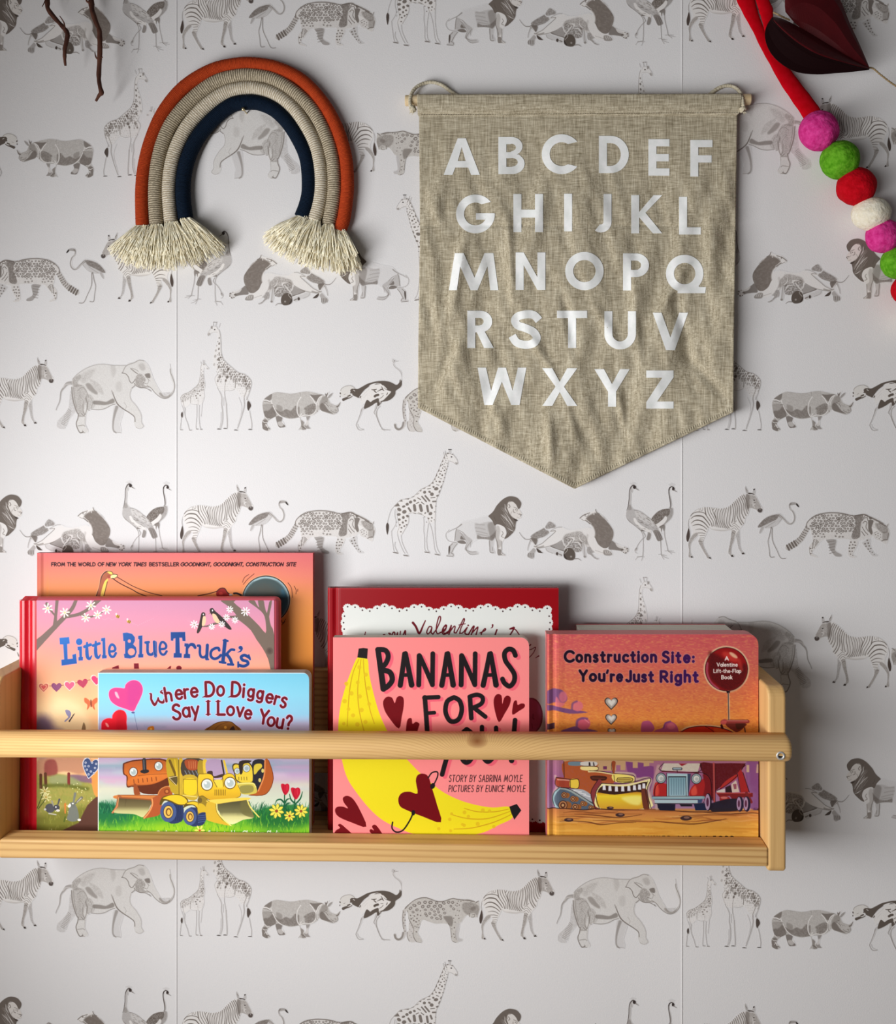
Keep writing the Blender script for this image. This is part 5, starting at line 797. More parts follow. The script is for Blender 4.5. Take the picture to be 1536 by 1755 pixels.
def art_construction():
    c = Cv(936, 1084, 1304, 1444, 1.5, (0, 0, 0))
    g = ramp([(1086, (206, 88, 92)), (1130, (212, 100, 90)), (1180, (212, 112, 76)), (1230, (222, 134, 64)), (1260, (230, 146, 60)), (1300, (168, 110, 130)), (1340, (150, 90, 130)), (1384, (160, 120, 150)), (1388, (196, 130, 66)), (1444, (222, 168, 66))])
    c.rgb[:] = g(c.X, c.Y)
    n = vnoise(c.X+1.2*vnoise(c.X, c.Y, 9, 3)*4, c.Y, 3.4, 5, 1.3); k = (c.Y < 1262)*np.clip((n-.62)*3.2, 0, 1)[...]; c.rgb[:] = c.rgb*(1-k[..., None]*.35)+np.array((240, 180, 96))*k[..., None]*.35
    k = (c.Y < 1262)*np.clip((.38-n)*3, 0, 1); c.rgb[:] = c.rgb*(1-k[..., None]*.28)+np.array((176, 62, 72))*k[..., None]*.28
    c.T = (930, 1070, 8.533)
    pu, pi = (120, 74, 116), (214, 110, 122)
    c.fill("60 1000 120 950 210 940 300 970 360 1060 350 1120 300 1150 200 1140 60 1160", pu, 1, 14); c.ell(300, 1060, 60, 80, pi, .8, 30); c.fill("200 1060 260 1130 330 1160 200 1240", pi, .8, 20); c.fill("60 1180 200 1200 400 1240 660 1285 400 1305 200 1260 60 1260", pu, 1, 12); c.ell(515, 1195, 78, 75, pi, .9, 16); c.line("430 1250 440 1160 500 1125", 30, pu, .8, 16)
    c.fill("280 1570 400 1510 500 1490 640 1520 800 1570", pu, 1, 12); c.ell(600, 1450, 100, 90, (206, 92, 110), 1, 14); c.line("500 1480 510 1410 570 1375 650 1380", 34, pu, .9, 16); c.line("620 1390 680 1440", 14, (240, 150, 150), .7, 10)
    for s, x, y in ((1, 1005, 1160), (.87, 1003, 1390), (.62, 1012, 1575)):
        heart(c, x, y, 196*s, 180*s, (52, 44, 44)); heart(c, x, y-4, 166*s, 150*s, (166, 156, 146)); heart(c, x+4, y-14, 110*s, 96*s, (216, 210, 198), soft=24)
    c.T = (1100, 1060, 7.314)
    c.fill("0 1310 60 1280 120 1300 160 1380 100 1440 0 1440", (176, 80, 116), 1, 8); c.fill("170 1400 260 1370 290 1310 360 1290 430 1330 460 1400 440 1440 170 1440", (176, 78, 112), 1, 8); c.line("275 1370 300 1310 360 1290", 20, (110, 60, 110), .8, 10); c.ell(370, 1350, 50, 40, (216, 112, 120), .7, 20)
    for col, gr in (((228, 190, 150), 26), ((50, 26, 30), 8), (None, 0)):
        if col is None: break
        c.ell(1062, 635, 262+gr, 268+gr, col, .9 if gr > 10 else 1, 14 if gr > 10 else 0)
    c.line("1085 900 1090 1090 1092 1270", 26, (228, 190, 150), .8, 10)
    c.ell(1062, 635, 262, 268, (150, 24, 26)); c.fill("840 450 900 430 1200 600 1290 560 1320 640 1270 800 1160 890 1050 900 930 820 850 720", (84, 20, 22), 1, 60, tex=fur(.8, 4, .6, 1.1)); c.ell(1110, 480, 110, 44, (206, 60, 50), .8, 50, .5); c.ell(1150, 460, 60, 22, (240, 190, 150), .9, 24, .6); c.line("825 560 820 680 870 800 960 880", 22, (176, 80, 106), .8, 14); c.line("1220 520 1250 640", 40, (190, 60, 50), .6, 30)
    c.fill("1060 905 1108 905 1104 935 1066 935", (40, 20, 26), sm=0); c.line("1085 930 1088 1090 1092 1275", 14, (44, 28, 30)); c.line("1090 930 1096 1275", 4, (200, 190, 180))
    c.line("470 1440 560 1370 760 1345 980 1360 1160 1440", 26, (228, 190, 150), .7, 10); c.fill("470 1450 560 1385 700 1355 860 1355 1000 1375 1100 1410 1170 1450", (190, 40, 24)); c.fill("900 1380 1000 1385 1080 1420 1150 1450 960 1450", (206, 90, 36), .8, 20); c.line("470 1445 560 1382 700 1352 860 1352 1000 1372 1100 1405 1170 1445", 9, (40, 20, 24)); c.line("800 1355 880 1400 920 1445", 7, (60, 20, 20))
    c.fill("1060 1275 1300 1310 1290 1360 1200 1425 1140 1400 1060 1340", (120, 46, 40)); c.fill("1180 1310 1290 1310 1280 1360 1200 1390", (84, 40, 30)); c.line("1010 1295 1330 1290", 44, (150, 60, 56)); c.line("1060 1280 1325 1282", 14, (206, 120, 110), .8, 6); c.fill("990 1300 1030 1258 1066 1275 1050 1325 1000 1325", (196, 84, 80)); c.line("1000 1340 1010 1370", 30, (60, 20, 24)); c.line("1290 1370 1300 1440", 14, (60, 40, 40)); c.line("1010 1272 1330 1270", 5, (40, 16, 20))
    c.T = (0, 0, 1)
    w = (250, 236, 226)
    text(c, "A", 1243, 1131.3, 6, 1.5, w, width=5.6); text(c, "Valentine", 1229, 1142, 6.0, 1.15, w, gap=.26, width=35); text(c, "Lift-the-Flap", 1223.5, 1152.8, 6.0, 1.15, w, gap=.26, width=46.5); text(c, "Book", 1237, 1163.6, 6.0, 1.2, w, gap=.26, width=18)
    def pur(X, Y):
        k = np.clip((X-1000)/190, 0, 1)[..., None]; return np.array((30, 14, 32))*(1-k)+np.array((64, 24, 84))*k
    for col, gr in (((206, 130, 126), 1.8), (pur, 0)):
        text(c, "Construction", 968.6, 1133.6, 17.4, 4.9, col, gap=.36, width=155.5, grow=gr); text(c, "Site:", 1136.5, 1134.6, 17.4, 4.9, col, gap=.36, width=52, grow=gr)
        text(c, "You", 994, 1166.4, 17, 4.9, col, gap=.3, width=41.5, grow=gr, sx=.95); text(c, "'", 1040.5, 1166.4, 17, 4.2, col, grow=gr); text(c, "re", 1047.5, 1167, 17, 4.8, col, gap=.34, width=18.5, grow=gr); text(c, "Just", 1074, 1167.4, 17, 4.9, col, gap=.32, width=45, grow=gr); text(c, "Right", 1133, 1168, 17.4, 4.9, col, gap=.36, width=62.5, grow=gr)
    # lower picture: city, bulldozer, mixer lorry (plain machines), rutted ground
    c.T = (930, 1300, 8.084)
    sky = (206, 160, 130)
    c.fill("280 0 1540 0 1540 60 1480 60 1480 110 1400 110 1400 70 1320 70 1320 130 1250 130 1250 60 1150 60 1150 160 1080 160 1080 90 1020 90 1020 170 930 170 760 170 300 60", (196, 160, 110), .9, 6, 0); c.fill("840 105 892 105 892 150 840 150", (110, 50, 90), sm=0)
    c.fill("1150 40 1250 50 1250 130 1320 130 1320 50 1400 60 1400 110 1500 100 1540 110 1540 600 1500 500 1450 300 1280 250 1180 190", (122, 62, 118), .9, 8, 0)
    hal = (214, 190, 160)
    c.line("180 250 200 400 150 500 160 620 220 690", 40, hal, .5, 16); c.line("980 200 1250 215 1290 290 1430 270 1500 300 1460 440 1510 640", 40, hal, .7, 14)
    c.fill("300 40 750 60 750 160 980 210 1000 320 700 600 420 420 380 300 300 260", (172, 84, 40), 1, 4, tex=fur(2, 3, .8, 1.05)); c.line("295 40 300 265", 9, (50, 26, 26)); c.fill("370 45 545 45 545 95 375 95", (110, 130, 140)); c.fill("545 45 740 45 740 100 545 95", (206, 200, 190)); c.fill("640 50 660 50 668 98 640 98", (40, 26, 30), sm=0); c.fill("700 50 712 50 724 100 704 100", (40, 26, 30), sm=0); c.fill("545 108 750 115 752 165 548 158", (236, 214, 140)); c.line("545 105 752 112 760 160 640 170", 8, (50, 26, 26))
    c.line("640 180 760 180 980 215", 22, (230, 206, 150)); c.line("650 168 820 178 980 205 1250 230 1285 310", 9, (50, 26, 26)); c.fill("980 215 1240 240 1270 300 1240 340 1000 320", (236, 214, 110)); c.fill("1040 270 1230 270 1225 315 1045 320", (206, 180, 80)); c.line("1040 268 1232 268 1228 316 1044 320 1040 268", 9, (60, 40, 30)); c.line("1050 293 1220 293", 9, (90, 60, 30)); c.line("990 230 1000 320", 8, (50, 26, 26))
    c.fill("670 240 875 245 870 300 700 305", (70, 34, 26)); c.line("690 268 860 272", 8, (120, 60, 40)); c.line("985 60 985 130 988 200", [60, 40, 20], (150, 70, 40)); c.line("960 60 955 130 975 200", 6, (50, 26, 26))
    c.fill("195 260 380 290 380 400 195 375", (160, 66, 46)); c.line("210 290 370 300", 16, (240, 190, 170), .7, 8); c.fill("385 290 492 290 492 405 385 405", (232, 196, 70)); c.line("190 258 382 288 495 288 495 408 385 408 190 380 190 258", 9, (50, 26, 26)); c.line("382 288 385 405", 9, (50, 26, 26))
    c.fill("240 405 380 420 520 470 700 560 710 700 260 700 180 650 150 560 180 470", (84, 96, 110)); c.fill("380 430 560 430 690 520 700 600 560 540", (170, 172, 176), 1, 6); [c.line([(430+k*70, 440+k*32), (540+k*60, 460+k*34)], 12, (236, 236, 234), .8, 6) for k in range(3)]; c.line("240 405 180 470 150 560 170 640 220 690", 30, (150, 176, 180)); c.line("250 410 370 440 540 540 700 640", 24, (150, 160, 156)); c.line("235 395 165 470 140 560 165 660", 8, (40, 40, 44)); c.line("245 400 380 425 540 520 700 625", 8, (40, 36, 38))
    for x, y, r in ((298, 505, 42), (422, 558, 42), (282, 645, 64), (452, 668, 46), (555, 622, 36), (665, 678, 32)): c.ell(x+r*.9, y+4, r, r*.9, (150, 90, 44)); c.ell(x, y, r, r*1.05, (60, 34, 30)); c.ell(x, y, r*.84, r*.88, (190, 130, 84)); c.ell(x, y, r*.6, r*.62, (90, 50, 34)); c.ell(x, y, r*.28, r*.3, (206, 160, 110))
    c.fill("765 300 820 320 740 480 790 700 730 700 670 480", (134, 56, 58)); c.line("765 298 668 480 735 700", 9, (50, 22, 26))
    c.fill("820 350 1000 360 1200 350 1460 290 1490 300 1440 460 1500 690 800 700 735 500", (240, 226, 160)); c.fill("830 380 1040 385 1200 378 1440 320 1420 420 1380 500 1400 690 815 690 755 500", (60, 36, 30)); c.fill("770 470 1000 500 1380 470 1390 690 810 690 755 510", ramp([(1355, (190, 110, 36)), (1364, (236, 206, 50)), (1385, (214, 160, 50))]), 1, 4, tex=None); c.fill("1100 540 1360 520 1340 640 1200 620", (246, 236, 130), .8, 40); c.fill("1370 440 1440 430 1480 690 1400 690", (110, 56, 40))
    for k, (x, y) in enumerate(((855, 400), (935, 412), (1025, 420), (1112, 418), (1198, 412), (1275, 402), (1345, 394), (1405, 378))): c.fill([(x-20, y-34), (x+16, y-34), (x+22, y+36), (x-22, y+36)], (226, 222, 224), sm=0)
    c.line("820 340 1000 350 1250 325 1440 272 1500 290 1448 440 1505 690", 10, (44, 28, 30)); c.line("820 340 735 490 790 700", 10, (44, 28, 30)); c.line("1460 310 1425 440 1480 690", 8, (44, 28, 30))
    gr = ramp([(1385, (190, 116, 66)), (1398, (206, 136, 70)), (1410, (216, 154, 66)), (1444, (224, 168, 66))])
    c.T = (0, 0, 1)
    c.fill("930 1386 980 1386 1010 1388 1060 1386 1120 1388 1180 1390 1240 1390 1310 1389 1310 1450 930 1450", gr, 1, 0, 0); c.line("936 1386 960 1385 1000 1388 1020 1386 1060 1388 1130 1388 1180 1391 1230 1391 1304 1388", 1.6, (64, 36, 28))
    rs = np.random.RandomState(5)
    for k in range(64):
        x, y = rs.uniform(936, 1296), rs.uniform(1388, 1436); w = rs.uniform(30, 110); f = y < 1410
        c.line([(x, y), (x+w*.3, y-rs.uniform(-2, 3)), (x+w*.65, y+rs.uniform(-2, 2)), (x+w, y+rs.uniform(-2, 2))], [.5, 2.2 if f else 3.4, .5], [(120, 66, 36), (226, 168, 100), (150, 84, 44), (176, 100, 50)][rs.randint(4)] if f else [(206, 140, 50), (238, 190, 90), (196, 130, 46)][rs.randint(3)], .75 if f else .45, 1.5)
    for p in ("960 1407 985 1407 1010 1409 1030 1413 1060 1410 1090 1409", "985 1395 1020 1397 1060 1401 1100 1396", "1120 1407 1150 1410 1190 1412 1230 1406 1245 1403", "1200 1391 1240 1395 1290 1393 1303 1396"): c.line(p, [.6, 2, .6], (84, 42, 26), .85, 1.2)
    for x, y, r in ((1046, 1384.5, 6), (1063, 1396.5, 8), (975, 1405, 8), (1176, 1402, 10), (1296, 1386, 5)): c.ell(x, y, r, r*.42, (64, 44, 44)); c.ell(x+1, y-1, r*.5, r*.2, (150, 110, 90), .8)
    c.T = (1110, 1300, 7.314)
    c.line("140 100 60 400 40 480 110 560 120 620", 50, hal, .5, 18); c.line("1240 60 1290 400 1330 440 1310 560 1270 640", 36, (190, 150, 170), .7, 14)
    c.fill("1230 50 1400 50 1400 600 1270 600 1260 400", (116, 66, 126), .7, 10); c.fill("1240 80 1275 80 1275 170 1240 170", (206, 180, 140), .8, sm=0); c.fill("1370 70 1395 70 1395 180 1360 180", (206, 180, 140), .7, sm=0)
    c.fill("640 60 830 60 1220 60 1180 130 1100 220 960 330 860 400 820 540 760 300", (92, 24, 28), 1, 0, 2, tex=fur(1.6, 7, .85, 1.05)); c.fill("1110 200 1120 240 1000 330 900 390 970 290", (176, 50, 46), 1, 4); c.line("1225 60 1180 140 1110 230 980 340 870 400", 8, (40, 18, 22)); c.line("830 60 835 300 838 540", 22, (176, 76, 72)); c.line("845 60 850 540", 6, (50, 18, 22))
    c.fill("1130 180 1170 130 1200 200 1270 420 1170 425", (160, 40, 40), 1, 0, 0); c.line("1125 190 1165 420", 7, (50, 16, 22)); c.line("1195 170 1275 420", 9, (50, 16, 22)); c.fill("1050 320 1110 270 1150 420 1060 425", (206, 186, 170), 1, 0, 0); c.fill("1070 320 1115 315 1115 380 1085 385", (150, 84, 96), sm=0); c.fill("975 360 1040 330 1060 425 980 425", (50, 30, 34), sm=0); c.fill("870 405 970 375 970 425 870 425", (206, 196, 186), sm=0)
    c.fill("855 425 1320 430 1320 480 1150 490 1080 530 1030 470 900 480", (120, 34, 36), 1, 0, 0); c.line("860 432 1290 432", 10, (190, 76, 70)); c.line("1240 430 1300 545", 36, (120, 40, 44)); c.fill("905 480 960 470 1030 490 1040 560 1000 590 920 580", (144, 40, 40)); c.ell(960, 490, 44, 14, (214, 130, 120), .8, 8); c.fill("800 560 1120 500 1160 640 900 665 790 650", (36, 32, 44), .95, 6)
    for x in (1145, 1232): c.ell(x+14, 570, 44, 96, (36, 34, 56)); c.ell(x, 565, 34, 92, (50, 36, 50)); c.ell(x, 565, 28, 82, (170, 140, 170)); c.ell(x, 565, 14, 46, (90, 46, 70))
    c.fill("90 320 130 300 250 330 245 470 80 470", (176, 40, 40)); c.fill("530 470 540 380 600 310 700 250 700 200 760 230 800 320 805 500 700 490", (166, 38, 38)); c.fill("690 200 760 230 800 330 805 500 740 560 700 470 720 330", (110, 26, 32), .8, 14); c.fill("100 330 130 320 140 440 100 460", (226, 90, 70), .7, 20); c.fill("545 400 600 340 620 440 560 460", (226, 90, 70), .8, 20); c.line("85 470 100 350 150 300", 8, (40, 16, 22)); c.line("640 170 740 200 795 300 805 520", 8, (40, 16, 22))
    c.fill("200 60 660 60 630 165 170 150", (206, 196, 176), 1, 0, 0, tex=fur(1.2, 2, .85, 1.05)); c.line("205 55 168 150 630 168 665 65", 8, (40, 28, 30)); c.fill("390 62 500 62 430 95", (150, 40, 50), sm=0); c.line("325 128 420 128", 34, (50, 50, 56)); c.line("330 126 415 126", 22, (150, 164, 170)); c.line("370 145 375 175", 9, (40, 28, 30)); c.line("180 160 640 180", 12, (90, 24, 30))
    c.fill("245 185 545 190 510 480 245 475", (60, 70, 90), 1, 0, 0); c.fill("245 185 500 190 505 470 245 470", (170, 196, 200), 1, 0, 0); c.fill("268 235 475 235 475 462 270 462", ramp([(1330, (120, 156, 166)), (1362, (150, 180, 190))]), 1, 3, 0); c.line("262 228 480 228", 14, (30, 26, 34)); c.line("262 230 265 465", 8, (40, 40, 50)); c.line("480 230 485 465", 8, (40, 40, 50)); c.line("240 182 242 470", 7, (36, 30, 36))
    for k in range(6): c.line([(300+k*30, 250), (300+k*30, 450)], 7, (84, 110, 124), .85)
    for x, y in ((168, 245), (612, 252)): c.ell(x, y, 66, 68, (40, 34, 40)); c.ell(x, y, 58, 60, (150, 166, 168)); c.ell(x, y, 42, 44, (60, 56, 60)); c.ell(x, y, 38, 40, (216, 214, 204)); c.ell(x+6, y+6, 24, 24, (176, 180, 176), 1, 12)
    c.line("70 490 400 492 700 488", 36, (130, 160, 168)); c.line("70 480 400 482 690 478", 8, (206, 222, 222), .9, 4); c.fill("85 515 630 520 630 560 95 558", (176, 196, 200), 1, 3, 0); c.fill("630 515 690 505 680 555 630 560", (60, 76, 110), sm=0); c.line("60 475 700 470", 6, (36, 30, 36)); c.line("85 512 640 514", 6, (36, 30, 36)); c.line("90 562 640 565 700 540", 8, (36, 30, 36))
    c.fill("120 565 350 570 345 650 160 650 130 620", (34, 32, 48), 1, 3, 0); c.fill("580 570 720 560 740 650 600 650", (34, 40, 66), 1, 3, 0); c.ell(760, 545, 44, 112, (34, 28, 40)); c.ell(752, 545, 32, 100, (170, 140, 166)); c.ell(752, 545, 16, 56, (86, 40, 66)); c.fill("400 570 560 572 560 600 420 600", (34, 28, 36), sm=0)
    c.T = (0, 0, 1)
    text(c, "SHERRI DUSKEY RINKER AND AJ FORD", 981, 1440.5, 7.4, 1.7, (40, 24, 26), gap=.7, width=277)
    # spine strip
    k = np.clip((954-c.X)/3, 0, 1)*(c.X < 954); c.fill("938 1241 951 1239 951 1249 938 1251", (70, 44, 66), .9, sm=0)
    return c
# ------------------------------------------------------------------ geometry helpers
CY, SY = math.cos(YAW), math.sin(YAW)
def W(px, py, Y=0.0, s=0.0, zf=0.0):
    """point of the plane y = Y + s*(z-zf) seen at photo pixel px,py (arrays welcome)"""
    px = np.asarray(px, float); py = np.asarray(py, float)
    a = (px-768)/FPX; dz = -(py-HPY)/FPX
    dx = -SY+a*CY; dy = CY+a*SY
    t = (Y+CAMD+s*(CAMZ-zf))/(dy-s*dz)
    return np.stack(np.broadcast_arrays(dx*t, -CAMD+dy*t, CAMZ+dz*t), -1)
MM = 0.001
def link(name, me, parent=None, mats=(), smooth=False):
    o = bpy.data.objects.new(name, me); C.objects.link(o)
    for m in mats: me.materials.append(m)
    if parent: o.parent = parent
    if smooth: me.polygons.foreach_set('use_smooth', [True]*len(me.polygons))
    return o
def mesh(name, v, f, parent=None, mat=None, smooth=False):
    me = bpy.data.meshes.new(name); me.from_pydata([tuple(map(float, q)) for q in v], [], [tuple(map(int, q)) for q in f]); me.update()
    bm = bmesh.new(); bm.from_mesh(me); bmesh.ops.recalc_face_normals(bm, faces=bm.faces); bm.to_mesh(me); bm.free()
    return link(name, me, parent, [mat] if mat else (), smooth)
def empty(name, loc, label, cat, group=None):
    o = bpy.data.objects.new(name, None); C.objects.link(o); o.location = loc; o.empty_display_size = .02
    o['label'] = label; o['category'] = cat
    if group: o['group'] = group
    bpy.context.view_layer.update(); return o
def adopt(root, objs):
    for o in objs:
        o.parent = root; o.matrix_parent_inverse = root.matrix_world.inverted()
def quadmesh(name, verts, quads, cols, mat, parent=None):
    me = bpy.data.meshes.new(name); n, m = len(verts), len(quads)
    me.vertices.add(n); me.vertices.foreach_set('co', np.ascontiguousarray(verts, np.float32).ravel())
    me.loops.add(4*m); me.loops.foreach_set('vertex_index', np.ascontiguousarray(quads, np.int32).ravel())
    me.polygons.add(m); me.polygons.foreach_set('loop_start', np.arange(m, dtype=np.int32)*4)
    me.update(calc_edges=True)
    a = me.color_attributes.new('Col', 'FLOAT_COLOR', 'POINT')
    a.data.foreach_set('color', np.concatenate([cols, np.ones((n, 1))], 1).astype(np.float32).ravel())
    return link(name, me, parent, [mat])
def grid_faces(nu, nv, closed=False):
    f = []
    for j in range(nv-1):
        for i in range(nu if closed else nu-1):
            a, b = j*nu+i, j*nu+(i+1) % nu; f.append((a, b, b+nu, a+nu))
    return f
def tube(name, P, R, mat, parent=None, seg=10, flat=1.0, cap=True, up=(0, 1, 0), smooth=True):
    P = [Vector(p) for p in P]; n = len(P); v = []
    for i in range(n):
        d = (P[min(i+1, n-1)]-P[max(i-1, 0)]).normalized(); u = Vector(up); s = d.cross(u).normalized(); w = s.cross(d).normalized()
        for k in range(seg):
            t = 2*math.pi*k/seg; v.append(P[i]+s*math.cos(t)*R[i]+w*math.sin(t)*R[i]*flat)
    f = [(j*seg+i, j*seg+(i+1) % seg, (j+1)*seg+(i+1) % seg, (j+1)*seg+i) for j in range(n-1) for i in range(seg)]
    if cap: f += [tuple(range(seg))[::-1], tuple(range((n-1)*seg, n*seg))]
    return mesh(name, v, f, parent, mat, smooth)
def spl(p, n=6): return smooth_path(np.array(p, float), False, n)
def bevel(o, w, seg=2, ang=30):
    bm = bmesh.new(); bm.from_mesh(o.data)
    e = [x for x in bm.edges if len(x.link_faces) == 2 and x.calc_face_angle(0) > math.radians(ang)]
    bmesh.ops.bevel(bm, geom=e, offset=w, segments=seg, affect='EDGES', profile=.5, clamp_overlap=True)
    bm.to_mesh(o.data); bm.free(); return o
# ------------------------------------------------------------------ materials
def mat(name, col=(.8, .8, .8), rough=.6, spec=.5, metal=0.0):
    m = bpy.data.materials.new(name); m.use_nodes = True; b = m.node_tree.nodes['Principled BSDF']
    b.inputs['Base Color'].default_value = (*col, 1); b.inputs['Roughness'].default_value = rough
    b.inputs['Specular IOR Level'].default_value = spec; b.inputs['Metallic'].default_value = metal
    return m, m.node_tree, b
def nd(t, kind, **kw):
    n = t.nodes.new(kind)
    for k, v in kw.items():
        if k.startswith('i_'): n.inputs[int(k[2:]) if k[2:].isdigit() else k[2:].replace('_', ' ')].default_value = v
        else: setattr(n, k, v)
    return n
def bumpn(t, b, src, dist, strength=1.0):
    n = nd(t, 'ShaderNodeBump'); n.inputs['Distance'].default_value = dist; n.inputs['Strength'].default_value = strength
    t.links.new(src, n.inputs['Height']); t.links.new(n.outputs[0], b.inputs['Normal']); return n
def L3(c, g=1.0): return tuple(np.minimum(lin(c)*g, .95))
def noisy(name, c1, c2, scale, rough=.7, bump=0, spec=.4, detail=4, stretch=(1, 1, 1), bscale=None):
    m, t, b = mat(name, L3(c1), rough, spec); tc = nd(t, 'ShaderNodeTexCoord'); mp = nd(t, 'ShaderNodeMapping'); mp.inputs['Scale'].default_value = stretch
    t.links.new(tc.outputs['Object'], mp.inputs[0]); n = nd(t, 'ShaderNodeTexNoise'); n.inputs['Scale'].default_value = scale; n.inputs['Detail'].default_value = detail
    t.links.new(mp.outputs[0], n.inputs['Vector']); r = nd(t, 'ShaderNodeValToRGB'); r.color_ramp.elements[0].position = .32; r.color_ramp.elements[1].position = .68
    r.color_ramp.elements[0].color = (*L3(c1), 1); r.color_ramp.elements[1].color = (*L3(c2), 1)
    t.links.new(n.outputs[0], r.inputs[0]); t.links.new(r.outputs[0], b.inputs['Base Color'])
    if bump:
        n2 = n
        if bscale: n2 = nd(t, 'ShaderNodeTexNoise'); n2.inputs['Scale'].default_value = bscale; n2.inputs['Detail'].default_value = 3; t.links.new(mp.outputs[0], n2.inputs['Vector'])
        bumpn(t, b, n2.outputs[0], bump)
    return m
def printed(name, rough, spec, bump=0.0, bscale=900, coat=0.0):
    m, t, b = mat(name, (.8, .8, .8), rough, spec); a = nd(t, 'ShaderNodeAttribute', attribute_name='Col'); t.links.new(a.outputs['Color'], b.inputs['Base Color'])
    if coat: b.inputs['Coat Weight'].default_value = coat; b.inputs['Coat Roughness'].default_value = .12
    if bump:
        tc = nd(t, 'ShaderNodeTexCoord'); n = nd(t, 'ShaderNodeTexNoise'); n.inputs['Scale'].default_value = bscale; n.inputs['Detail'].default_value = 3
        t.links.new(tc.outputs['Object'], n.inputs['Vector']); bumpn(t, b, n.outputs[0], bump)
    return m
M_paper = printed('wallpaper', .72, .2, .00012, 800)
M_gloss = printed('glossy_cover', .34, .22)
M_satin = printed('satin_cover', .50, .12, .00005, 500)
def wood(name, axis, knots=(), base=(218, 177, 116), dark=(164, 114, 60), freq=900, seed=0.0, con=1.0):
    """pine: growth-ring lines along one axis, bent round knots"""
    m, t, b = mat(name, L3(base), .5, .35); tc = nd(t, 'ShaderNodeTexCoord'); sep = nd(t, 'ShaderNodeSeparateXYZ'); t.links.new(tc.outputs['Object'], sep.inputs[0])
    def mth(op, a, bb=None, c=None):
        n = nd(t, 'ShaderNodeMath', operation=op)
        for i, q in enumerate((a, bb, c)):
            if q is None: continue
            if isinstance(q, (int, float)): n.inputs[i].default_value = q
            else: t.links.new(q, n.inputs[i])
        return n.outputs[0]
    al, ac, dp = {'x': (0, 2, 1), 'z': (2, 0, 1), 'y': (1, 0, 2)}[axis]
    A, B, D = sep.outputs[al], sep.outputs[ac], sep.outputs[dp]
    mp = nd(t, 'ShaderNodeMapping'); s = [1, 1, 1]; s[al] = .08; mp.inputs['Scale'].default_value = s; mp.inputs['Location'].default_value = (seed, seed, seed); t.links.new(tc.outputs['Object'], mp.inputs[0])
    n1 = nd(t, 'ShaderNodeTexNoise'); n1.inputs['Scale'].default_value = 28; n1.inputs['Detail'].default_value = 2; t.links.new(mp.outputs[0], n1.inputs['Vector'])
    g = mth('ADD', B, mth('MULTIPLY', D, .6))
    for (ka, kb, r) in knots:
        da = mth('SUBTRACT', A, ka); db = mth('SUBTRACT', B, kb)
        rr = mth('SQRT', mth('ADD', mth('MULTIPLY', mth('MULTIPLY', da, da), .22), mth('MULTIPLY', db, db)))
        k = mth('POWER', 2.718, mth('MULTIPLY', mth('DIVIDE', rr, r), -1.0)); gg = mth('ADD', rr, kb)
        g = mth('ADD', mth('MULTIPLY', g, mth('SUBTRACT', 1.0, k)), mth('MULTIPLY', gg, k))
    ph = mth('ADD', mth('MULTIPLY', g, freq), mth('MULTIPLY', n1.outputs[0], 9.0)); sn = mth('SINE', ph); bands = mth('POWER', mth('ADD', mth('MULTIPLY', sn, .5), .5), 3.0)
    n2 = nd(t, 'ShaderNodeTexNoise'); n2.inputs['Scale'].default_value = 420; n2.inputs['Detail'].default_value = 3; mp2 = nd(t, 'ShaderNodeMapping'); s = [1, 1, 1]; s[al] = .04; mp2.inputs['Scale'].default_value = s; t.links.new(tc.outputs['Object'], mp2.inputs[0]); t.links.new(mp2.outputs[0], n2.inputs['Vector'])
    n3 = nd(t, 'ShaderNodeTexNoise'); n3.inputs['Scale'].default_value = 9; t.links.new(mp.outputs[0], n3.inputs['Vector'])
    f = mth('MULTIPLY', con, mth('ADD', mth('MULTIPLY', bands, mth('MULTIPLY', n3.outputs[0], 1.1)), mth('MULTIPLY', mth('SUBTRACT', n2.outputs[0], .5), .55)))
    mx = nd(t, 'ShaderNodeMix', data_type='RGBA'); mx.inputs[6].default_value = (*L3(base), 1); mx.inputs[7].default_value = (*L3(dark), 1); mx.clamp_factor = True
    t.links.new(f, mx.inputs[0]); out = mx.outputs[2]
    for (ka, kb, r) in knots:
        da = mth('SUBTRACT', A, ka); db = mth('SUBTRACT', B, kb); rr = mth('SQRT', mth('ADD', mth('MULTIPLY', mth('MULTIPLY', da, da), .3), mth('MULTIPLY', db, db)))
        k = mth('SUBTRACT', 1.0, mth('MINIMUM', mth('DIVIDE', rr, r*.55), 1.0)); m2 = nd(t, 'ShaderNodeMix', data_type='RGBA'); m2.inputs[7].default_value = (*L3((140, 84, 44)), 1); t.links.new(out, m2.inputs[6]); t.links.new(mth('POWER', k, .6), m2.inputs[0]); out = m2.outputs[2]
    t.links.new(out, b.inputs['Base Color']); bumpn(t, b, n2.outputs[0], .00012); return m
# ------------------------------------------------------------------ the wall: three wallpaper lengths with printed animals
wall_m = noisy('plaster', (225, 222, 216), (218, 214, 208), 30)
def box(name, x0, x1, y0, y1, z0, z1, m, parent=None):
    v = [(x, y, z) for z in (z0, z1) for y in (y0, y1) for x in (x0, x1)]
    return mesh(name, v, [(0, 1, 3, 2), (4, 6, 7, 5), (0, 4, 5, 1), (1, 5, 7, 3), (3, 7, 6, 2), (2, 6, 4, 0)], parent, m)
wall = box('wall_back', -.69, 1.02, .0006, .12, 0, 2.5, wall_m); wall['kind'] = 'structure'
floor_m = noisy('floor_boards', (176, 150, 118), (150, 122, 92), 12, .5, stretch=(1, 8, 1))
fl = box('floor', -.69, 1.02, -2.2, .12, -.04, 0, floor_m); fl['kind'] = 'structure'
wl = bpy.data.objects.new('added_wall_left', None); C.objects.link(wl); wl['kind'] = 'structure'  # unseen wall added on the left, its opening shaped around the area light
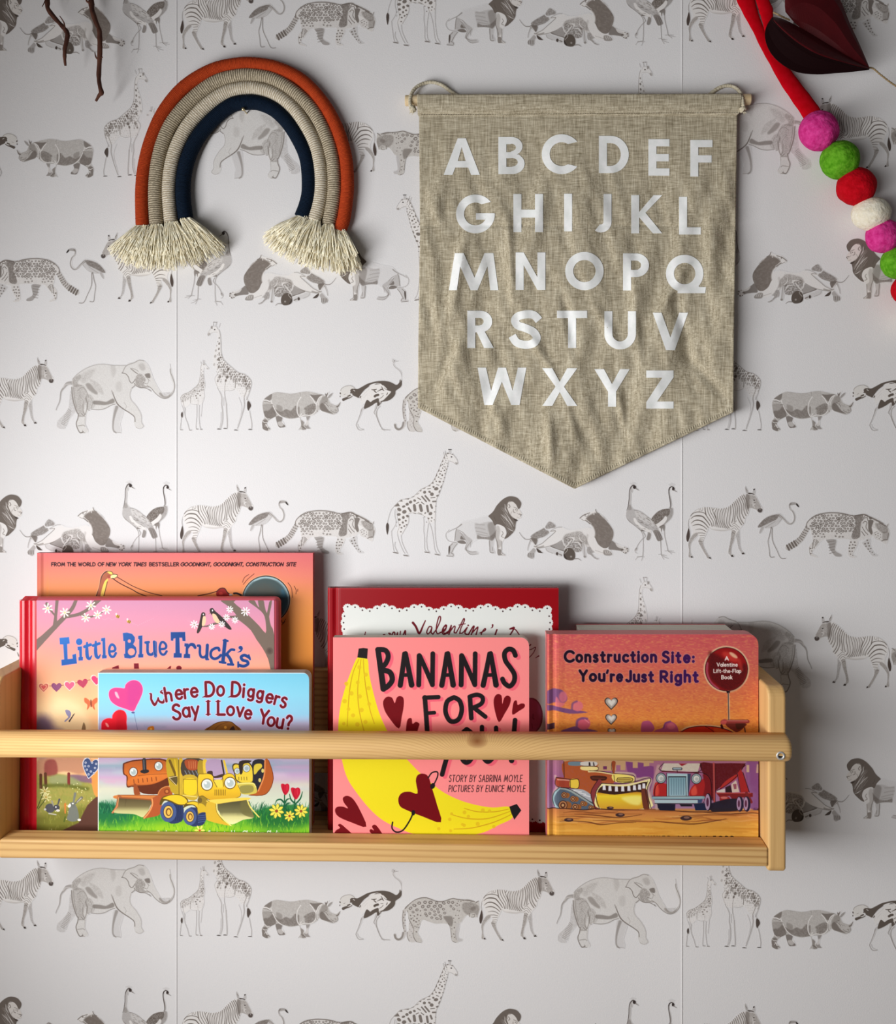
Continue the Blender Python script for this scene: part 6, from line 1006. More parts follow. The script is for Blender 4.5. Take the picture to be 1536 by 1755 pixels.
for a_ in ((-2.2, .0006, 0, WIN['z0']), (-2.2, .0006, WIN['z1'], 2.5), (-2.2, WIN['y0'], WIN['z0'], WIN['z1']), (WIN['y1'], .0006, WIN['z0'], WIN['z1'])):
    o = box('added_wall_section', WIN['x']-.06, WIN['x']-.004, a_[0], a_[1], a_[2], a_[3], wall_m, wl); o['kind'] = 'structure'
sx = [W(303, 900)[0], W(1169.5, 900)[0]]; dxs = sx[1]-sx[0]
edges = [(-.69+.056, sx[0]), (sx[0], sx[1]), (sx[1], 1.02)]
bgl = lin(BGC); strips = []
for k, (a, b) in enumerate(edges):
    prof = [(a, -.00002)]+[(a+(b-a)*i/8, -.0001) for i in range(1, 8)]
    if k < 2: prof += [(b-.0020, -.0001), (b-.0012, -.00018), (b-.0006, -.00032), (b-.0001, -.00042), (b+.0002, -.00043), (b+.00025, -.0000)]
    else: prof += [(b, -.0001)]
    v = [(x, y+.0002, z) for z in (0.0, 2.5) for x, y in prof]; n = len(prof)
    vv = np.array(v); q = np.array(grid_faces(n, 2))[:, ::1]
    s = quadmesh('wallpaper_strip', vv, q, np.tile(bgl, (len(vv), 1)), M_paper, wall); s['kind'] = 'structure'; strips.append(s)
P2, Q2 = np.array((.49080, .00020)), np.array((-.00024, -.49451))
for name, (fn, bx) in SPECIES.items():
    c = Cv(*bx, 2, BGC); fn(c); vid, q = quads_from(c, 6, (8, 4, 2), .012)
    wv = W(c.X.ravel()[vid], c.Y.ravel()[vid]); cols = lin(c.rgb.reshape(-1, 3)[vid])
    an = W((bx[0]+bx[2])/2, bx[3]); wv = wv-an
    me0 = None; A0 = np.array((an[0], an[2]))
    rowD = name in ('elephant_print', 'giraffe_calf_print', 'giraffe_cow_print', 'rhino_print', 'ostrich_print', 'leopard_print')
    ri = 1 if name in ('zebra_print', 'flamingo_print', 'jaguar_print') else 0; rj = 2 if name == 'leopard_print' else 1
    B0 = A0-ri*P2-rj*Q2
    insts = [(False, B0+i*P2+j*Q2) for j in (0, 1, 2, 3) for i in (-2, -1, 0, 1, 2)]
    M, dz = (-.5948, .2484) if rowD else (-.1054, .2466)
    for j in (0, 1, 2, 3):
        for i in (-2, -1, 0, 1, 2, 3):
            p = B0+i*P2+j*Q2; insts.append((True, np.array((M-p[0]-.5*0, p[1]+dz+0))))
    if name == 'zebra_print':  # the second frieze has its own zebra between leopard and elephant
        d = np.array(((-.49080*0), 0)); zD = W(np.array([349.5]), np.array([90.5]))[0]
        tgt = W(8, 739.5); src = W(349.2, 91.0); off = np.array((tgt[0]-src[0], tgt[2]-src[2])); Z0 = B0+off
        insts += [(False, Z0+i*P2+j*Q2) for j in (0, 1, 2) for i in (-1, 0, 1, 2)]
        insts += [(True, np.array((-.5948-(Z0+i*P2+j*Q2)[0], (Z0+i*P2+j*Q2)[1]+.2484))) for j in (0, 1, 2) for i in (-1, 0, 1, 2)]
    hw = (wv[:, 0].max()-wv[:, 0].min())/2
    for mir, p in insts:
        if p[0]+hw < -.475 or p[0]-hw > .455 or p[1] > 1.83 or p[1] < .70: continue
        k = 0 if p[0] < sx[0] else (1 if p[0] < sx[1] else 2)
        if me0 is None:
            o = quadmesh(name, wv, q, cols, M_paper, strips[k]); me0 = o.data
        else:
            o = bpy.data.objects.new(name, me0); C.objects.link(o); o.parent = strips[k]
        o.location = (p[0], -.00007+(.00 if not mir else 0), p[1]); o.scale = (-1 if mir else 1, 1, 1)
# ------------------------------------------------------------------ wooden book shelf
YF, YR = -.086, -.066
panel_m = wood('pine_upright', 'z', freq=800, seed=2.3, con=.3); rail_m = wood('pine_rail', 'x', [(W(818, 1270, -.1)[0], W(818, 1270, -.1)[2], .0095)], freq=2300, seed=.7); board_m = wood('pine_board', 'x', freq=1100, seed=5.1)
tl, tr = W(3, 1439.5, YF), W(1313, 1453, YF)
slope = (tr[2]-tl[2])/(tr[0]-tl[0])
def railtop(x): return tl[2]+slope*(x-tl[0])
def floorz(x): return railtop(x)-.0100
XL, XR = tl[0]-.0024, W(1317, 1400, YF)[0]
def prism_x(name, prof, xa, xb, m, zfun=lambda x: 0.0, n=2, endr=0):
    """prof: list of (y,z) ; extruded along x"""
    xs = list(np.linspace(xa, xb, n)); v = []; k = len(prof)
    cy = sum(p[0] for p in prof)/k; cz = sum(p[1] for p in prof)/k
    sec = [(x, 1.0) for x in xs]
    if endr: sec = [(xa, .55), (xa+endr*.15, .8), (xa+endr*.5, .95)]+[(x, 1.0) for x in np.linspace(xa+endr, xb-endr, n)]+[(xb-endr*.5, .95), (xb-endr*.15, .8), (xb, .55)]
    for x, s in sec:
        for (y, z) in prof: v.append((x, cy+(y-cy)*(s if endr else 1) if True else y, cz+(z-cz)*(.5+.5*s)+zfun(x)))
    f = [(j*k+i, j*k+(i+1) % k, (j+1)*k+(i+1) % k, (j+1)*k+i) for j in range(len(sec)-1) for i in range(k)]+[tuple(range(k)), tuple(range((len(sec)-1)*k, len(sec)*k))]
    return mesh(name, v, f, None, m)
shelf = empty('wall_bookshelf', (0, 0, floorz(0)), 'pine wall shelf with rounded front rail holding picture books', 'shelf')
z0 = railtop(0); parts = []
o = prism_x('front_ledge', [(YF, z0), (YR, z0), (YR, z0-.0165), (YF, z0-.0165)], XL, XR, board_m, lambda x: slope*x); bevel(o, .0016, 3); parts.append(o)
o = prism_x('bottom_board', [(YR+.0003, z0-.010), (-.0005, z0-.010), (-.0005, z0-.0165), (YR+.0003, z0-.0165)], XL, XR, board_m, lambda x: slope*x); parts.append(o)
zt = W(545, 1146, -.012)[2]; zb = W(545, 1323, -.012)[2]
o = prism_x('back_rail', [(-.012, zt), (-.0008, zt), (-.0008, zb), (-.012, zb)], XL, XR, board_m, lambda x: slope*x); bevel(o, .001, 2); parts.append(o)
# rounded upper rail
ra, rb = W(3, 1252, -.089), W(1340, 1257.5, -.089); s2 = (rb[2]-ra[2])/(rb[0]-ra[0]); rh = ra[2]-W(3, 1302.5, -.100)[2]; zc = ra[2]-s2*ra[0]-rh/2
prof = [(YF-.0003, rh*.5), (YF-.0003, -rh*.5)]+[(YF-.0003-.0170*math.cos(t)**.55, rh*.5*math.sin(t)) for t in np.radians(np.linspace(-80, 80, 13))]
x1 = W(1354.5, 1280, -.094)[0]; x0 = XL-.0225
xs = [(x0, 0)]+[(x, 0) for x in np.linspace(x0+.002, x1-.008, 6)]
v = []; k = len(prof); secs = list(np.linspace(x0, x1-.0075, 5))+[None]*6
for j, x in enumerate(secs):
    e = 0 if x is not None else (j-4)
    for (y, z) in prof:
        zz = z/(rh*.5); dep = max(0, (YF-y)/.017)
        if x is not None: X = x
        else:
            t = e/6*math.pi/2; X = x1-.0075+.0075*math.sin(t)*(1-.25*abs(zz)**3)
        sh = 1-.35*((e/6)**3) if x is None else 1
        v.append((X, (YF-.0003)+(y-(YF-.0003))*sh, zc+z*(1-.06*(e/6)**3 if x is None else 1)+s2*X))
f = [(j*k+i, j*k+(i+1) % k, (j+1)*k+(i+1) % k, (j+1)*k+i) for j in range(len(secs)-1) for i in range(k)]+[tuple(range(k)), tuple(range((len(secs)-1)*k, len(secs)*k))]
o = mesh('front_rail', v, f, None, rail_m, True); parts.append(o); rail = o
zpb = W(1330, 1496, YF)[2]
for name, xa, xb in (('side_panel', XR, W(1348, 1400, YF)[0]), ('side_panel', XL-.0185, XL)):
    zf_, zb_ = W(1320, 1181, YF)[2], W(1320, 1181, YF)[2]-.001
    pr = [(-.0008, zpb+.012), (-.0008, zb_)]+[(YF+.010-.010*math.sin(t), zf_-.010+.010*math.cos(t)+.001) for t in np.radians(np.linspace(0, 90, 7))]+[(YF, zpb+.003), (YF+.003, zpb), (-.02, zpb)]
    o = prism_x('side_panel', pr, xa, xb, panel_m); bevel(o, .0032, 3, 40); parts.append(o)
M_steel, _, _ = mat('steel', (.62, .62, .6), .5, .5, .6); M_dark, _, _ = mat('dark_recess', (.01, .01, .01), .6)
def screw(px, py):
    c = W(px, py, -.1035); v = []; n = 20; pr = [(.0037, 0), (.0037, -.0008), (.0033, -.0012), (.0022, -.0012), (.0020, -.0002)]
    for r, y in pr:
        for i in range(n): v.append((c[0]+r*math.cos(2*math.pi*i/n), c[1]+y+.0009, c[2]+r*math.sin(2*math.pi*i/n)))
    f = [(j*n+i, j*n+(i+1) % n, (j+1)*n+(i+1) % n, (j+1)*n+i) for j in range(len(pr)-1) for i in range(n)]
    a = mesh('screw', v, f, None, M_steel, True)
    h = [(c[0]+.0021*math.cos(math.pi*i/3), c[1]+.0006, c[2]+.0021*math.sin(math.pi*i/3)) for i in range(6)]; b = mesh('hex_socket', h, [tuple(range(6))], None, M_dark)
    b.parent = a; return a
parts.append(screw(1338.5, 1295.5)); adopt(shelf, parts)
# ------------------------------------------------------------------ books
page_m = noisy('page_edges', (226, 220, 206), (206, 198, 182), 60, .8, .00012, stretch=(1, 30, 30), bscale=500)
pageb_m = noisy('board_pages', (218, 210, 196), (196, 184, 168), 40, .7, .0002, stretch=(1, 40, 1), bscale=300)
def flat(name, c, rough=.4, spec=.4, g=1.15): return mat(name, L3(c, g), rough, spec)[0]
def make_book(name, label, art, fn_gain, plane, T, xl, xr, yt, cover_m, edge_m, prof=(), rc=0, tb=.0022, inset=.002, board=False, pad=0, group=None, mats=None, spine=None, fine=None):
    yb_, s = plane; zf = floorz(W((xl+xr)/2, 1440, yb_)[0]); N = np.array((0, 1, -s))/math.hypot(1, s)
    def offp(px): return np.interp(px, [p[0] for p in prof], [p[1] for p in prof]) if len(prof) else np.zeros_like(np.asarray(px, float))
    root = empty(name, W((xl+xr)/2, 1445, yb_), label, 'book', group); objs = []
    cols = sorted(set([xl, xr]+[p[0] for p in prof]+list(np.linspace(xl, xr, 9))+([xr-rc+rc*math.sin(t) for t in np.radians(np.linspace(0, 90, 9))] if rc else [])))
    def top(px): return yt+(rc-math.sqrt(max(rc*rc-(px-(xr-rc))**2, 0)) if rc and px > xr-rc else 0)
    def slab(nm, ca, o0, o1, m, ins=0.0, cover=False, grow=0):
        ins = ins if ins is not None else 0
        v = []
        for px in ca:
            for back in (0, 1):
                px_ = px; tp = top(px)
                pt = W(px_, tp, yb_, s, zf); pb = W(px_, 1444, yb_, s, zf); pb = pb+(pb-pt)/max(pt[2]-pb[2], 1e-6)*(pb[2]-zf-.0001)
                off = (o0+(offp(px)*MM if cover else 0)) if not back else o1
                if ins: pt = pt-np.array((0, 0, ins)); cxm = .5*(W(xl, 1300, yb_)[0]+W(xr, 1300, yb_)[0]); pt[0] += -ins if px == ca[-1] else 0; pb[0] += -ins if px == ca[-1] else 0; pb = pb+np.array((0, 0, ins))
                v += [pt+N*off, pb+N*off]
        f = []
        for j in range(len(ca)-1):
            a = 4*j; b = a+4
            f += [(a, b, b+1, a+1), (a+2, a+3, b+3, b+2), (a, a+2, b+2, b), (a+1, b+1, b+3, a+3)]
        e = 4*(len(ca)-1); f += [(0, 1, 3, 2), (e, e+2, e+3, e+1)]
        return mesh(nm, v, f, None, m)
    if board:
        fc = slab('front_cover', cols, 0, .0012, edge_m, cover=True); pg = slab('page_block', cols, .0012, T-.0012, mats or pageb_m); bc = slab('back_cover', cols, T-.0012, T, edge_m)
    else:
        fc = slab('front_cover', cols, 0, tb, edge_m, cover=True) if not pad else None
        pg = slab('page_block', [c for c in cols if c >= (xl+8 if art else xl)], tb, T-tb, page_m, ins=(.003 if art else .0002)); bc = slab('back_cover', cols, T-tb, T, edge_m)
        sp = slab('spine', [c for c in cols if c <= xl+6] if len([c for c in cols if c <= xl+6]) > 1 else [xl, xl+5], tb*1.01, T-tb*1.01, spine or edge_m); objs.append(sp) if art else bpy.data.objects.remove(sp)
    if fc: objs.append(fc)
    objs += [pg, bc]
    c = art() if art else None
    if c is not None:
        m_ = (c.X >= xl-.01) & (c.X <= xr+.01) & (c.Y >= yt-.01)
        if rc:
            cx, cy = xr-rc, yt+rc; m_ &= ~((c.X > cx) & (c.Y < cy) & ((c.X-cx)**2+(c.Y-cy)**2 > rc*rc))
        c.a[:] = m_; c.rgb[~m_] = c.rgb[m_].mean(0) if False else c.rgb[~m_]
        A = c.a; keep = c.a.copy()
        # a cell is kept only when all its corners are on the cover
        K = np.minimum(np.minimum(A[:-1, :-1], A[1:, :-1]), np.minimum(A[:-1, 1:], A[1:, 1:]))
        c.a[:] = 0; c.a[:-1, :-1] = K; A2 = c.a
        cc = c; H, Wd = c.H-1, c.W-1
        cc.a = np.zeros((c.H, c.W)); cc.a[:] = 0
        bad = K < .5
        F = (lambda X, Y: bad | fine(X, Y)) if fine else (lambda X, Y: bad)
        vid, q = quads_from(c, 7, fine=F)
        # drop bad single cells
        jj, ii = np.divmod(vid[q[:, 0]], c.W); okc = ~bad[np.minimum(jj, H-1), np.minimum(ii, Wd-1)]; q = q[okc]
        u, inv = np.unique(q.ravel(), return_inverse=True); vid = vid[u]; q = inv.reshape(-1, 4)
        X, Y = c.X.ravel()[vid], c.Y.ravel()[vid]
        wv = W(X, Y, yb_, s, zf)+N*(offp(X)*MM-.0002)[:, None]
        cl = np.minimum(lin(c.rgb.reshape(-1, 3)[vid])*fn_gain, .95)
        objs.append(quadmesh('cover_print', wv, q, cl, cover_m))
    adopt(root, objs)
    return root, (yb_, s, zf, N), objs
G = 1.0
e_or = flat('orange_cover_edge', (190, 70, 76)); e_red = flat('red_cloth', (206, 18, 36), .28, .5, 1.0); e_val = flat('crimson_cover', (140, 6, 18), .12, .6, 1.0); e_pink = flat('pink_edge', (206, 90, 100)); e_white = flat('white_board', (222, 216, 206), .6); e_con = flat('rose_edge', (206, 110, 112), .5); e_conr = flat('red_rim', (176, 30, 46))
BK = {}
BK['or'] = make_book('picture_book', 'tall orange picture book with a wrecking ball, hindmost of the left stack', art_orange, G, (-.0315, .040), .0075, 62, 536.5, 948, M_satin, e_or, prof=((62, 2.0), (66, .2), (70, 0), (74, .9), (79, .9), (84, 0), (536, 0)), fine=lambda X, Y: X < 86)
BK['tr'] = make_book('picture_book', 'pink and peach picture book with red spine and blue title', art_truck, G, (-.0525, .040), .0190, 31, 470, 1029, M_satin, e_red, prof=((31, 4.5), (32.5, 1.6), (35, .2), (42, -.3), (46, .6), (50, 1.1), (55, .1), (60, -.2), (63, 0), (470, 0)), pad=1)
def padded():
    yb_, s, zf, N = BK['tr'][1]; root = BK['tr'][0]; m = flat('padded_rim', (190, 78, 92), .35, .5); o_ = []
    loops = []
    for gr, off in ((0, 0.0), (3, .0006), (6, .0022), (8.0, .0048), (8.6, .0072)):
        x0, x1, y0 = 63, 470+gr*1.05, 1029-gr*.55; r = gr*.9+2; pl = [(x0, 1444), (x0, y0)]+[(x1-r+r*math.sin(t), y0+r-r*math.cos(t)) for t in np.radians(np.linspace(0, 90, 6))]+[(x1, 1444)]
        loops.append([W(a, b, yb_, s, zf)+N*off for a, b in pl])
    k = len(loops[0]); v = [p for l in loops for p in l]; f = [(j*k+i, j*k+i+1, (j+1)*k+i+1, (j+1)*k+i) for j in range(len(loops)-1) for i in range(k-1)]+[tuple(range((len(loops)-1)*k, len(loops)*k)), tuple(range(k))]
    o_.append(mesh('front_cover', v, f, None, m, False))
    cols = [31, 32, 33, 35, 38, 42, 46, 48, 50, 53, 56, 60, 63]; pr = {31: 5.5, 32: 2.6, 33: 1.3, 35: .2, 38: -.4, 42: -.2, 46: .9, 48: 1.3, 50: 1.2, 53: .3, 56: -.4, 60: -.5, 63: -.2}; v = []
    for px in cols:
        for yy, oo in ((1029.5 if px > 34 else 1031, 0), (1444, 0)): v.append(W(px, yy, yb_, s, zf)+N*pr[px]*MM)
        tp = W(px if px > 40 else px+6, 1023.5, yb_, s, zf)+N*.0062; v.append(tp)
    f = []
    for j in range(len(cols)-1): a = 3*j; f += [(a, a+3, a+4, a+1), (a, a+2, a+5, a+3)]
    o_.append(mesh('cloth_spine', v, f, None, e_red, False)); adopt(root, o_)
padded()
BK['di'] = make_book('board_book', 'small sky-blue board book with diggers and heart balloons, left front', art_diggers, G, (-.0650, .035), .0115, 168, 530, 1153, M_satin, e_white, rc=11, board=True)
BK['va'] = make_book('picture_book', 'crimson glossy picture book with white lace-edged panel, behind the banana book', art_valentine, G, (-.0400, .045), .0090, 561, 957.5, 1007.5, M_gloss, e_val, prof=((561, 3.0), (562.5, .9), (565, .0), (570, .1), (574, 1.0), (577, 1.2), (580, .1), (584, 0), (957, 0)), fine=lambda X, Y: X < 590)
BK['ba'] = make_book('board_book', 'pink board book with a yellow banana and bold black title', art_bananas, G, (-.0650, .055), .0110, 571, 907, 1092.5, M_satin, e_white, rc=14, board=True)
BK['co'] = make_book('picture_book', 'sunset-coloured picture book with red balloon, bulldozer and mixer lorry', art_construction, G, (-.0650, .035), .0160, 937, 1300, 1087, M_satin, e_con, prof=((937, 3.5), (938.5, 1.0), (941, 0), (944, .5), (948, 1.3), (951, 1.0), (954, .0), (958, -.3), (963, -.2), (968, 0), (1300, 0)), rc=17, board=True, mats=flat('coral_page_edges', (206, 120, 118), .6), fine=lambda X, Y: X < 970)
BK['hb'] = make_book('picture_book', 'red-rimmed picture book with cream pages, only its top showing at the far right', None, G, (-.0460, .030), .0290, 993, 1257, 1081, M_satin, e_conr, prof=(), inset=.0)
# ------------------------------------------------------------------ rope rainbow
def rope_mat(name, c1, c2, dens):
    m, t, b = mat(name, L3(c1), .85, .15); a = nd(t, 'ShaderNodeAttribute', attribute_name='along'); s = nd(t, 'ShaderNodeMath', operation='SINE'); mu = nd(t, 'ShaderNodeMath', operation='MULTIPLY'); mu.inputs[1].default_value = dens
    tc = nd(t, 'ShaderNodeTexCoord'); n = nd(t, 'ShaderNodeTexNoise'); n.inputs['Scale'].default_value = 420; n.inputs['Detail'].default_value = 4; t.links.new(tc.outputs['Object'], n.inputs['Vector'])
    t.links.new(a.outputs['Fac'], mu.inputs[0]); ad = nd(t, 'ShaderNodeMath', operation='ADD'); t.links.new(mu.outputs[0], ad.inputs[0]); m2 = nd(t, 'ShaderNodeMath', operation='MULTIPLY'); m2.inputs[1].default_value = 4.0; t.links.new(n.outputs[0], m2.inputs[0]); t.links.new(m2.outputs[0], ad.inputs[1])
    t.links.new(ad.outputs[0], s.inputs[0]); mr = nd(t, 'ShaderNodeMapRange'); mr.inputs[1].default_value = -1; t.links.new(s.outputs[0], mr.inputs[0])
    mm = nd(t, 'ShaderNodeMath', operation='MULTIPLY'); t.links.new(mr.outputs[0], mm.inputs[0]); t.links.new(n.outputs[0], mm.inputs[1]); sc2 = nd(t, 'ShaderNodeMath', operation='MULTIPLY'); sc2.inputs[1].default_value = 1.5; sc2.use_clamp = True; t.links.new(mm.outputs[0], sc2.inputs[0])
    mx = nd(t, 'ShaderNodeMix', data_type='RGBA'); mx.inputs[6].default_value = (*L3(c1), 1); mx.inputs[7].default_value = (*L3(c2), 1); t.links.new(sc2.outputs[0], mx.inputs[0]); t.links.new(mx.outputs[2], b.inputs['Base Color']); bumpn(t, b, mr.outputs[0], .0004, .6); return m
RB = (("238 985 235 800 250 650 290 500 360 350 470 220 620 130 760 98 860 97 980 120 1110 185 1220 300 1300 440 1350 600 1362 750 1355 850 1340 950 1318 1010", rope_mat('rust_yarn', (150, 46, 18), (212, 84, 36), 5200), 11.6),
      ("315 980 308 800 322 640 360 500 420 390 520 280 640 195 760 162 850 160 960 183 1070 250 1170 350 1240 480 1280 620 1290 760 1282 860 1258 980", rope_mat('taupe_yarn', (112, 100, 80), (226, 212, 184), 3000), 12.2),
      ("395 965 383 800 395 660 430 540 490 430 580 330 690 255 790 230 870 232 970 265 1060 335 1130 430 1185 540 1212 660 1218 770 1205 870 1180 955", rope_mat('cream_yarn', (170, 154, 126), (252, 242, 224), 3000), 12.0),
      ("475 945 460 810 468 690 500 580 555 480 640 385 730 320 810 305 880 310 960 345 1030 410 1090 500 1135 600 1150 700 1150 800 1135 870 1110 935", rope_mat('navy_yarn', (4, 16, 30), (14, 34, 56), 5200), 12.8))
rb = empty('rope_rainbow', W(420, 240, -.001), 'rope rainbow in rust, taupe, cream and navy with cream tassels', 'wall hanging'); rparts = []
fringe_m = noisy('tassel_cotton', (240, 228, 194), (252, 246, 226), 300, .9)
rnd = random.Random(4); ends = []
names = ('rust_cord', 'taupe_cord', 'cream_cord', 'navy_cord')
for (st, m, r), nm in zip(RB, names):
    p = pts(st); p = np.stack([170+p[:, 0]/3.2, 80+p[:, 1]/3.2], 1); p = smooth_path(p, False, 30)
    seg = np.r_[0, np.cumsum(np.hypot(*np.diff(p, axis=0).T))]; n = int(seg[-1]*1.1); tt = np.linspace(0, seg[-1], n)
    px = np.interp(tt, seg, p[:, 0]); py = np.interp(tt, seg, p[:, 1]); Pw = W(px, py, -.0078); ends.append(((px[0], py[0]), (px[-1], py[-1])))
    sg = 18; rad = r*.0005565; v = np.zeros((n, sg, 3)); d = np.gradient(Pw, axis=0); d /= np.linalg.norm(d, axis=1)[:, None]; up = np.array((0, 1, 0)); sd = np.cross(d, up)
    th = np.arange(sg)*2*np.pi/sg; wob = 1+.012*np.sin(tt*2.6)[:, None]+.02*(vnoise(tt[:, None]*1.0+0*th, th[None]*3+0*tt[:, None], 1.2, 5)-.5)
    for k in range(sg): v[:, k] = Pw+(sd*math.cos(th[k])+up*math.sin(th[k]))*rad*wob[:, k:k+1]
    f = grid_faces(sg, n, True); me = bpy.data.meshes.new(nm); me.from_pydata(v.reshape(-1, 3).tolist(), [], f+[tuple(range(sg)), tuple(range((n-1)*sg, n*sg))]); at = me.attributes.new('along', 'FLOAT', 'POINT'); at.data.foreach_set('value', np.repeat(tt*.000556, sg).astype(np.float32)); me.update()
    o = link(nm, me, None, [m], True); rparts.append(o)
def tassel(x, y, targets, nst, seed):
    r = random.Random(seed); V = []; F = []; sg = 5; steps = 9
    for q in range(nst):
        f = r.random(); ti = f*(len(targets)-1); a = targets[int(ti)]; b = targets[min(int(ti)+1, len(targets)-1)]; fx = ti-int(ti); ex, ey = a[0]+(b[0]-a[0])*fx, a[1]+(b[1]-a[1])*fx
        k = r.uniform(.62, 1.04) if r.random() < .75 else r.uniform(.3, .7); x0 = x+(f-.5)*17+r.uniform(-3, 3); y0 = y+r.uniform(-3, 2)
        ex = x0+(ex-x0)*k+r.uniform(-3, 3); ey = y0+(ey-y0)*k+r.uniform(-2, 3); dep0 = -.0078-.0058*math.sin(r.uniform(-1.5, 1.5)); dep1 = -r.uniform(.001, .017)
        if k < .7: dep1 = -r.uniform(.012, .019)
        mx, my = x0+(ex-x0)*.55+r.uniform(-3, 3), y0+(ey-y0)*.42+r.uniform(-2, 2); rad = r.uniform(.00030, .00048); P = []
        for i in range(steps):
            t = i/(steps-1); X = (1-t)**2*x0+2*t*(1-t)*mx+t*t*ex; Y = (1-t)**2*y0+2*t*(1-t)*my+t*t*ey; D = dep0+(dep1-dep0)*t-.003*math.sin(t*3.1)
            P.append(Vector(W(X, Y, min(D, -.0008))))
        base = len(V)
        for i in range(steps):
            d = (P[min(i+1, steps-1)]-P[max(i-1, 0)]).normalized(); s = d.cross(Vector((0, 1, 0))); s = s.normalized() if s.length > 1e-4 else Vector((1, 0, 0)); w = s.cross(d)
            rr = rad*(1.25 if i == steps-1 else 1)
            for k2 in range(sg): t = 2*math.pi*k2/sg; V.append(P[i]+s*math.cos(t)*rr+w*math.sin(t)*rr)
        F += [(base+j*sg+i, base+j*sg+(i+1) % sg, base+(j+1)*sg+(i+1) % sg, base+(j+1)*sg+i) for j in range(steps-1) for i in range(sg)]+[tuple(range(base+(steps-1)*sg, base+steps*sg))]
    me = bpy.data.meshes.new('tassel'); me.from_pydata([tuple(q) for q in V], [], F); me.update(); o = link('tassel', me, None, [fringe_m], True); o['kind'] = 'stuff'; return o
LT_ = [(188, 424), (190, 434), (200, 444), (214, 450), (232, 456), (250, 458), (268, 460), (285, 461), (302, 460), (320, 457), (338, 452), (354, 447), (368, 441), (380, 436), (388, 428), (384, 420)]
RT_ = [(456, 398), (452, 406), (456, 418), (466, 428), (480, 438), (497, 446), (514, 452), (530, 457), (546, 461), (560, 464), (576, 467), (592, 469), (604, 467), (612, 464), (618, 461), (622, 457)]
for i in range(4):
    (lx, ly), (rx, ry) = ends[i]; a = int(i*3.4); b = min(a+6, 16)
    rparts.append(tassel(lx, ly, LT_[a:b], 300, 10+i)); k = 3-i; a = int(k*3.4); b = min(a+6, 16); rparts.append(tassel(rx, ry, RT_[a:b], 300, 30+i))
adopt(rb, rparts)
# brass nail
nc = W(417.5, 187.8, -.012); v = []; n = 14; pr = [(.0004, -.0030), (.0014, -.0027), (.0018, -.0015), (.0014, -.0004), (.0006, 0), (.0006, .0118)]
for r, y in pr:
    for i in range(n): v.append((nc[0]+r*math.cos(2*math.pi*i/n), nc[1]+y, nc[2]+r*math.sin(2*math.pi*i/n)))
f = [(j*n+i, j*n+(i+1) % n, (j+1)*n+(i+1) % n, (j+1)*n+i) for j in range(len(pr)-1) for i in range(n)]+[tuple(range(n))]
nail = mesh('nail', v, f, None, mat('brass', (.75, .62, .35), .3, .5, 1.0)[0], True); nail['label'] = 'small brass nail under the top of the rope rainbow'; nail['category'] = 'nail'
# ------------------------------------------------------------------ linen alphabet banner
def linen():
    m, t, b = mat('linen', L3((160, 152, 130)), .9, .1); tc = nd(t, 'ShaderNodeTexCoord'); outs = []
    for s, sc_ in (((1, 1, .05), 2100), ((.05, 1, 1), 2100), ((1, 1, .06), 700), ((.1, 1, 1), 800)):
        mp = nd(t, 'ShaderNodeMapping'); mp.inputs['Scale'].default_value = s; t.links.new(tc.outputs['Object'], mp.inputs[0]); n = nd(t, 'ShaderNodeTexNoise'); n.inputs['Scale'].default_value = sc_; n.inputs['Detail'].default_value = 2; t.links.new(mp.outputs[0], n.inputs['Vector']); outs.append(n.outputs[0])
    ad = outs[0]
    for o in outs[1:]:
        a = nd(t, 'ShaderNodeMath', operation='ADD'); t.links.new(ad, a.inputs[0]); t.links.new(o, a.inputs[1]); ad = a.outputs[0]
    r = nd(t, 'ShaderNodeValToRGB'); mr = nd(t, 'ShaderNodeMapRange'); mr.inputs[1].default_value = 1.45; mr.inputs[2].default_value = 2.55; t.links.new(ad, mr.inputs[0]); t.links.new(mr.outputs[0], r.inputs[0])
    e = r.color_ramp.elements; e[0].color = (*L3((132, 121, 98)), 1); e[1].color = (*L3((226, 217, 192)), 1); x = r.color_ramp.elements.new(.5); x.color = (*L3((184, 173, 148)), 1)
    t.links.new(r.outputs[0], b.inputs['Base Color']); bumpn(t, b, mr.outputs[0], .0003, .7); return m
linen_m = linen(); print_m = noisy('white_ink', (250, 252, 248), (240, 243, 239), 200, .75, .0001)
def bleft(y): return np.interp(y, [160, 196, 200, 400, 600, 700], [714.5, 716, 718.5, 720, 717, 716.5])
def bright(y): return np.interp(y, [160, 192, 197, 400, 600, 706], [1272.5, 1269, 1264, 1261, 1258, 1257.5])
def bbot(x): return np.interp(x, [716, 985, 1258], [699, 838, 706])
def ridge(x, y, x0, y0, x1, y1, w, h):
    dx, dy = x1-x0, y1-y0; Ls = dx*dx+dy*dy; t = np.clip(((x-x0)*dx+(y-y0)*dy)/Ls, 0, 1); d = np.hypot(x-x0-t*dx, y-y0-t*dy); return h*np.exp(-(d/w)**2)*np.sin(np.pi*np.clip(t*.9+.05, 0, 1))
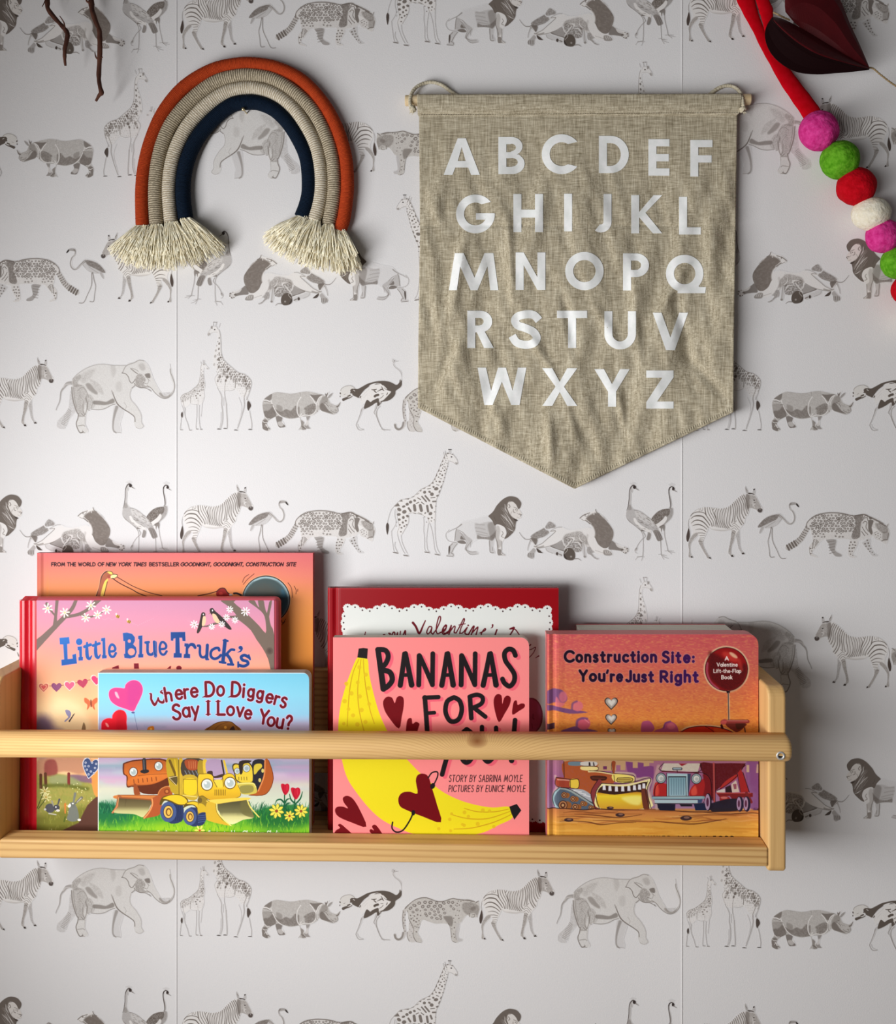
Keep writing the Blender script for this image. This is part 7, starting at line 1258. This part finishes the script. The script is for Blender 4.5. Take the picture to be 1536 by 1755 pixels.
def bdep(x, y):
    """millimetres in front of the wall"""
    k = np.clip((y-205)/150, 0, 1)
    d = 10.5+k*(4.2*(vnoise(x, y, 70, 3, 210)-.5)*2+2.3*(vnoise(x+y*.25, y, 26, 7, 120)-.5)*2+1.1*(vnoise(x-y*.3, y, 16, 9, 60)-.5)*2)
    d = d+2.0*np.exp(-((y-215)/30)**2)*0
    d = d-1.1*np.exp(-((y-387)/3.5)**2)*(.6+.4*np.sin(x*.03))
    for r in ((800, 380, 770, 560, 9, 2.4), (870, 360, 880, 560, 7, 2.0), (960, 480, 990, 620, 8, -2.0), (1190, 430, 1120, 560, 9, 2.2), (1080, 440, 1100, 640, 8, 1.8), (1150, 480, 1190, 640, 10, -2.4), (940, 700, 945, 800, 9, 3.0), (980, 690, 1000, 760, 9, -2.6), (860, 640, 830, 760, 8, 1.8), (1170, 600, 1250, 690, 9, -1.6), (1060, 660, 1070, 740, 7, 2.2), (740, 420, 760, 640, 10, 1.6), (790, 560, 740, 680, 8, -1.6), (900, 560, 960, 660, 8, 1.6), (1210, 300, 1230, 560, 12, 1.6), (820, 300, 830, 420, 10, -1.2), (1020, 520, 1060, 600, 8, 2.0), (760, 300, 745, 380, 10, 1.2)): d = d+1.5*ridge(x, y, *r)
    hem = np.clip((202-y)/10, 0, 1); rr = 6.6; yy = (y-172)*.556; roll = 8.0+np.sqrt(np.maximum(rr*rr-np.minimum(yy*yy*(.16 if True else 1), rr*rr), 0)); d = d*(1-hem)+(roll)*hem
    d = d-.5*np.exp(-((y-199)/2.2)**2)
    d = d+7.0*np.clip((x-1000)/260, 0, 1)**2*np.clip((y-260)/300, 0, 1)
    return np.maximum(d, 1.5)
def bpoint(x, y, o=0): return W(x, y, -bdep(x, y)*MM-o)
ban = empty('alphabet_banner', W(985, 175, -.001), 'grey-beige linen alphabet banner hanging from a wooden dowel', 'wall hanging'); bparts = []
nu, nv = 230, 290; U, Vv = np.meshgrid(np.linspace(0, 1, nu), np.linspace(0, 1, nv))
yt_ = 161.5-1.0*U; X = bleft(160+Vv*540)*(1-U)+bright(160+Vv*540)*U; Yb = bbot(X); Y = yt_+(Yb-yt_)*Vv; X = bleft(Y)*(1-U)+bright(Y)*U
Y = yt_+(bbot(X)-yt_)*Vv
top = bpoint(X, Y); back = W(X, Y, 0); back = top+np.array((0, .0007, 0))
n_ = nu*nv; V_ = np.concatenate([top.reshape(-1, 3), back.reshape(-1, 3)]); F_ = grid_faces(nu, nv); F_ = F_+[(a+n_, d+n_, c_+n_, b+n_) for a, b, c_, d in F_]
for i in range(nu-1): F_ += [(i, i+n_, i+1+n_, i+1), ((nv-1)*nu+i, (nv-1)*nu+i+1, (nv-1)*nu+i+1+n_, (nv-1)*nu+i+n_)]
for j in range(nv-1): F_ += [(j*nu, (j+1)*nu, (j+1)*nu+n_, j*nu+n_), (j*nu+nu-1, j*nu+nu-1+n_, (j+1)*nu+nu-1+n_, (j+1)*nu+nu-1)]
me = bpy.data.meshes.new('linen_cloth'); me.from_pydata(V_.tolist(), [], F_); me.update(); bparts.append(link('linen_cloth', me, None, [linen_m], True))
# stitched hem along the two slanted edges and round the sleeve
stitch_m = flat('linen_thread', (196, 188, 164), .9, .1, 1.0); stitch2 = flat('dark_thread', (92, 82, 64), .9, .1, 1.0); sv, sf = [], []
def stitch(xa, ya, xb, yb2, n, L_, dx, dy, tgt, lift=.0004):
    for i in range(n):
        f = (i+.5)/n; x, y = xa+(xb-xa)*f, ya+(yb2-ya)*f; a = bpoint(np.array(x), np.array(y), lift); b = bpoint(np.array(x+dx), np.array(y+dy), lift); base = len(tgt[0]); w = .00035
        for p in (a, b):
            for k in range(4): t = math.pi/2*k; tgt[0].append((p[0]+w*math.cos(t), p[1]-abs(w*math.sin(t))*.6, p[2]+w*math.sin(t)*.6))
        tgt[1].extend([(base+k, base+(k+1) % 4, base+4+(k+1) % 4, base+4+k) for k in range(4)])
T1 = ([], []); stitch(718, 696, 984, 834, 74, 0, 1.2, -5, T1); stitch(986, 834, 1256, 703, 74, 0, -1.2, -5, T1)
o = mesh('hem_stitches', T1[0], T1[1], None, stitch_m); o['kind'] = 'stuff'; bparts.append(o)
T2 = ([], []); stitch(720, 197, 1264, 193, 130, 0, 2.6, 0, T2, .0003); o = mesh('sleeve_stitches', T2[0], T2[1], None, stitch2); o['kind'] = 'stuff'; bparts.append(o)
dow_m = wood('birch_dowel', 'x', base=(230, 208, 168), dark=(206, 176, 130), freq=300, seed=3.0)
d0, d1 = W(694.5, 172.5, -.0072), W(1286.5, 170.5, -.0072)
o = tube('dowel', [d0, d0+(d1-d0)*.002, d0+(d1-d0)*.998, d1], [.0046, .0052, .0052, .0046], dow_m, None, 20, smooth=False); bparts.append(o)
cord_m = noisy('cotton_cord', (222, 214, 190), (190, 178, 150), 500, .9, .0004)
def twist(name, px, rad, m, parent=None, turns=900, dep=None):
    p = spl(px, 12); dp = np.interp(np.linspace(0, 1, len(p)), np.linspace(0, 1, len(dep)), dep) if dep is not None else np.full(len(p), -.006)
    P = [W(a, b, d) for (a, b), d in zip(p, dp)]
    return tube(name, P, [rad*(1+.12*math.sin(i*1.9)) for i in range(len(P))], m, parent, 10)
bparts.append(twist('hanging_cord', [(707, 190), (703, 178), (704, 164), (712, 151), (726, 143), (742, 141), (758, 146), (772, 156), (790, 168)], .0017, cord_m, dep=[-.0142, -.0135, -.012, -.008, -.005, -.004, -.004, -.0035, -.003]))
bparts.append(twist('hanging_cord', [(1212, 166), (1228, 153), (1244, 147), (1258, 149), (1268, 157), (1272, 168), (1274, 182)], .0017, cord_m, dep=[-.003, -.0035, -.004, -.005, -.009, -.0128, -.0142]))
def knot(px, py):
    c = W(px, py, -.0125); V, F = [], []; r0 = random.Random(int(px))
    for q in range(5):
        a = r0.uniform(0, 3); ax = Vector((math.cos(a), r0.uniform(-.4, .4), math.sin(a))).normalized(); u = ax.orthogonal().normalized(); w = ax.cross(u); b = len(V); n1, n2 = 12, 6
        for i in range(n1):
            t = 2*math.pi*i/n1; cc = Vector(c)+(u*math.cos(t)+w*math.sin(t))*.0026; rd = (u*math.cos(t)+w*math.sin(t))
            for k in range(n2): s = 2*math.pi*k/n2; V.append(cc+rd*math.cos(s)*.0013+ax*math.sin(s)*.0013)
        F += [(b+i*n2+k, b+i*n2+(k+1) % n2, b+((i+1) % n1)*n2+(k+1) % n2, b+((i+1) % n1)*n2+k) for i in range(n1) for k in range(n2)]
    for q in range(9):
        b = len(V); e = Vector(W(px+r0.uniform(-7, 7), py+r0.uniform(4, 11), -.012))
        for p in (Vector(c), e):
            for k in range(3): V.append(p+Vector((.0003*math.cos(2.1*k), 0, .0003*math.sin(2.1*k))))
        F += [(b+k, b+(k+1) % 3, b+3+(k+1) % 3, b+3+k) for k in range(3)]
    return mesh('cord_knot', V, F, None, cord_m, True)
bparts += [knot(707.5, 187), knot(1273, 187)]
# letters: outlines in photo pixels, triangulated, cut on a grid and laid on the cloth
def lt(c, w, h, t=13.8):
    A_ = lambda cx, cy, rx, ry, a0, a1, n=18: arc(cx, cy, rx, ry, a0, a1, n)
    if c == 'A':
        xl_ = lambda y: (h-y)/h*(w/2-t*.5)+t*1.1
        return [[(0, h), (w/2-t*.5, 0), (w/2+t*.5, 0), (w, h), (w-t*1.1, h), (w-xl_(.8*h), .8*h), (xl_(.8*h), .8*h), (t*1.1, h)], [(w/2, h*.24), (xl_(.62*h), .62*h), (w-xl_(.62*h), .62*h)]]
    if c == 'B': return [[(0, 0), (w*.48, 0)]+A_(w*.50, h*.25, w*.42, h*.25, -80, 60, 12)+[(w*.78, h*.47)]+A_(w*.54, h*.72, w*.46, h*.28, -50, 90, 12)+[(0, h)], [(t, t*.9)]+A_(w*.46, t*.9+h*.085, w*.2, h*.085*1.9, -80, 80, 8)[:0]+[(t, h*.41), (w*.46, h*.41)]+A_(w*.48, h*.28, w*.19, h*.10, 80, -80, 8)+[(w*.46, t*.9)], [(t, h*.57), (t, h-t*.9), (w*.5, h-t*.9)]+A_(w*.52, h*.68, w*.22, h*.115, 80, -80, 8)+[(w*.5, h*.57)]]
    if c == 'C': r = h/2; return [A_(r, r, r, r, -38, -322, 34)+A_(r, r, r-t, r-t, -318+16, -42-16, 30)]
    if c == 'D': return [[(0, 0), (w*.42, 0)]+A_(w-h/2 if w > h/2 else w*.4, h/2, min(h/2, w*.6), h/2, -90, 90, 20)+[(0, h)], [(t, t*.9), (t, h-t*.9), (w*.4, h-t*.9)]+A_(w-h/2 if w > h/2 else w*.4, h/2, min(h/2, w*.6)-t, h/2-t*.9, 90, -90, 16)+[(w*.4, t*.9)]]
    if c == 'E': return [[(0, 0), (w, 0), (w, t*.9), (t, t*.9), (t, h*.41), (w*.97, h*.41), (w*.97, h*.41+t*.9), (t, h*.41+t*.9), (t, h-t*.9), (w, h-t*.9), (w, h), (0, h)]]
    if c == 'F': return [[(0, 0), (w, 0), (w, t*.9), (t, t*.9), (t, h*.42), (w*.96, h*.42), (w*.96, h*.42+t*.9), (t, h*.42+t*.9), (t, h), (0, h)]]
    if c == 'G': r = h/2; return [A_(r, r, r, r, -38, -360, 40)+[(w, r-t*.1), (w*.52, r-t*.1), (w*.52, r+t*.72), (w-t*1.15, r+t*.72)]+A_(r, r, r-t, r-t, -338, -58, 32)]
    if c == 'H': return [[(0, 0), (t, 0), (t, h*.41), (w-t, h*.41), (w-t, 0), (w, 0), (w, h), (w-t, h), (w-t, h*.41+t), (t, h*.41+t), (t, h), (0, h)]]
    if c == 'I': return [[(0, 0), (w, 0), (w, h), (0, h)]]
    if c == 'J': r = w*.52; return [[(w-t, 0), (w, 0), (w, h-r)]+A_(w-r, h-r, r, r, 0, 125, 14)+A_(w-r, h-r, r-t, r-t, 112, 0, 12)+[(w-t, h-r)]]
    if c == 'K': return [[(0, 0), (t, 0), (t, h*.44), (w*.72, 0), (w*1.0, 0), (w*.46, h*.46), (w, h), (w*.7, h), (t, h*.58), (t, h), (0, h)]]
    if c == 'L': return [[(0, 0), (t, 0), (t, h-t*.9), (w, h-t*.9), (w, h), (0, h)]]
    if c == 'M': return [[(0, h), (w*.12, 0), (w*.3, 0), (w*.52, h*.66), (w*.72, 0), (w*.9, 0), (w, h), (w-t*1.0, h), (w*.78, h*.36), (w*.58, h), (w*.44, h), (w*.23, h*.36), (t, h)]]
    if c == 'N': return [[(0, h), (0, 0), (t, 0), (w-t, h*.66), (w-t, 0), (w, 0), (w, h), (w-t, h), (t, h*.34), (t, h)]]
    if c == 'O': return [A_(w/2, h/2, w/2, h/2, 0, 350, 40), A_(w/2, h/2, w/2-t, h/2-t, 0, 350, 36)]
    if c == 'P': return [[(0, 0), (w*.5, 0)]+A_(w*.5, h*.32, w*.5, h*.32, -85, 85, 16)+[(w*.5, h*.64), (t, h*.64), (t, h), (0, h)], [(t, t*.9), (t, h*.64-t*.9), (w*.48, h*.64-t*.9)]+A_(w*.5, h*.32, w*.5-t, h*.32-t*.9, 80, -80, 12)+[(w*.48, t*.9)]]
    if c == 'Q': r = h*.5; w2 = w-4; return [A_(r, r, r, r, 42, -248, 40)+[(r*.62, h+1.6), (w, h+1.6), (w+1, h-t*.66), (r*1.80, h-t*.66)], A_(r, r, r-t, r-t, 0, 350, 36)]
    if c == 'R': return [[(0, 0), (w*.46, 0)]+A_(w*.5, h*.29, w*.44, h*.29, -85, 60, 14)+[(w*.66, h*.56), (w, h), (w-t*1.2, h), (w*.36, h*.58), (t, h*.58), (t, h), (0, h)], [(t, t*.9), (t, h*.58-t*.85), (w*.46, h*.58-t*.85)]+A_(w*.48, h*.29, w*.44-t, h*.29-t*.9, 80, -80, 10)+[(w*.46, t*.9)]]
    if c == 'S':
        ctr = smooth_path(np.array([(.93, .26), (.76, .12), (.5, .105), (.26, .16), (.17, .27), (.26, .39), (.5, .46), (.75, .56), (.86, .72), (.74, .86), (.48, .895), (.22, .83), (.08, .66)])*[w, h], False, 5)
        d = np.gradient(ctr, axis=0); d /= np.hypot(d[:, 0], d[:, 1])[:, None]; nn = np.stack([-d[:, 1], d[:, 0]], 1); a = ctr+nn*t*.5; b = ctr-nn*t*.5; return [[tuple(a[i]), tuple(a[i+1]), tuple(b[i+1]), tuple(b[i])] for i in range(len(a)-1)]
    if c == 'T': return [[(0, 0), (w, 0), (w, t*.92), (w/2+t/2, t*.92), (w/2+t/2, h), (w/2-t/2, h), (w/2-t/2, t*.92), (0, t*.92)]]
    if c == 'U': r = w/2; return [[(0, 0), (t, 0), (t, h-r)]+A_(r, h-r, r-t, r-t, 180, 0, 14)[::1]+[(w-t, 0), (w, 0), (w, h-r)]+A_(r, h-r, r, r, 0, 180, 18)]
    if c == 'V': return [[(0, 0), (t*1.1, 0), (w/2, h*.66), (w-t*1.1, 0), (w, 0), (w/2+t*.55, h), (w/2-t*.55, h)]]
    if c == 'W': return [[(0, 0), (t*1.05, 0), (w*.28, h*.62), (w*.42, 0), (w*.58, 0), (w*.72, h*.62), (w-t*1.05, 0), (w, 0), (w*.86, h), (w*.69, h), (w*.5, h*.38), (w*.31, h), (w*.14, h)]]
    if c == 'X': return [[(0, 0), (t*1.25, 0), (w/2, h*.36), (w-t*1.25, 0), (w, 0), (w*.62, h*.49), (w, h), (w-t*1.25, h), (w/2, h*.63), (t*1.25, h), (0, h), (w*.38, h*.49)]]
    if c == 'Y': return [[(0, 0), (t*1.2, 0), (w/2, h*.4), (w-t*1.2, 0), (w, 0), (w/2+t/2, h*.6), (w/2+t/2, h), (w/2-t/2, h), (w/2-t/2, h*.6)]]
    if c == 'Z': return [[(0, 0), (w, 0), (w, t*.85), (t*1.35, h-t*.88), (w, h-t*.88), (w, h), (0, h), (0, h-t*.8), (w-t*1.4, t*.9), (0, t*.9)]]
BOX = dict(A=(760.4, 236.9, 822.7, 299.7), B=(854.3, 234.8, 899.4, 298.4), C=(928.6, 230, 993.8, 298.4), D=(1026.6, 232.8, 1078.7, 296.8), E=(1111.5, 238.5, 1147.6, 301), F=(1183.3, 239.8, 1221.4, 302.5), G=(781.7, 333.3, 847.4, 400), H=(880, 332.5, 931, 397.7), I=(967, 332, 980.7, 396.5), J=(1013.5, 332.5, 1048.3, 398.4), K=(1082, 334.5, 1135.3, 400), L=(1164, 337.4, 1201.3, 402), M=(769.4, 433.8, 854.3, 497.4), N=(883.9, 432.6, 935, 497), O=(968.8, 431.7, 1034.8, 497.4), P=(1068, 434.2, 1112.7, 497.8), Q=(1141.5, 436.7, 1209, 501), R=(801, 532.5, 846.5, 596.5), S=(873.6, 532, 927.7, 597.8), T=(954.8, 532.5, 1006.5, 596.5), U=(1036, 533.3, 1090.2, 599), V=(1118.9, 535.8, 1179.6, 600.2), W=(818.6, 630, 902.3, 694), X=(929.4, 631, 989.7, 695.8), Y=(1018.8, 632.6, 1079.5, 697), Z=(1107.8, 635, 1154.6, 700.3))
for ch, (xa, ya, xb, yb2) in BOX.items():
    loops = lt(ch, xb-xa, yb2-ya); vv = [Vector((xa+p[0], ya+p[1], 0)) for lp in loops for p in lp]
    tris = ([(4*i, 4*i+1, 4*i+2, 4*i+3) for i in range(len(loops))] if ch == 'S' else None) or geometry.tessellate_polygon([[Vector((xa+p[0], ya+p[1], 0)) for p in lp] for lp in loops])
    bm = bmesh.new(); bv = [bm.verts.new(q) for q in vv]
    for t_ in tris:
        try: bm.faces.new([bv[i] for i in t_])
        except ValueError: pass
    if ch == 'S': bmesh.ops.remove_doubles(bm, verts=bm.verts[:], dist=.05)
    for k in range(int(xa//6), int(xb//6)+1): bmesh.ops.bisect_plane(bm, geom=bm.verts[:]+bm.edges[:]+bm.faces[:], plane_co=(k*6, 0, 0), plane_no=(1, 0, 0), dist=1e-4)
    for k in range(int(ya//6), int(yb2//6)+1): bmesh.ops.bisect_plane(bm, geom=bm.verts[:]+bm.edges[:]+bm.faces[:], plane_co=(0, k*6, 0), plane_no=(0, 1, 0), dist=1e-4)
    xs_ = np.array([q.co.x for q in bm.verts]); ys_ = np.array([q.co.y for q in bm.verts]); pw = bpoint(xs_, ys_, .00045)
    for q, p in zip(bm.verts, pw): q.co = p
    bmesh.ops.recalc_face_normals(bm, faces=bm.faces); me = bpy.data.meshes.new('letter'); bm.to_mesh(me); bm.free(); o = link('printed_letter', me, None, [print_m], True); o['label'] = 'white printed capital letter %s' % ch; bparts.append(o)
adopt(ban, bparts)
# ------------------------------------------------------------------ felt ball garland
def felt(name, c1, c2): return noisy(name, c1, c2, 260, .95, .0009, .1, 6, bscale=380)
FM = dict(pink=felt('pink_felt', (196, 36, 118), (222, 70, 150)), green=felt('green_felt', (72, 140, 16), (110, 176, 44)), red=felt('red_felt', (176, 4, 18), (196, 12, 30)), cream=felt('cream_felt', (226, 216, 190), (240, 234, 216)))
gar = empty('felt_ball_garland', W(1404, 190, -.02), 'string of felt balls in pink, green, red and cream under a red felt strip', 'garland'); gp = []
BL = [(1404, 224.3, 32, 33, 'pink'), (1440, 274, 32, 32, 'green'), (1468, 319.6, 32, 32, 'red'), (1493.3, 366.8, 31, 28.5, 'cream'), (1514, 404.5, 28.5, 28, 'pink'), (1539, 450, 27, 27, 'green'), (1557, 497, 27, 27, 'red'), (1572, 545, 27, 27, 'cream')]
for i, (x, y, rx, ry, cn) in enumerate(BL):
    dY = -.020; c = W(x, y, dY); mm = .000551; bm = bmesh.new(); bmesh.ops.create_icosphere(bm, subdivisions=5, radius=1)
    P = np.array([q.co[:] for q in bm.verts]); a = 1+.035*(vnoise(P[:, 0]*2+i*9+5, P[:, 2]*2+P[:, 1]*1.5+9, .8, i)-.5)*2+.012*(vnoise(P[:, 0]*9+20, P[:, 2]*9+P[:, 1]*6+30, .8, i+9)-.5)
    rot = .5
    for q, k, p in zip(bm.verts, a, P): q.co = (c[0]+p[0]*rx*mm*k, c[1]+p[1]*min(rx*mm, .0175)*k, c[2]+p[2]*ry*mm*k)
    me = bpy.data.meshes.new('felt_ball'); bm.to_mesh(me); bm.free(); o = link('felt_ball', me, None, [FM[cn]], True); o['label'] = cn+' felt ball'; gp.append(o)
strip_m = noisy('red_felt_strip', (184, 4, 18), (196, 8, 26), 200, .95, .0002, .05)
def ribbon(pxs, w, dep, nm):
    p = np.stack([1230+pts(pxs)[:, 0]/5.02, pts(pxs)[:, 1]/5.02], 1); p = smooth_path(p, False, 8); n = len(p); ww = np.interp(np.linspace(0, 1, n), np.linspace(0, 1, len(w)), w)/5.02*.000556/2; dd = np.interp(np.linspace(0, 1, n), np.linspace(0, 1, len(dep)), dep)
    P = [W(a, b, d) for (a, b), d in zip(p, dd)]; ww = ww*(1+.015*np.sin(np.arange(n)*.9)); return tube(nm, P, list(ww), strip_m, None, 16, .42)
gp.append(ribbon("180 -160 245 0 290 120 350 250 420 390 500 520 600 680 700 820 800 960 850 1060", [150, 150, 120, 96, 104, 118, 140, 150, 160, 150], [-.0075, -.0075, -.0075, -.0075, -.0075, -.009, -.013, -.016], 'felt_strip'))
gp.append(ribbon("330 -160 385 0 418 90 430 170 440 260 450 360 500 480", [100, 105, 120, 92, 70, 60, 50], [-.014, -.0145, -.0145, -.0145, -.0140, -.012, -.010], 'felt_strip'))
adopt(gar, gp)
# ------------------------------------------------------------------ folded heart on twine
hm = noisy('maroon_leather', (72, 8, 14), (80, 10, 16), 80, .6, .00012, .2, bscale=900); hg = empty('heart_garland', W(1400, 60, -.02), 'dark red folded leather heart on a thin jute twine', 'garland'); hp = []
def hw_(p, d): return W(1230+p[0]/5.02, p[1]/5.02, d)
ns = 22; cr = smooth_path(pts("590 100 700 225 850 330 1000 425 1150 515 1304 588"), False, 8); ub = smooth_path(pts("590 100 585 20 600 -120 720 -230 880 -200 990 -90 1060 20 1130 195 1200 345 1255 470 1304 588"), False, 8); lb = smooth_path(pts("475 150 425 225 408 300 425 390 480 485 580 570 700 624 860 640 1020 630 1160 618 1304 600"), False, 8); cr2 = smooth_path(pts("475 150 560 168 700 238 850 325 1000 415 1150 505 1304 588"), False, 8)
def lobe(nm, A, B, prof, m):
    k = 48; a = np.stack([np.interp(np.linspace(0, 1, k), np.linspace(0, 1, len(A)), A[:, i]) for i in (0, 1)], 1); b = np.stack([np.interp(np.linspace(0, 1, k), np.linspace(0, 1, len(B)), B[:, i]) for i in (0, 1)], 1); v = []; rows = len(prof)
    for s, d in prof:
        for i in range(k):
            f = i/(k-1); dd = -.030+(d+.018)*math.sin(math.pi*min(f*.86+.14, 1.0))**.7; v.append(hw_(a[i]+(b[i]-a[i])*s, dd))
    o = mesh(nm, v, grid_faces(k, rows), None, m, False); md = o.modifiers.new('thickness', 'SOLIDIFY'); md.thickness = .0012; md.offset = 0; return o
hp.append(lobe('heart_lobe', cr, ub, [(0, -.020), (.15, -.024), (.5, -.026), (.85, -.022), (1, -.018)], hm))
hp.append(lobe('heart_lobe', cr2, lb, [(0, -.021), (.12, -.030), (.25, -.036), (.32, -.0385), (.34, -.0385)], hm)); hp.append(lobe('shaded_heart_lobe', cr2, lb, [(.335, -.0380), (.36, -.0350), (.45, -.026), (.6, -.0235), (.8, -.0205), (1, -.0190)], mat('painted_lobe_shade', (.008, .0006, .001), .8, .1)[0]))  # down-facing half of the lower lobe: its shade is put into near-black colour
tw = noisy('jute', (176, 152, 112), (140, 116, 80), 400, .9, .0004)
def twine(pxs, deps, nm='twine'):
    q = pts(pxs); p = spl([(1230+a/5.02, b/5.02) for a, b in q], 10); dd = np.interp(np.linspace(0, 1, len(p)), np.linspace(0, 1, len(deps)), deps); return tube(nm, [W(a, b, d) for (a, b), d in zip(p, dd)], [.0008*(1+.22*math.sin(i*2.1)) for i in range(len(p))], tw, None, 8)
hp.append(twine("1300 582 1340 590 1400 640 1470 695 1536 740 1640 800", [-.030, -.026, -.020, -.016, -.012])); hp.append(twine("484 108 505 118 560 145 620 172", [-.022, -.024, -.027, -.030]))
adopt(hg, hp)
# ------------------------------------------------------------------ dry twigs
bark = noisy('bark', (66, 38, 30), (104, 66, 52), 180, .85, .0008, .2, 5, stretch=(1, 1, .3))
def twig(name, label, main, wid, sides, dep):
    r = empty(name, W(main[0][0]/6.4, max(main[0][1]/6.4, -40), -.01), label, 'twig'); ps = []
    p = spl([(a/6.4, b/6.4) for a, b in main], 8); n = len(p); w = np.interp(np.linspace(0, 1, n), np.linspace(0, 1, len(wid)), wid)/6.4*.00054/2; dd = np.interp(np.linspace(0, 1, n), np.linspace(0, 1, len(dep)), dep)
    w = w*(1+.12*(vnoise(np.arange(n)*1.0, np.zeros(n), 3, 2)-.5)*2)
    ps.append(tube('stem', [W(a, b, d) for (a, b), d in zip(p, dd)], list(w), bark, None, 10))
    for sd, sw, d in sides:
        q = spl([(a/6.4, b/6.4) for a, b in sd], 5); ps.append(tube('side_shoot', [W(a, b, d) for a, b in q], list(np.linspace(sw[0], sw[1], len(q))/6.4*.00054/2), bark, None, 7))
    adopt(r, ps)
twig('twig', 'shorter forked bare twig hanging at the top left, nearer the picture edge', [(560, -700), (540, -400), (515, -150), (522, 0), (524, 90), (590, 185), (680, 285), (738, 362), (734, 430), (712, 540), (710, 640), (718, 722)], [56, 54, 52, 54, 50, 50, 46, 52, 50, 40, 36, 24], [([(508, -40), (492, 15), (462, 76)], (16, 7), -.034), ([(712, 310), (700, 245), (655, 175)], (20, 9), -.036)], [-.006, -.014, -.024, -.030, -.034, -.034, -.032])
twig('twig', 'longer bare twig hanging at the top left with a crooked tip', [(930, -700), (960, -400), (985, -150), (1000, 0), (1010, 110), (1052, 240), (1090, 335), (1096, 450), (1096, 560), (1090, 700), (1084, 850), (1098, 955), (1112, 1015), (1085, 1050), (1052, 1110)], [70, 68, 64, 66, 58, 52, 52, 56, 58, 50, 48, 46, 56, 40, 22], [([(985, 30), (955, 15), (945, -10)], (30, 16), -.030), ([(1085, 650), (1055, 630), (1040, 575)], (26, 10), -.030), ([(1100, 640), (1128, 625)], (20, 10), -.030), ([(1100, 1010), (1132, 1042)], (40, 10), -.030)], [-.006, -.014, -.022, -.028, -.030, -.030, -.028])
